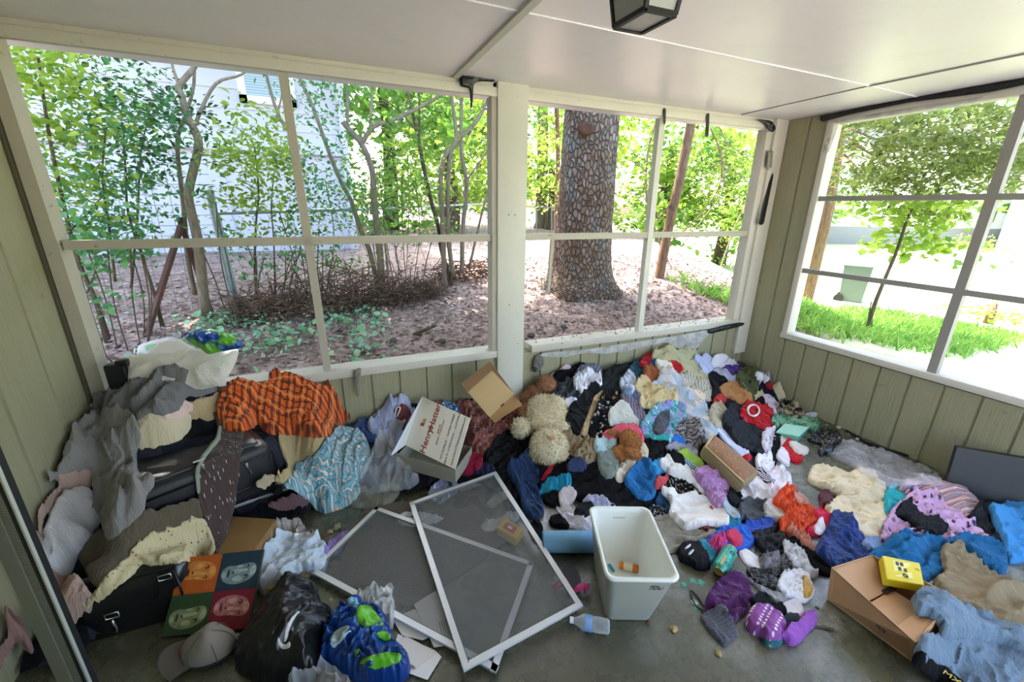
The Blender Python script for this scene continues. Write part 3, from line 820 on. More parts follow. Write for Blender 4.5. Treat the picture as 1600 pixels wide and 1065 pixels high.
# ---------------------------------------------------------------- fence
M_GALV = plain('galvanized_steel', '#93a3a6', .45, .6, noise=.15)
M_WIRE = plain('fence_wire', '#6f7679', .6, .4)
M_RUST = plain('rusty_angle_iron', '#5b4038', .9, noise=.3, bump=.4)
fn = thing('wire_fence', 'wire mesh fence with galvanized posts and top rail behind the porch', 'fence', (-.87, 4.75, float(g_ground(-.87, 4.75))))
b0 = Vector(fn.location)
fy = b0.y
def LB(m, *a, **k):
    o = m.build(*a, **k); o.data.transform(Matrix.Translation(-b0)); return o
pt = at(328, 303, 'y', fy); pbm = at(368, 475, 'y', fy); pbm.z = float(g_ground(pbm.x, fy))-.1
m = MB(); m.tube([pbm, pt], .032, 14); m.tube([pt+Vector((0, 0, -.01)), pt+Vector((0, 0, .03))], .036, 14); LB(m, 'post', M_GALV, fn, smooth=True)
m = MB(); a = at(340, 333, 'y', fy); b_ = at(560, 327, 'y', fy+.3); m.tube([a, b_], .017, 10); b2 = at(770, 318, 'y', fy+3); m.tube([b_, b2], .012, 8); LB(m, 'top_rail', M_GALV, fn, smooth=True)
m = MB(); a = at(342, 335, 'y', fy-.02); q = at(372, 470, 'y', fy-.02); m.tube([a, q], .010, 8); LB(m, 'tension_bar', M_GALV, fn, smooth=True)
m = MB()
x0, x1 = at(100, 400, 'y', fy).x-1.0, pt.x; z0 = b0.z
for k in range(15): 
    zz_ = z0+.08+k*.075+(.012*k); m.tube([(x0, fy+.01, zz_), ((x0+x1)/2, fy+.03, zz_-.02), (x1+.02, fy, zz_)], .0022, 4, cap=False)
n = int((x1-x0)/.12)
for k in range(n): m.tube([(x0+k*.12, fy+.01, z0), (x0+k*.12+.02, fy+.02, z0+1.25)], .0022, 4, cap=False)
for k in range(40):
    xx = x1+.1+k*.075
    m.tube([(xx, fy+.05, z0), (xx+.9*(1 if k % 2 else -1)*.35, fy+.05, z0+1.0)], .0018, 4, cap=False)
LB(m, 'mesh', M_WIRE, fn)
m = MB(); a = at(280, 340, 'y', fy-.15); q = at(322, 462, 'y', fy-.15); m.bar(q, a, .05, .035); LB(m, 'corner_stake', M_RUST, fn)
m = MB(); q = at(213, 468, 'y', fy-.6); q.z = float(g_ground(q.x, q.y)); a = at(283, 352, 'y', fy-.2); m.bar(q, a, .045, .03); LB(m, 'brace', M_RUST, fn)
far = MB()
for px in (838, 862): far.tube([at(px, 395, 'y', 9.0), at(px, 322, 'y', 9.0)], .018, 6)
far.tube([at(815, 322, 'y', 9.0), at(900, 326, 'y', 9.0)], .012, 6)
o = far.build('garden_fence', M_WIRE); tag(o, 'thin far fence rail and stakes seen left of the pine', 'fence')

# ---------------------------------------------------------------- ground cover
def scatter(n, xr, yr, dens=None):
    out = []
    while len(out) < n:
        x = RNG.uniform(*xr, 4000); y = RNG.uniform(*yr, 4000)
        k = dens(x, y) if dens else np.ones_like(x)
        ok = RNG.uniform(size=4000) < k
        out += list(zip(x[ok], y[ok]))
    a = np.array(out[:n]); return np.column_stack([a, g_ground(a[:, 0], a[:, 1])])
M_LITTER = leaf_mat('dry_leaf', ['#8b6a58', '#ab918a', '#bdaaa8', '#957a6c', '#c9bab6', '#9c837a', '#d6c6c0'], .1, .8)
p = scatter(9000, (-2.4, 6.0), (2.85, 6.2), lambda x, y: np.clip(1.25-(y-2.85)*.27, .1, 1))
p[:, 2] += RNG.uniform(.002, .02, len(p))
lm = leaves_mesh('leaf_litter', p, np.abs(RNG.normal(1, .3, len(p)))*.045, M_LITTER, droop=0)
tag(lm, 'dry brown leaf litter covering the bank outside the back windows', 'leaves', kind='stuff')
M_IVY = leaf_mat('ground_ivy_leaf', ['#7fbf9c', '#9ad4b2', '#a9dba8', '#8fcf9e', '#c3e0a2'], .3)
def ivy_d(x, y): return np.clip(.25+.9*perlin(x*1.6, y*1.6, 31), 0, 1)*np.clip(1.25-np.abs(x+1.15)*.75, 0, 1)
p = scatter(1500, (-2.4, .5), (2.95, 4.4), ivy_d); p[:, 2] += RNG.uniform(.02, .09, len(p))
iv = leaves_mesh('ground_ivy', p, np.abs(RNG.normal(1, .3, len(p)))*.045, M_IVY, droop=.05, narrow=.95)
tag(iv, 'low blue-green ground plants spreading on the bank behind the pillows', 'plants', kind='stuff')
M_GRASS = leaf_mat('lawn_grass_blade', ['#7fb04a', '#9acb5c', '#b4dc72', '#8cbf54'], .35)
p = scatter(5200, (4.4, 8.4), (1.0, 4.6), lambda x, y: np.clip(.8+.5*perlin(x*.9, y*.9, 8)-np.abs(y-3.1+.25*(x-6))*.62, 0, 1)*(y > 2.0)); p[:, 2] += .04
gr_ = leaves_mesh('grass', p, np.abs(RNG.normal(1, .3, len(p)))*.16, M_GRASS, droop=-1.6, narrow=.09)
tag(gr_, 'sunlit tufts of long grass outside the right wall window', 'grass', kind='stuff')
# heap of dry twigs along the foot of the fence
tw = MB()
for k in range(900):
    x = RNG.uniform(-.9, 1.1); y = 4.35+RNG.normal()*.10+.25*max(0, x); h_ = .34*(1-abs((x-.0)/1.5))
    z = float(g_ground(x, y))+abs(RNG.normal())*h_*.6
    d = Vector((RNG.normal(), RNG.normal()*.5, RNG.normal()*.8)).normalized()*RNG.uniform(.06, .2)
    c = Vector((x, y, z)); tw.tube([c-d, c+d*.2+Vector((0, 0, .02)), c+d], .004, 4)
tag(tw.build('brush_heap', bark_mat('dry_twig', '#4a3b30', '#786455')), 'heap of dry brown twigs piled along the foot of the fence', 'twigs', kind='stuff')
tw = MB()
for k in range(200):
    x = RNG.uniform(1.2, 2.2); y = 5.15+RNG.normal()*.08+.1*(x-1.2); z = float(g_ground(x, y))+abs(RNG.normal())*.12
    d = Vector((RNG.normal(), RNG.normal()*.5, RNG.normal()*.5)).normalized()*RNG.uniform(.05, .15); c = Vector((x, y, z)); tw.tube([c-d, c+d], .005, 4)
tag(tw.build('brush_heap', bark_mat('red_twig', '#4d3127', '#7a5543')), 'reddish strip of dead brush behind the many-stemmed clump', 'twigs', kind='stuff')
# stones
def rock(lab, px, py, y, sx, sy, sz, col, seed):
    c = at(px, py, 'y', y); c.z = float(g_ground(c.x, c.y))
    bm = bmesh.new(); bmesh.ops.create_icosphere(bm, subdivisions=4, radius=1)
    P = np.array([v.co[:] for v in bm.verts])
    k = 1+.22*perlin(P[:, 0]*1.7+seed, P[:, 1]*1.7+P[:, 2]*1.3, seed)+.08*perlin(P[:, 0]*5, P[:, 1]*5+P[:, 2]*4, seed+3)
    P = P*k[:, None]*np.array([sx, sy, sz])+np.array([0, 0, sz*.45])
    F = [tuple(v.index for v in f.verts) for f in bm.faces]; bm.free()
    o = link_mesh('rock', P, F, plain('pale_stone_%d' % seed, col, .85, noise=.25, nscale=8, bump=.6), smooth=True); o.location = c
    return tag(o, lab, 'rock')
rock('big pale stone lying among the ground plants behind the pillow', 243, 500, 3.75, .15, .10, .075, '#b9b3ac', 3)
rock('smaller flat pale stone just behind the white pillow', 248, 527, 3.5, .09, .07, .03, '#b5b3b6', 5)
for k, (px, py, y) in enumerate([(557, 510, 3.4), (612, 500, 3.5), (652, 480, 3.6), (700, 540, 3.1), (482, 565, 3.05), (690, 500, 3.4), (830, 520, 3.3), (880, 520, 3.4)]):
    c = at(px, py, 'y', y); c.z = float(g_ground(c.x, c.y))
    bm = bmesh.new(); bmesh.ops.create_icosphere(bm, subdivisions=3, radius=1)
    P = np.array([v.co[:] for v in bm.verts]); P = P*(1+.25*np.abs(perlin(P[:, 0]*4, P[:, 1]*4+P[:, 2]*5, 9+k)))[:, None]*np.array([.035, .028, .025])+np.array([0, 0, .02])
    F = [tuple(v.index for v in f.verts) for f in bm.faces]; bm.free()
    o = link_mesh('pine_cone', P, F, plain('pine_cone_scales_%d' % k, '#5b5450', .9, noise=.3, nscale=60, bump=1), smooth=True); o.location = c; o.rotation_euler = (0, 0, k)
    tag(o, 'small grey-brown pine cone lying in the leaf litter', 'pine cone', 'pine cones in the leaf litter')
st = MB(); st.tube([at(645, 522, 'y', 3.35), at(665, 515, 'y', 3.36), at(681, 508, 'y', 3.38)], [.012, .016, .013], 8)
tag(st.build('fallen_branch', M_BARK2, smooth='all'), 'short dark fallen branch lying in the litter left of the post', 'branch')
# bin and house across the lawn
bc = at(1328, 472, 'z', .05); bn = thing('trash_cart', 'grey-green wheeled trash cart standing on the drive outside', 'bin', bc, (0, 0, .4)); bn.scale = (.62, .62, .66)
m = MB(); m.hexa([(-.24, -.26, 0), (.24, -.26, 0), (.24, .26, 0), (-.24, .26, 0), (-.29, -.33, 1.0), (.29, -.33, 1.0), (.29, .33, 1.0), (-.29, .33, 1.0)]); m.build('body', plain('bin_plastic', '#5d6b62', .6), bn)
m = MB(); m.box((0, 0, 1.03), (.62, .70, .06), bevel=.02); m.build('lid', plain('bin_lid', '#5a675f', .6), bn)
M_WHEEL = plain('bin_wheel', '#222222', .7)
for s in (-1, 1):
    m = MB(); m.lathe([(0, -.03), (.12, -.03), (.12, .03), (0, .03)], 16, Matrix.Translation((s*.3, .28, .12)) @ Matrix.Rotation(math.pi/2, 4, 'Y')); m.build('wheel', M_WHEEL, bn)
fh = thing('white_house', 'white house with grey foundation across the sunlit lawn', 'house', (27, 15.5, 0), (0, 0, -.55))
m = MB(); m.box((0, 0, 2.6), (13, 6, 3.4)); m.build('wall', plain('white_siding', '#e4e4e0', .7), fh)
m = MB(); m.box((0, 0, .45), (13.02, 6.02, .95)); m.build('foundation', plain('grey_foundation', '#8e8e90', .8), fh)
m = MB(); m.hexa([(-7, -3.6, 4.2), (7, -3.6, 4.2), (7, 3.6, 4.2), (-7, 3.6, 4.2), (-7, -.1, 6), (7, -.1, 6), (7, .1, 6), (-7, .1, 6)]); m.build('roof', plain('grey_shingles', '#77777a', .9), fh)
fh2 = thing('white_house', 'second white house at the far right behind the lawn', 'house', (30, 4.5, -.2), (0, 0, -1.25))
m = MB(); m.box((0, 0, 2.2), (10, 6, 4.0)); m.build('wall', plain('pale_siding', '#dfe4e2', .7), fh2)
m = MB(); m.hexa([(-5.5, -3.5, 4.2), (5.5, -3.5, 4.2), (5.5, 3.5, 4.2), (-5.5, 3.5, 4.2), (-5.5, -.1, 6), (5.5, -.1, 6), (5.5, .1, 6), (-5.5, .1, 6)]); m.build('roof', plain('dark_shingles', '#6c6e72', .9), fh2)
for k, (px, py, lab) in enumerate([(1500, 262+150, 'low shrub on the sunlit lawn near the right mullion'), (1545, 500, 'cut stump with leafy shoots on the lawn at right')]):
    c = at(px, py, 'z', .1)
    if k == 0: c = at(1520, 395, 'z', 0)
    t = thing('shrub' if k == 0 else 'tree_stump', lab, 'shrub' if k == 0 else 'stump', c)
    if k: 
        m = MB(); m.tube([(0, 0, -.05), (.01, 0, .12), (.03, .02, .25)], [.06, .05, .045], 10); m.build('trunk', M_BARK3, t, smooth='all')
    n = 200 if k else 500; s = .25 if k else .8
    leaves_mesh('foliage', RNG.normal(size=(n, 3))*np.array([s, s, s*.22])+np.array([0, 0, s*.35]), np.full(n, .08 if k else .14), M_LEAF[0], t)
# ================================================================== the heap: a running height map that every soft thing is laid on
HS = .01
HX0, HY0 = XL-.02, .25
HNX, HNY = int((XR+.02-HX0)/HS)+1, int((D+.02-HY0)/HS)+1
hxs = HX0+np.arange(HNX)*HS; hys = HY0+np.arange(HNY)*HS
HGX, HGY = np.meshgrid(hxs, hys, indexing='ij')
_xp = [-.1, 0, .1, .3, .5, .7, .9, 1.1, 1.2, 1.3, 1.45, 1.7, 2.05, 2.5, 3.0, 3.4, 3.6, 3.7]
_tp = [.20, .22, .26, .33, .27, .27, .24, .22, .24, .30, .38, .42, .40, .45, .34, .24, .15, .10]
_yp = [2.25, 2.22, 2.2, 2.15, 2.15, 2.1, 2.0, 1.9, 1.75, 1.65, 1.55, 1.48, 1.42, 1.5, 1.8, 2.02, 2.15, 2.2]
_top = np.interp(HGX, _xp, _tp); _yf = np.interp(HGX, _xp, _yp)
_t = np.clip((HGY-_yf)/(2.60-_yf), 0, 1)
_right = _top*np.where(_t > 0, _t**.85, 0)
_ctl = np.array([(-1.22, 2.66, .62), (-1.0, 2.55, .76), (-.78, 2.55, .80), (-.9, 2.66, .74), (-.55, 2.6, .66), (-.5, 2.66, .6), (-.2, 2.64, .46), (0, 2.64, .3), (.12, 2.6, .26), (-1.22, 2.35, .5), (-.95, 2.42, .66), (-.7, 2.4, .56), (-.5, 2.42, .48), (-.2, 2.45, .36), (0, 2.42, .2),
                 (-1.22, 2.05, .25), (-.97, 2.12, .30), (-.6, 2.18, .18), (-.3, 2.3, .12), (-.35, 2.15, .02), (-.7, 1.95, .10), (-1.0, 1.95, .14), (-1.22, 1.8, .10), (-1.22, 1.6, .02), (-.9, 1.75, .02), (-.5, 1.95, .0), (-.2, 2.2, 0),
                 (-.6, 1.6, 0), (-.2, 2.0, 0), (0, 2.15, 0), (.2, 2.1, 0), (-1.2, 1.3, 0), (-.5, 1.3, 0), (0, 1.8, 0)])
_w = 0; _s = 0
for cx, cy, cz in _ctl:
    w = 1/((HGX-cx)**2+(HGY-cy)**2+4e-4)**2
    _w = _w+w; _s = _s+w*cz
_left = _s/_w
_k = np.clip((HGX+.05)/.25, 0, 1)
HM = _left*(1-_k)+_right*_k
HM = np.maximum(0, HM-.03*(1-_k))
HM[HM < .004] = 0
HM = HM + np.where(HM > .03, .02*fbm(HGX*7, HGY*7, 77, 2), 0)
HM = np.maximum(HM, 0)
_hb = np.clip(np.minimum(np.minimum(HGX-.24, .76-HGX), np.minimum(HGY-1.95, 2.60-HGY))/.05, 0, 1); HM = HM*(1-_hb)+np.minimum(HM, .09)*_hb
HBASE = HM.copy()

def blur(a, s):
    if s <= 0: return a
    r = int(3*s)+1; k = np.exp(-np.arange(-r, r+1)**2/(2*s*s)); k /= k.sum()
    b = np.pad(a, r, mode='edge')
    b = sum(k[i]*b[i:i+a.shape[0], :] for i in range(2*r+1))
    return sum(k[i]*b[:, i:i+a.shape[1]] for i in range(2*r+1))
def samp(A, x, y):
    fx = np.clip((np.asarray(x)-HX0)/HS, 0, HNX-1.001); fy = np.clip((np.asarray(y)-HY0)/HS, 0, HNY-1.001)
    i = fx.astype(int); j = fy.astype(int); u = fx-i; v = fy-j
    return (A[i, j]*(1-u)+A[i+1, j]*u)*(1-v)+(A[i, j+1]*(1-u)+A[i+1, j+1]*u)*v
def hit(pts, up=0.0, A=None):
    """where the sight lines through photograph points meet the heap; returns xyz and how far above the heap the point hangs (in front of a wall)"""
    A = HM if A is None else A
    out = []; lift = []
    for px, py in pts:
        d = ray(px, py)/FPX
        t = np.arange(.35, 5.0, .004)
        X = d[0]*t; Y = d[1]*t; Z = CAM_H+d[2]*t
        h = samp(A, X, Y)+up
        wall = (X > XR-.025) | (Y > D-.025) | (X < XL+.025)
        under = (Z <= h) & (Y > HY0)
        i1 = int(np.argmax(under)) if under.any() else 10**6
        i2 = int(np.argmax(wall)) if wall.any() else 10**6
        i = min(i1, i2)
        if i > 10**5: i = int(np.argmin(np.abs(Z)))
        out.append((X[i], Y[i], Z[i])); lift.append(max(0.0, Z[i]-h[i]) if i2 < i1 else 0.0)
    return np.array(out), np.array(lift)
def chaikin(P, n=1):
    P = np.asarray(P, float)
    for _ in range(n):
        Q = np.roll(P, -1, 0)
        P = np.stack([.75*P+.25*Q, .25*P+.75*Q], 1).reshape(-1, P.shape[1])
    return P
def resample(P, step):
    P = np.asarray(P); Q = np.vstack([P, P[:1]])
    L = np.linalg.norm(np.diff(Q[:, :2], axis=0), axis=1); s = np.concatenate([[0], np.cumsum(L)])
    n = max(8, int(s[-1]/step)); u = np.arange(n)*s[-1]/n
    return np.stack([np.interp(u, s, Q[:, k]) for k in range(P.shape[1])], 1)
def inside_poly(P, x, y):
    c = np.zeros(len(x), bool); n = len(P); j = n-1
    for i in range(n):
        xi, yi = P[i, 0], P[i, 1]; xj, yj = P[j, 0], P[j, 1]
        cond = ((yi > y) != (yj > y))
        with np.errstate(divide='ignore', invalid='ignore'):
            xx = (xj-xi)*(y-yi)/(yj-yi+1e-12)+xi
        c ^= cond & (x < xx)
        j = i
    return c
def dist_poly(P, x, y):
    A = P[:, :2]; B = np.roll(A, -1, 0); d = B-A; L = (d**2).sum(1)+1e-12
    px = x[:, None]-A[:, 0]; py = y[:, None]-A[:, 1]
    t = np.clip((px*d[:, 0]+py*d[:, 1])/L, 0, 1)
    return np.sqrt(((px-t*d[:, 0])**2+(py-t*d[:, 1])**2).min(1))
def parse(s):
    return [tuple(float(v) for v in p.split(',')) for p in s.split()]
def grow(P, r):
    T = np.roll(P, -1, 0)-np.roll(P, 1, 0); T /= np.linalg.norm(T, axis=1)[:, None]+1e-9
    N = np.column_stack([T[:, 1], -T[:, 0]])
    if np.sum(P[:, 0]*np.roll(P[:, 1], -1)-np.roll(P[:, 0], -1)*P[:, 1]) < 0: N = -N
    return P+N*r
_seed = [100]
CLOTHS = []
def cloth(name, label, cat, poly, mat, t=.022, amp=.018, wl=.085, ang=None, aniso=2.6, sharp=0.0, parent=None, group=None, soft=2.2, edge=.016, step=None, belly=0.0, kind=None, sm=1, update=True, crump=.3, up=None):
    """a soft sheet or garment whose outline is read off the photograph, laid on whatever is already there"""
    global HM
    _seed[0] += 13; sd = _seed[0]
    P0 = parse(poly) if isinstance(poly, str) else poly
    cx, cy = np.mean(P0, 0)
    px = resample(np.asarray(P0, float), 5.0); px = .5*px+.25*np.roll(px, 1, 0)+.25*np.roll(px, -1, 0)
    if parent is None: px = grow(px, 2.0)
    t *= .72; amp *= 1.65; wl *= .98; edge = min(edge, .009) if edge <= .016 else edge
    if up is None: up = t*.75+amp*.35+belly*.3
    W3, lift = hit(px, up)
    dist = np.linalg.norm(np.array(W3).mean(0)-_C)
    if step is None: step = max(.0036, min(.009, 1.5*dist/FPX))
    B = resample(np.column_stack([W3[:, 0], W3[:, 1], lift]), step*1.1)
    # small wobble of the hem
    q0, q1 = B[:, 0].copy(), B[:, 1].copy(); wob = .0032 if amp > .006 else .001
    B[:, 0] += wob*perlin(q0*26, q1*26, sd)+.4*wob*perlin(q0*80, q1*80, sd+8); B[:, 1] += wob*perlin(q1*26, q0*26, sd+1)+.4*wob*perlin(q1*80, q0*80, sd+9)
    area2 = np.sum(B[:, 0]*np.roll(B[:, 1], -1)-np.roll(B[:, 0], -1)*B[:, 1])
    if area2 < 0: B = B[::-1].copy()
    x0, y0 = B[:, :2].min(0); x1, y1 = B[:, :2].max(0)
    nx = max(2, int((x1-x0)/step)); ny = max(2, int((y1-y0)/(step*.87)))
    gx, gy = np.meshgrid(np.arange(nx+1), np.arange(ny+1), indexing='ij')
    X = x0+(gx+.5*(gy % 2))*step; Y = y0+gy*step*.87
    X = X.ravel()+RNG.uniform(-.15, .15, X.size)*step; Y = Y.ravel()+RNG.uniform(-.15, .15, Y.size)*step
    ok = inside_poly(B, X, Y); X = X[ok]; Y = Y[ok]
    if len(X):
        dd = dist_poly(B, X, Y); ok = dd > step*.6; X = X[ok]; Y = Y[ok]
    if ang is None: ang = (sd*37 % 180)
    th = math.radians(ang); ca, sa = math.cos(th), math.sin(th)
    i0 = max(0, int((x0-HX0)/HS)-14); i1 = min(HNX, int((x1-HX0)/HS)+16); j0 = max(0, int((y0-HY0)/HS)-14); j1 = min(HNY, int((y1-HY0)/HS)+16)
    sub = HM[i0:i1, j0:j1]; SB = HM.copy() if False else None
    blurred = HM.copy(); blurred[i0:i1, j0:j1] = blur(sub, soft)
    haslift = B[:, 2].max() > .004
    half = max(.02, .5*min(x1-x0, y1-y0))
    def topz(x, y):
        d = dist_poly(B, x, y)
        e = np.clip(d/edge, 0, 1); prof = np.sqrt(np.clip(1-(1-e)**2, 0, 1))
        u = x*ca+y*sa; v = -x*sa+y*ca
        wu = .35*wl*perlin(x/(wl*1.7), y/(wl*1.7), sd+2); wv = .55*wl*perlin(x/(wl*1.9)+9, y/(wl*1.9), sd+3)
        a = perlin((u+wu)/(wl*aniso), (v+wv)/wl, sd+4); b = perlin((u+wv)/(wl*aniso*.6), (v+wu)/(wl*.6), sd+5)
        q = (v+1.5*wv+.25*wl*perlin(x/(wl*.7), y/(wl*.7), sd+11))/(wl*1.15)+50; k_ = np.floor(q); fr = q-k_
        m_ = np.clip(.55+1.1*perlin((u+wu)/(wl*aniso*.9)+k_*5.17, k_*3.71, sd+7), 0, 1.25)
        pf = np.where(fr < .16, np.sin(fr/.16*np.pi/2)**2, (np.clip(1-fr, 0, 1)/.84)**1.25)
        f1 = .95*m_*pf
        rg = np.clip(1-2.3*np.abs(b), 0, 1)**1.7
        f2 = rg*np.clip(.6+a, 0, 1.2)
        c = perlin(x/(wl*.30), y/(wl*.30), sd+6); lo = perlin(x/(wl*2.2), y/(wl*2.2), sd+12)
        if sharp > 0:
            rg2 = np.clip(1-2.0*np.abs(perlin((x+wu)/(wl*.8), (y+wv)/(wl*.8), sd+13)), 0, 1)
            f1 = f1*(1-sharp)+sharp*rg2
        f = amp*(.80*f1+(.35+crump*.7)*f2+.10*c+.45*lo)
        z = samp(blurred, x, y)+t*(.25+.75*prof)+f*(.5+.5*prof)
        if belly: z = z+belly*np.sqrt(np.clip(d/half, 0, 1))
        if haslift:
            w = 1/((x[:, None]-B[::3, 0])**2+(y[:, None]-B[::3, 1])**2+2e-4)**1.5
            z = z+(w*B[::3, 2]).sum(1)/w.sum(1)
        return np.maximum(z, samp(HM, x, y)+.004+.006*prof)
    bz = topz(B[:, 0], B[:, 1]); iz = topz(X, Y) if len(X) else np.zeros(0)
    nb = len(B)
    pts2 = [Vector((a, b)) for a, b in zip(np.concatenate([B[:, 0], X]), np.concatenate([B[:, 1], Y]))]
    edges = [(i, (i+1) % nb) for i in range(nb)]
    r = delaunay_2d_cdt(pts2, edges, [], 1, 1e-6)
    ov = np.array([(v.x, v.y) for v in r[0]]); tris = [tuple(f) for f in r[2]]
    # heights for the output points
    z = topz(ov[:, 0], ov[:, 1])
    # the skirt that turns the hem under
    cen = B[:, :2].mean(0)
    Tn = np.roll(B[:, :2], -1, 0)-np.roll(B[:, :2], 1, 0); Tn /= np.linalg.norm(Tn, axis=1)[:, None]+1e-9
    inn = np.column_stack([-Tn[:, 1], Tn[:, 0]])
    S = B[:, :2]+inn*.35*step
    hold = samp(HM, S[:, 0], S[:, 1])
    sz = np.minimum(bz-.004, np.maximum(hold-.004, bz-.05))
    fz = np.minimum(bz-.002, bz-.45*(bz-sz))
    O = B[:, :2]-inn*.12*step
    V = np.vstack([np.column_stack([ov, z]), np.column_stack([O, fz]), np.column_stack([S, sz])])
    # match each boundary vertex to its output index
    from_idx = {}
    for oi, src in enumerate(r[3]):
        for s_ in src:
            if s_ < nb: from_idx[s_] = oi
    F = list(tris)
    no = len(ov)
    for i in range(nb):
        j = (i+1) % nb
        a = from_idx.get(i); b = from_idx.get(j)
        if a is None or b is None: continue
        F.append((a, no+i, no+j, b)); F.append((no+i, no+nb+i, no+nb+j, no+j))
    V[:, 0] = np.clip(V[:, 0], XL+.006, XR-.006); V[:, 1] = np.minimum(V[:, 1], D-.008)
    # cloth coordinates in metres on the fitted plane
    A_ = np.column_stack([V[:, 0]-cen[0], V[:, 1]-cen[1], np.ones(len(V))])
    co = np.linalg.lstsq(A_[:no], z, rcond=None)[0]
    sx = math.sqrt(1+co[0]**2); sy = math.sqrt(1+co[1]**2)
    ux = (V[:, 0]-cen[0])*sx; uy = (V[:, 1]-cen[1])*sy
    uv = np.column_stack([ux*ca+uy*sa, -ux*sa+uy*ca])+5.0
    org = np.array([cen[0], cen[1], float(samp(HM, cen[0], cen[1]))])
    base = np.array(parent['_org']) if parent is not None else np.zeros(3)
    o = link_mesh(name, V-org, F, mat, parent, smooth=True, uv=uv)
    o.location = org-base
    if parent is None:
        o['_org'] = list(org)
        CLOTHS.append(o)
        if label: tag(o, label, cat, group, kind)
    elif label: o['label'] = label
    # raise the height map
    if update:
        gx = HGX[i0:i1, j0:j1].ravel(); gy = HGY[i0:i1, j0:j1].ravel()
        m_ = inside_poly(B, gx, gy)
        if m_.any():
            zz_ = topz(gx[m_], gy[m_])
            flat = HM[i0:i1, j0:j1].ravel().copy(); flat[m_] = np.maximum(flat[m_], zz_); HM[i0:i1, j0:j1] = flat.reshape(i1-i0, j1-j0)
    return o
def raise_poly(pts, z, ramp=0.0):
    """let things laid later rest on a solid whose top is this outline (world xy) at height z; cloth hanging over its rim slopes out by ramp"""
    P = np.array([tuple(p)[:2] for p in pts]); X = HGX.ravel(); Y = HGY.ravel()
    m_ = inside_poly(P, X, Y)
    top = np.where(m_, z, -1.0)
    if ramp > 0:
        d = np.full(len(X), 9.0); near = (X > P[:, 0].min()-ramp) & (X < P[:, 0].max()+ramp) & (Y > P[:, 1].min()-ramp) & (Y < P[:, 1].max()+ramp) & ~m_
        d[near] = dist_poly(P, X[near], Y[near]); top = np.where(~m_ & (d < ramp), z*(1-d/ramp)**.8, top)
    top = top.reshape(HGX.shape)
    np.maximum(HM, top, out=HM)

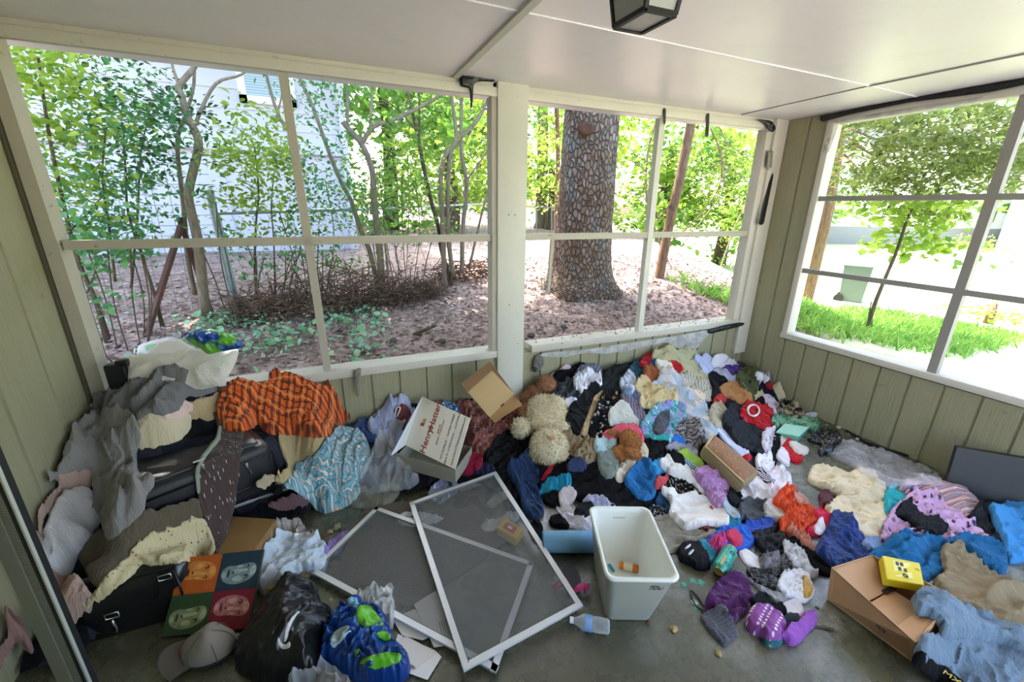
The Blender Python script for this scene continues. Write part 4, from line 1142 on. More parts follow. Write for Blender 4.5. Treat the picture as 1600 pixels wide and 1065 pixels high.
# ------------------------------------------------------------------ fabrics
def fabric(color, pat=None, c2=None, c3=None, s=1.0, rough=.88, rot=0.0, sheen=.12, weave=.25, spec=.25, name=None, trans=0, alpha=None, crease=.33):
    t = NT(name or ('%s_fabric' % (pat or 'plain')))
    uv = t.coord('UV', 1.0, rot)
    base = lin(color) if isinstance(color, str) else color
    if max(base) < .035: base = tuple(x*.6 for x in base); sheen = 0.0; spec = .18
    c2 = c2 or '#ffffff'; c3 = c3 or c2
    big = t.noise(uv, 7, 3)
    c = t.mix(big, tuple(x*.88 for x in base), tuple(min(1, x*1.10) for x in base))
    X, Y, _ = t.sep(uv)
    if pat == 'stripes':
        k = t.wave(uv, 6.0/s, .6, 2, 1.2); c = t.mix(t.ramp(k, [(.5, 0), (.62, 1)]), c, c2)
    elif pat == 'multistripe':
        k = t.math('FRACT', t.math('MULTIPLY', Y, 2.2/s))
        c = t.ramp(k, [(0, color), (.12, c2), (.22, c3), (.34, '#6b5560'), (.42, c2), (.5, color), (.6, '#d8c8bc'), (.68, c3), (.8, '#8a7480'), (.9, c2), (1, color)], 'CONSTANT')
    elif pat == 'bands':
        k = t.math('FRACT', t.math('MULTIPLY', X, 1.9/s))
        c = t.ramp(k, [(0, '#453c3d'), (.28, '#9a8274'), (.40, '#8f8c90'), (.64, '#8a7568'), (.76, '#2e2524')], 'CONSTANT')
    elif pat == 'plaid':
        wx = t.wave(uv, 4.4/s, .15, 1); wy = t.wave(uv, 4.4/s, .15, 1, 1, 'SIN', 'Y')
        fx = t.wave(uv, 13.0/s, .1); fy = t.wave(uv, 13.0/s, .1, 0, 1, 'SIN', 'Y')
        c = t.mix(t.ramp(wx, [(.80, 0), (.86, .85)]), c, c2); c = t.mix(t.ramp(wy, [(.80, 0), (.86, .85)]), c, c2)
        c = t.mix(t.ramp(fx, [(.93, 0), (.96, .45)]), c, c2); c = t.mix(t.ramp(fy, [(.93, 0), (.96, .45)]), c, c2)
        c = t.mix(t.ramp(t.wave(uv, 2.2/s, .1), [(.975, 0), (.985, .5)]), c, c3); c = t.mix(t.ramp(t.wave(uv, 2.2/s, .1, 0, 1, 'SIN', 'Y'), [(.975, 0), (.985, .5)]), c, c3)
    elif pat == 'dots':
        k = t.voro(uv, 42/s, 'Distance', 'F1', .55); c = t.mix(t.ramp(k, [(.22, 1), (.30, 0)]), c, c2)
    elif pat == 'flecks':
        k = t.voro(t.coord('UV', (1, 2.6, 1), rot), 30/s, 'Distance', 'F1', .8); c = t.mix(t.ramp(k, [(.16, 1), (.24, 0)]), c, c2)
    elif pat == 'floral':
        cell = t.voro(uv, 11/s, 'Color'); kd = t.voro(uv, 11/s, 'Distance')
        wob = t.math('ADD', kd, t.math('MULTIPLY', t.noise(uv, 40/s, 3), .5))
        c = t.mix(t.ramp(wob, [(.50, 1), (.60, 0)]), c, t.mix(t.ramp(t.sep(cell)[0], [(.45, 0), (.5, 1)], 'CONSTANT'), c2, c3))
    elif pat == 'paisley':
        w = t.noise(uv, 7/s, 2, .5, 0, 'Color'); wv = t.n('VectorMath', operation='MULTIPLY_ADD')
        t.set(wv.inputs[0], w); wv.inputs[1].default_value = (.16*s, .16*s, .1); t.set(wv.inputs[2], uv)
        kd = t.voro(wv.outputs[0], 6.5/s, 'Distance'); ring = t.wave(wv.outputs[0], 1, 0)
        sn = t.math('FRACT', t.math('MULTIPLY', kd, 5.2))
        col = t.ramp(sn, [(0, color), (.22, c2), (.40, '#eadfce'), (.52, c3), (.66, color), (.80, '#3d5f86'), (.9, c2)], 'CONSTANT')
        tiny = t.ramp(t.voro(uv, 60/s, 'Distance'), [(.3, 0), (.42, 1)])
        c = t.mix(t.math('MULTIPLY', tiny, .22), col, '#c9d6d2'); c = t.mix(t.ramp(t.voro(wv.outputs[0], 22/s, 'Distance', 'DISTANCE_TO_EDGE'), [(.02, .8), (.05, 0)]), c, '#4c6f86')
    elif pat == 'camo':
        w = t.noise(uv, 13/s, 3, .6); c = t.ramp(w, [(.36, c2), (.44, color), (.52, c3), (.60, '#c6d5e4'), (.64, color)], 'CONSTANT')
    elif pat == 'tiedye':
        w = t.noise(uv, 8/s, 3, .55, .6); c = t.mix(t.ramp(w, [(.42, 0), (.62, 1)]), c, c2)
    elif pat == 'print':
        w = t.noise(t.coord('UV', (1, 2.2, 1), rot), 55/s, 2, .5); c = t.mix(t.ramp(w, [(.56, 0), (.60, 1)]), c, c2)
    elif pat == 'denim':
        w = t.noise(t.coord('UV', (1, 9, 1), rot), 90, 3); c = t.mix(t.ramp(w, [(.35, 0), (.7, .55)]), c, c2)
    elif pat == 'knit':
        w = t.wave(uv, 38/s, 1.2, 2, 3); c = t.mix(t.math('MULTIPLY', w, .55), c, c2)
    elif pat == 'speck':
        w = t.noise(uv, 130/s, 3, .7); c = t.mix(t.ramp(w, [(.52, 0), (.60, .8)]), c, c2)
    elif pat == 'fairisle':
        w = t.voro(uv, 36/s, 'Distance', 'F1', .15); rows = t.wave(uv, 4.5/s, 0, 0, 1, 'SIN', 'Y')
        c = t.mix(t.math('MULTIPLY', t.ramp(w, [(.26, 1), (.34, 0)]), t.ramp(rows, [(.35, 0), (.5, 1)])), c, c2)
    elif pat == 'bag':
        w = t.noise(uv, 6/s, 2, .5, .8); c = t.ramp(w, [(.35, '#e6ece6'), (.42, color), (.50, c2), (.57, '#0f2c6a'), (.63, c3), (.70, color), (.74, '#dfe8f0')], 'CONSTANT')
    elif pat == 'laundry':
        w = t.voro(uv, 9/s, 'Color'); c = t.ramp(t.sep(w)[0], [(0, color), (.3, c2), (.55, c3), (.8, '#2b2b33'), (1, color)], 'CONSTANT')
    wv_ = t.noise(t.coord('UV', (1, 1, 1)), 420, 2, .6)
    soil = t.noise(uv, 22, 4, .6)
    cr1 = t.math('ABSOLUTE', t.math('SUBTRACT', t.noise(t.coord('UV', (1, 1.9, 1), .5), 15, 3, .55, .8), .5))
    cr2 = t.math('ABSOLUTE', t.math('SUBTRACT', t.noise(t.coord('UV', (1.5, 1, 1), -.6), 34, 2, .5, .6), .5))
    nr0 = t.bump(t.math('ADD', cr1, t.math('MULTIPLY', cr2, .45)), crease, .045)
    nr = t.bump(t.math('ADD', t.math('MULTIPLY', wv_, weave), t.math('MULTIPLY', soil, .5)), .35, .004, nr0)
    return t.pbr(c, rough, 0, nr, spec, sheen=sheen, alpha=alpha)
def plastic(color, rough=.25, alpha=1.0, c2=None, name='plastic_film', trans=.3):
    t = NT(name)
    uv = t.coord('UV')
    c = lin(color); c = t.mix(t.noise(uv, 12, 3), tuple(x*.9 for x in c), tuple(min(1, x*1.1) for x in c))
    if c2: c = t.mix(t.ramp(t.noise(uv, 9, 3), [(.48, 0), (.55, 1)]), c, c2)
    nr = t.bump(t.noise(uv, 24, 3, .5), .4, .008)
    b = t.n('BsdfPrincipled'); t.set(b.inputs['Base Color'], c); b.inputs['Roughness'].default_value = rough; t.set(b.inputs['Normal'], nr)
    last = b.outputs[0]
    if trans:
        tr = t.n('BsdfTranslucent'); t.set(tr.inputs['Color'], c); mx = t.n('MixShader'); mx.inputs[0].default_value = trans
        t.t.links.new(last, mx.inputs[1]); t.t.links.new(tr.outputs[0], mx.inputs[2]); last = mx.outputs[0]
    if alpha < 1:
        tp = t.n('BsdfTransparent'); mx = t.n('MixShader')
        t.set(mx.inputs[0], t.ramp(t.noise(uv, 6, 2, .5), [(.35, alpha*.7), (.7, min(1, alpha*1.35))]))
        t.t.links.new(tp.outputs[0], mx.inputs[1]); t.t.links.new(last, mx.inputs[2]); last = mx.outputs[0]
    t.t.links.new(last, t.out.inputs[0])
    return t.m
# ================================================================== what lies under everything
# filler core of the heap, coloured near black for the shade in its gaps
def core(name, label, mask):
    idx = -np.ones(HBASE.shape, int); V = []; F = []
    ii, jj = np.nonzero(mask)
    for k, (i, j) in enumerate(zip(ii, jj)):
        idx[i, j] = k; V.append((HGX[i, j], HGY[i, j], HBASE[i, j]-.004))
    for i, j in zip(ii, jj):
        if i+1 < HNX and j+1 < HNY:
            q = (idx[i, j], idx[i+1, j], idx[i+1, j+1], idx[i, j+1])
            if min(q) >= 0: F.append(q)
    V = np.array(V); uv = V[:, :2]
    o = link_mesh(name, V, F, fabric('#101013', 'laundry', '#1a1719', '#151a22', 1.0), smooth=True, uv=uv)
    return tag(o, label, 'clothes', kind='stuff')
_st = 1
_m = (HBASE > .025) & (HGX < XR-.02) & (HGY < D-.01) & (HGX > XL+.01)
core('clothes_heap', 'jumble of clothes darkened as shade in the gaps of the big heap', _m & (HGX > .0))
core('bedding_heap', 'bundled bedding darkened as shade in the gaps below the black suitcase', _m & (HGX <= .0))

# ribbed brown mat on the floor under the loose window screens
t = NT('ribbed_brown_mat'); k = t.wave(t.coord('Object', 1, .35), 42, 1.5, 2, 2, 'SIN', 'Y')
M_MAT = t.pbr(t.mix(k, '#4d4740', '#7a7268'), .9, 0, t.bump(k, .6, .004), .2)
q = [at(px, py, 'z', .006) for px, py in [(548, 838), (572, 792), (648, 782), (700, 800), (742, 790), (800, 840), (720, 900), (640, 950), (520, 905)]]
m = MB(); m.poly(q, .008, (0, 0, 1)); rug = m.build('floor_mat', M_MAT)
tag(rug, 'ribbed brown floor mat lying under the loose window screens', 'mat')

# ---------------------------------------------------------------- black suitcase
M_NYLON = plain('black_nylon', '#15161a', .45, noise=.15, nscale=60, bump=.3, bscale=260)
M_NYLON2 = plain('black_nylon_panel', '#1a1c22', .4, noise=.12, nscale=40, bump=.25, bscale=220)
M_BLKPL = plain('black_plastic', '#0b0b0d', .35)
M_STEEL = plain('zip_pull_steel', '#b9b7ae', .3, .9)
ft = .50; fb = .21
pR = at(424, 690, 'z', ft); pL = at(229, 764, 'z', ft)
xd = (pR-pL).normalized(); yd = Vector((-xd.y, xd.x, 0))
SCM = frame_matrix(pR-xd*.60, xd, yd); SCM.translation.z = fb
sc = thing('suitcase', 'large black soft-sided suitcase lying flat below the plaid blanket', 'suitcase')
sc.matrix_world = SCM
L, Wd, Hh = .60, .40, ft-fb
m = MB(); m.box((L/2, Wd/2, Hh/2), (L, Wd, Hh), bevel=.045, seg=4); m.build('body', M_NYLON, sc, smooth=True)
m = MB(); m.box((L/2, Wd/2-.01, Hh-.004), (L-.09, Wd-.09, .03), bevel=.012, seg=3); m.build('front_pocket', M_NYLON2, sc, smooth=True)
m = MB()
for z in (.09, Hh-.055): m.tube([(.03, -.002, z), (L-.04, -.002, z), (L-.004, .03, z), (L+.001, Wd-.05, z)], .006, 8)
m.build('piping', M_BLKPL, sc, smooth='all')
for x, z, tl in ((.47, Hh-.07, .035), (.30, Hh+.012, .0)):
    m = MB(); m.box((x, -.008, z), (.012, .008, .02), bevel=.002); m.bar((x, -.014, z-.008), (x+.012, -.018, z-.05), .009, .004); m.build('zipper_pull', M_STEEL, sc)
m = MB(); m.box((.30, .05, Hh+.018), (.05, .012, .006), bevel=.002); m.build('zipper_pull', M_STEEL, sc)
m = MB(); m.tube([(L+.0, .10, .14), (L+.02, .13, .14), (L+.02, .26, .14), (L, .29, .14)], .012, 8); m.build('handle', M_BLKPL, sc, smooth='all')
m = MB(); m.lathe([(0, -.02), (.022, -.02), (.026, 0), (.022, .02), (0, .02)], 16, Matrix.Translation((L-.02, -.012, .01)) @ Matrix.Rotation(math.pi/2, 4, 'X')); m.build('wheel', M_BLKPL, sc, smooth=True)
raise_poly([SCM @ Vector(p) for p in [(0, 0, 0), (L, 0, 0), (L, Wd, 0), (0, Wd, 0)]], ft, .12)
# cardboard box lying flat under the runner, and the one under the hem of the suitcase
M_KRAFT = plain('kraft_cardboard', '#8d6c3f', .6, noise=.08, nscale=14)
M_KRAFT2 = plain('pale_cardboard', '#b89068', .75, noise=.10, nscale=10, bump=.15, bscale=30)
def oriented_box(name, label, cat, a, b, w, z0, z1, mat, flip=1, bevel=.004):
    """box whose front bottom edge runs from a to b"""
    a = Vector((a[0], a[1], 0)); b = Vector((b[0], b[1], 0)); xd = (b-a).normalized(); yd = Vector((-xd.y, xd.x, 0))*flip
    M = frame_matrix((a.x, a.y, z0), xd, yd); L = (b-a).length
    o = thing(name, label, cat); o.matrix_world = M
    return o, L
def top_quad_box(name, label, cat, pxs, z1, z0, mat, lid=None):
    P = [at(px, py, 'z', z1) for px, py in pxs]; c = sum(P, Vector())/len(P); c.z = z0
    o = thing(name, label, cat, c)
    bt = [Vector((p.x, p.y, z0))-c for p in P]; tp = [p-c for p in P]
    m = MB(); m.hexa(bt+tp); body = m.build('body', mat, o)
    raise_poly([(p.x, p.y) for p in P], z1)
    return o, tp, bt
bx, tp, bt = top_quad_box('carton', 'smooth brown carton lying flat behind the four-color painting', 'box', [(322, 872), (396, 862), (431, 812), (345, 806)], .16, .0, M_KRAFT)
m = MB(); m.poly([p+Vector((0, 0, .001)) for p in tp], .003, (0, 0, 1)); m.build('lid', M_KRAFT, bx)
bx2, tp, bt = top_quad_box('carton', 'small brown carton wedged under the grey slatted panels', 'box', [(352, 800), (404, 784), (418, 770), (352, 776)], .15, .02, M_KRAFT)
# grey folded shutter panels sticking out under the suitcase
M_GREYPL = plain('grey_panel', '#8b8d8e', .45, noise=.1)
for k, (pxs, z, lab) in enumerate([([(330, 790), (455, 752), (463, 744), (452, 740), (330, 768)], .185, 'upper grey slatted panel jutting out under the black suitcase'), ([(330, 806), (452, 765), (465, 750), (458, 747), (330, 785)], .165, 'lower grey slatted panel resting on the small brown carton')][::-1]):
    P = [at(px, py, 'z', z) for px, py in pxs]; m = MB(); m.poly(P, .013, (0, 0, 1))
    o = thing('slatted_panel', lab, 'panel'); m.build('board', M_GREYPL, o)
    m = MB(); m.tube([P[0]+Vector((0, 0, .014)), P[1]+Vector((0, 0, .014)), P[2]+Vector((0, 0, .014))], .004, 6); m.build('edge_strip', plain('pale_edge_%d' % k, '#b6b9ba', .4), o)
    raise_poly(P, z+.013)

# ---------------------------------------------------------------- black leather bag standing at the lower left
M_LEATHER = plain('black_leather', '#0d0d10', .28, noise=.2, bump=.25, bscale=50, coat=.3)
a = at(112, 1012, 'z', .0); b = at(300, 958, 'z', .0)
at_ = at(112, 955, 'z', .24); bt_ = at(296, 866, 'z', .24)
bag = thing('briefcase', 'shiny black leather briefcase with buckles standing at the lower left', 'bag', (a+b)/2)
org = (a+b)/2
xd = (b-a).normalized(); back = Vector((-xd.y, xd.x, 0))
m = MB()
N = 12
prof = [(0, 0), (.005, .03), (.018, .10), (.03, .17), (.05, .225), (.085, .245), (.125, .225), (.145, .17), (.15, .08), (.15, 0)]
rings = []
Lb = (b-a).length
for i in range(N+1):
    s = i/N; w = 1-.5*abs(2*s-1)**6
    rings.append([m.bm.verts.new((a-org)+xd*(Lb*s)+back*(.075+(p-.075)*w)+Vector((0, 0, h*(1-.08*abs(2*s-1)**4)))) for p, h in prof])
for A, B in zip(rings, rings[1:]):
    for k in range(len(prof)-1): m.bm.faces.new((A[k], A[k+1], B[k+1], B[k]))
m.bm.faces.new(rings[0]); m.bm.faces.new(list(reversed(rings[-1])))
m.build('body', M_LEATHER, bag, smooth='all')
def onbag(s, p, h, out=.004): return (a-org)+xd*(Lb*s)+back*(p-out)+Vector((0, 0, h))
m = MB(); m.tube([onbag(.04, .0, .05), onbag(.05, .015, .15), onbag(.10, .05, .222), onbag(.9, .05, .222), onbag(.96, .015, .15), onbag(.97, .0, .05)], .005, 8); m.build('piping', M_BLKPL, bag, smooth='all')
m = MB(); m.bar(onbag(.80, .012, .12), onbag(.84, .045, .22), .03, .004, up=back); m.build('strap', M_LEATHER, bag)
for (s, p, h) in ((.84, .035, .20), (.37, .012, .10)):
    m = MB(); c = onbag(s, p, h, .010); m.tube([c+xd*.022+Vector((0, 0, .012)), c-xd*.022+Vector((0, 0, .012)), c-xd*.022-Vector((0, 0, .012)), c+xd*.022-Vector((0, 0, .012))], .0032, 6, closed=True); m.build('buckle', M_STEEL, bag, smooth='all')
m = MB(); c = onbag(.37, .008, .085, .012); m.tube([c, c+Vector((0, 0, -.02)), c+xd*.004+Vector((0, 0, -.045)), c+Vector((0, 0, -.065))], [.003, .006, .004, .005], 6); m.build('clasp', M_STEEL, bag, smooth='all')
m = MB(); m.tube([onbag(.22, .03, .19, .012), onbag(.235, .025, .17, .012)], .006, 8); m.build('rivet', M_STEEL, bag)
raise_poly([(a), (b), (b+back*.15), (a+back*.15)], .235, .03)
HM_BAG = True
# ================================================================== soft things, laid from the bottom of the heap to the top
def G(name, label, cat, poly, color, pat=None, c2=None, c3=None, s=1.0, rot=0.0, rough=.88, sheen=.12, **kw):
    m = fabric(color, pat, c2, c3, s, rough, rot, sheen)
    m.name = name+'_cloth'
    return cloth(name, label, cat, poly, m, **kw)
def PL(name, label, cat, poly, color, alpha=1.0, c2=None, rough=.25, trans=.3, **kw):
    m = plastic(color, rough, alpha, c2, name+'_film', trans)
    kw.setdefault('sharp', .6); kw.setdefault('wl', .05); kw.setdefault('crump', .6); kw.setdefault('aniso', 1.6)
    return cloth(name, label, cat, poly, m, **kw)

# ---- left corner: bedding piled in front of the wall
G('pillow', 'tan satin pillow squeezed under the orange plaid blanket', 'pillow', '434,676 452,667 521,660 520,674 498,691 477,712 460,732 440,748 428,744 450,722 442,702', '#a8966e', rough=.5, t=.05, amp=.022, wl=.07, ang=70, belly=.03)
G('pillow_sham', 'tan cotton sham folded on top of the black suitcase', 'bedding', '296,624 342,614 346,640 330,652 296,650', '#b29f7a', t=.03, amp=.012)
G('pillow', 'cream pillow lying on the black suitcase under the grey sheet', 'pillow', '205,655 237,634 263,630 296,642 294,659 276,676 250,687 215,691', '#cabd9e', t=.03, amp=.008, wl=.10, belly=.075, edge=.03, soft=4)
SILL_PILLOW_HERE = True
G('pillowcase', 'pink floral pillowcase corner folded on the cream pillow', 'bedding', '256,650 259,635 286,622 302,629 301,645 279,648', '#d6bcb2', 'floral', '#a9645e', '#c48f86', .7, t=.016, amp=.014, wl=.05)
G('blanket', 'mauve flowered sheet hanging along the left wall at the far left', 'bedding', '24,806 40,770 62,740 80,737 116,724 147,721 152,737 135,754 105,767 78,798 62,830 74,872 100,885 128,905 142,926 136,946 118,962 96,976 75,942 55,900 40,862', '#b2988b', 'floral', '#a06a66', '#c8aaa0', .8, t=.03, amp=.035, wl=.09, ang=60, aniso=3)
G('blanket', 'dusty pink flowered cloth on the floor behind the leaning screen door', 'bedding', '-8,905 14,930 30,970 52,1014 -8,1030', '#8f6e66', 'floral', '#6a4744', '#b39c92', .8, t=.03, amp=.03)
G('cushion', 'olive brown chair cushion with piped edge below the suitcase', 'cushion', '115,850 165,826 226,792 310,772 318,795 275,815 234,843 197,879 161,910 142,900', '#5f5645', t=.05, amp=.010, wl=.12, belly=.03, edge=.03)
G('pillow', 'white pillow lying on its side between mauve sheet and grey sheet', 'pillow', '62,834 79,795 110,756 142,762 156,801 133,821 118,846 106,876 92,885 64,867', '#c4c3c2', rough=.7, t=.04, amp=.010, wl=.12, belly=.09, edge=.035, soft=4)
gs = G('bed_sheet', 'grey bed sheet draped over the pillows from the window sill downward', 'bedding', '130,640 147,617 184,601 208,585 231,567 263,559 286,560 300,580 334,584 341,598 315,606 284,613 276,629 250,637 231,632 212,645 186,640 163,635 139,650', '#757474', t=.03, amp=.045, wl=.085, ang=28, aniso=3.2, soft=3)
G('bed_sheet', 'grey sheet end falling over the front of the black suitcase', 'bedding', '132,663 145,643 163,631 189,633 209,648 216,669 209,711 211,730 238,737 235,752 227,764 216,796 165,835 158,811 145,793 150,771 144,746 140,722 116,726 72,738 92,714 106,692', '#85827e', t=.03, amp=.04, wl=.085, ang=105, aniso=3, soft=2.5)
# table runner with its paler back showing where it flips over
rn = G('table_runner', 'brown runner with white flecks hanging down over the black suitcase', 'runner', '334,650 343,647 352,656 381,661 380,680 376,699 369,750 367,788 354,830 335,864 327,830 310,775 305,732 316,709 338,684 342,662', '#4c3d3a', 'flecks', '#cfd0c6', None, .55, rough=.9, t=.016, amp=.012, wl=.12, ang=100, soft=4)
G('runner_edge', 'pale green bound edge', None, '308,774 304,733 315,709 337,683 341,661 347,662 343,686 320,713 311,735 314,774', '#8f9a88', parent=rn, t=.012, amp=.002, update=False)
G('table_runner', 'cream speckled runner end folded over the black briefcase', 'runner', '130,950 158,905 192,871 232,840 268,820 303,811 324,821 335,853 321,868 276,872 218,877 190,902 171,922 150,938', '#cdbf96', 'flecks', '#4a3a34', None, .5, t=.018, amp=.02, wl=.09, ang=25)
pl_ = G('blanket', 'bright orange plaid blanket bunched under the left window mullion', 'blanket', '337,636 346,613 361,598 384,602 409,594 437,583 457,586 483,597 518,596 532,613 544,636 541,655 521,667 488,668 452,663 427,663 409,657 401,646 376,657 351,656', '#d9621f', 'plaid', '#53251c', '#e8a060', .5, rot=.5, rough=.8, t=.05, amp=.036, wl=.085, ang=15, aniso=1.9, belly=.05, soft=3)
G('sweater_sleeve', 'tan sleeve end poking out below the suitcase corner', 'clothes', '399,750 427,738 432,746 406,762', '#b0a085', t=.03, amp=.006, belly=.01)
G('garment', 'dusky pink garment on the floor under the slatted panels', 'clothes', '418,790 440,776 482,766 488,776 468,790 444,796', '#5a4144', t=.02, amp=.015)
G('jeans', 'dark blue jeans wadded behind the teal paisley cushion', 'clothes', '546,664 562,660 577,656 591,670 590,678 576,684 566,674 552,668', '#2a4474', 'denim', '#5b78a8', t=.03, amp=.03, wl=.06)
G('duvet', 'teal paisley cushion cover slumped from the heap to the floor', 'bedding', '440,744 462,724 493,697 508,682 523,668 548,662 566,667 577,690 571,712 565,727 554,743 562,753 550,769 528,779 503,786 488,775 475,762 462,750', '#63a6ae', 'paisley', '#3f8796', '#d9ab8a', .75, rough=.8, t=.06, amp=.035, wl=.11, ang=60, belly=.06, edge=.03)
# ---- middle: behind the hat box
G('sweatshirt', 'pale blue-grey sweatshirt heaped against the back wall left of the hat box', 'clothes', '574,662 588,640 616,622 632,617 650,628 646,641 640,656 632,668 616,692 602,676 588,670', '#9ba3be', rough=.9, t=.04, amp=.035, wl=.07, ang=80)
h_ = G('hooded_top', 'rust red hooded top with a white cord left of the hat box', 'clothes', '616,636 630,632 642,640 637,656 622,656', '#6c3a3a', t=.02, amp=.016)
c_ = np.array(hit([(617, 654), (619, 642), (623, 638), (625, 642), (620, 654)], .03)[0]); mm = MB(); mm.tube(smooth_path([Vector(p) for p in c_+np.array([0, -.01, .02])]), .004, 6)
o = mm.build('cord', plain('white_cord', '#d9d7d2', .8), h_, smooth='all'); o.data.transform(Matrix.Translation(-Vector(h_['_org'])))
G('cap', 'grey cloth cap peeking out behind the plastic bag', 'clothes', '606,658 634,654 634,666 624,676 612,670', '#9d9da4', t=.02, amp=.012)
G('garment', 'black cloth behind the top corner of the hat box', 'clothes', '640,628 664,620 700,622 735,612 740,624 700,632 660,638', '#221d1d', t=.02, amp=.02)
G('blanket', 'rust and mauve paisley throw spread under the open carton', 'blanket', '660,632 676,622 700,624 732,626 752,640 770,660 792,650 806,642 819,632 824,648 818,661 786,676 772,690 762,711 745,707 730,698 722,690 716,660 690,650', '#86514a', 'floral', '#5c3238', '#b98a68', .30, t=.03, amp=.03, wl=.055, ang=40)
G('book', 'small blue printed booklet standing behind the hat box', 'booklet', '690,634 693,623 704,625 717,636 718,645', '#2f5f8c', 'print', '#cfd6e2', t=.016, amp=.002, update=False)
PL('plastic_bag', 'clear crumpled plastic bag lying left of the hat box', 'plastic bag', '595,672 607,675 614,690 622,712 636,730 656,742 640,753 605,757 572,764 562,754 575,722 585,700', '#e6e9ee', .34, rough=.08, t=.03, amp=.032, wl=.10, sharp=.3, belly=.03)
PL('plastic_bag', 'second clear plastic bag flattened on the floor below the first', 'plastic bag', '530,776 562,764 620,752 624,766 612,782 585,790 556,788', '#cfcfba', .3, rough=.08, t=.02, amp=.02, wl=.10, sharp=.3)
# ---- centre: dark clothes between hat box and teddy
G('jacket', 'black jacket lying left of the cream teddy bear', 'clothes', '762,706 772,688 790,672 812,666 832,688 836,706 818,712 800,722 784,738 770,730 756,716', '#141518', rough=.7, t=.03, amp=.035, wl=.075, ang=20)
G('sweater', 'navy knit sweater bunched right of the crimson cloth', 'clothes', '742,732 753,721 769,724 774,734 764,745 745,744', '#252b48', 'knit', '#161a30', t=.025, amp=.022, wl=.05)
G('scarf', 'crimson cloth lying by the right corner of the hat box', 'clothes', '717,731 727,711 738,705 755,712 750,725 733,738 722,736', '#8e1230', t=.025, amp=.022, wl=.055)
G('shirt', 'small blue-white patterned shirt under the hat box edge', 'clothes', '668,768 684,752 700,744 714,752 716,764 700,772 684,784', '#8f94a8', 'floral', '#1f2a4c', '#e0dfe6', .6, t=.018, amp=.018, wl=.05)
G('leggings', 'black leggings in the dip below the teddy bear', 'clothes', '836,744 846,722 878,716 900,714 940,722 975,745 985,760 1000,775 1030,780 1018,797 990,802 960,792 920,780 893,768 858,774', '#131215', rough=.75, t=.03, amp=.03, wl=.07, ang=160, aniso=4)
G('sweatpants', 'black sweatpants in front of the navy jeans', 'clothes', '740,745 772,736 800,740 822,770 824,798 802,800 782,770 760,752', '#15161b', t=.025, amp=.03)
G('jeans', 'dark navy jeans folded down toward the corner of the window screen', 'clothes', '793,724 806,720 820,707 834,706 844,740 836,755 845,778 849,789 847,799 835,805 820,798 816,772 806,748 795,736', '#1c3152', 'denim', '#2f4c78', t=.035, amp=.03, wl=.08, ang=110, aniso=3.4)
# ---- back row under the right window
G('garment', 'mauve pink top at the back left end of the big heap', 'clothes', '856,584 868,574 880,569 894,565 892,577 886,584 870,580 862,592', '#b9a4b2', t=.025, amp=.016)
G('skirt', 'black skirt wedged behind the brown plush limb', 'clothes', '864,582 884,582 900,567 926,565 912,586 890,594 866,596', '#141519', t=.025, amp=.02)
G('shirt', 'grey-lilac striped shirt behind the white ruffled top', 'clothes', '895,590 905,573 922,567 937,570 942,582 930,588 915,594 905,602', '#74788a', 'stripes', '#4e5264', None, .5, t=.025, amp=.018, wl=.05)
G('pants', 'charcoal pants crumpled left of the black jacket lining', 'clothes', '856,626 864,612 868,598 898,588 914,604 912,620 892,624 872,628', '#3a3e44', t=.03, amp=.035, wl=.05, ang=25, aniso=3)
G('jacket', 'dark green-black coat at the back of the heap', 'clothes', '922,602 938,596 948,577 978,568 987,572 982,592 966,607 948,614 935,608', '#272d2d', t=.03, amp=.022, wl=.08)
G('top', 'white ruffled lace top lying on the dark coat', 'clothes', '897,586 905,579 918,577 925,583 940,587 940,596 926,602 913,606 911,614 905,602 898,597', '#e6e9f4', t=.02, amp=.035, wl=.030, crump=.7)
G('garment', 'white cloth edge between teddy bear and charcoal pants', 'clothes', '838,624 860,615 872,624 899,619 902,626 888,634 871,633 858,625', '#d6d9eb', t=.022, amp=.016, wl=.05)
G('jeans', 'grey denim strip beside the back of the cream teddy', 'clothes', '876,632 888,632 888,656 882,666 876,658', '#3d4550', t=.02, amp=.01)
G('coat', 'long black coat spread down the heap right of the teddy', 'clothes', '942,604 916,607 893,628 884,656 887,674 905,687 917,670 926,645 938,618', '#15171b', rough=.6, t=.03, amp=.022, wl=.11, ang=120)
G('coat_lining', 'tan inner lining strip of the long black coat', 'clothes', '944,608 932,616 921,643 908,678 917,681 928,660 936,637 945,616', '#a8926e', rough=.5, t=.016, amp=.010, wl=.05, ang=115)
G('dress', 'black dress with tiny pale flowers beside the tan lining', 'clothes', '947,606 937,622 932,641 919,674 928,686 946,668 958,660 956,636 966,622 964,609', '#121114', 'floral', '#b9975e', '#a8a9ae', .32, t=.025, amp=.02, wl=.07)
G('sweater', 'dark teal sweater at the back of the heap left of the rust cloth', 'clothes', '984,570 996,563 1007,570 1014,581 1013,594 996,592 987,581', '#1e485f', t=.03, amp=.02, wl=.055, ang=10)
G('tee_shirt', 'red cloth at the back of the heap against the wall', 'clothes', '999,566 1008,555 1019,552 1025,559 1014,568 1005,570', '#b11222', t=.028, amp=.014)
G('jacket', 'olive-beige jacket on top of the heap by the back wall', 'clothes', '1018,553 1026,543 1048,543 1077,548 1090,558 1104,578 1108,594 1098,596 1088,588 1075,581 1054,565 1027,561', '#aaa680', t=.04, amp=.03, wl=.09, ang=155, aniso=3)
G('jeans', 'blue denim and navy strip left of the pale aqua sheet', 'clothes', '1014,566 1023,561 1030,575 1046,583 1054,592 1044,597 1033,590 1021,575', '#2d4b82', 'denim', '#1a2440', t=.025, amp=.018)
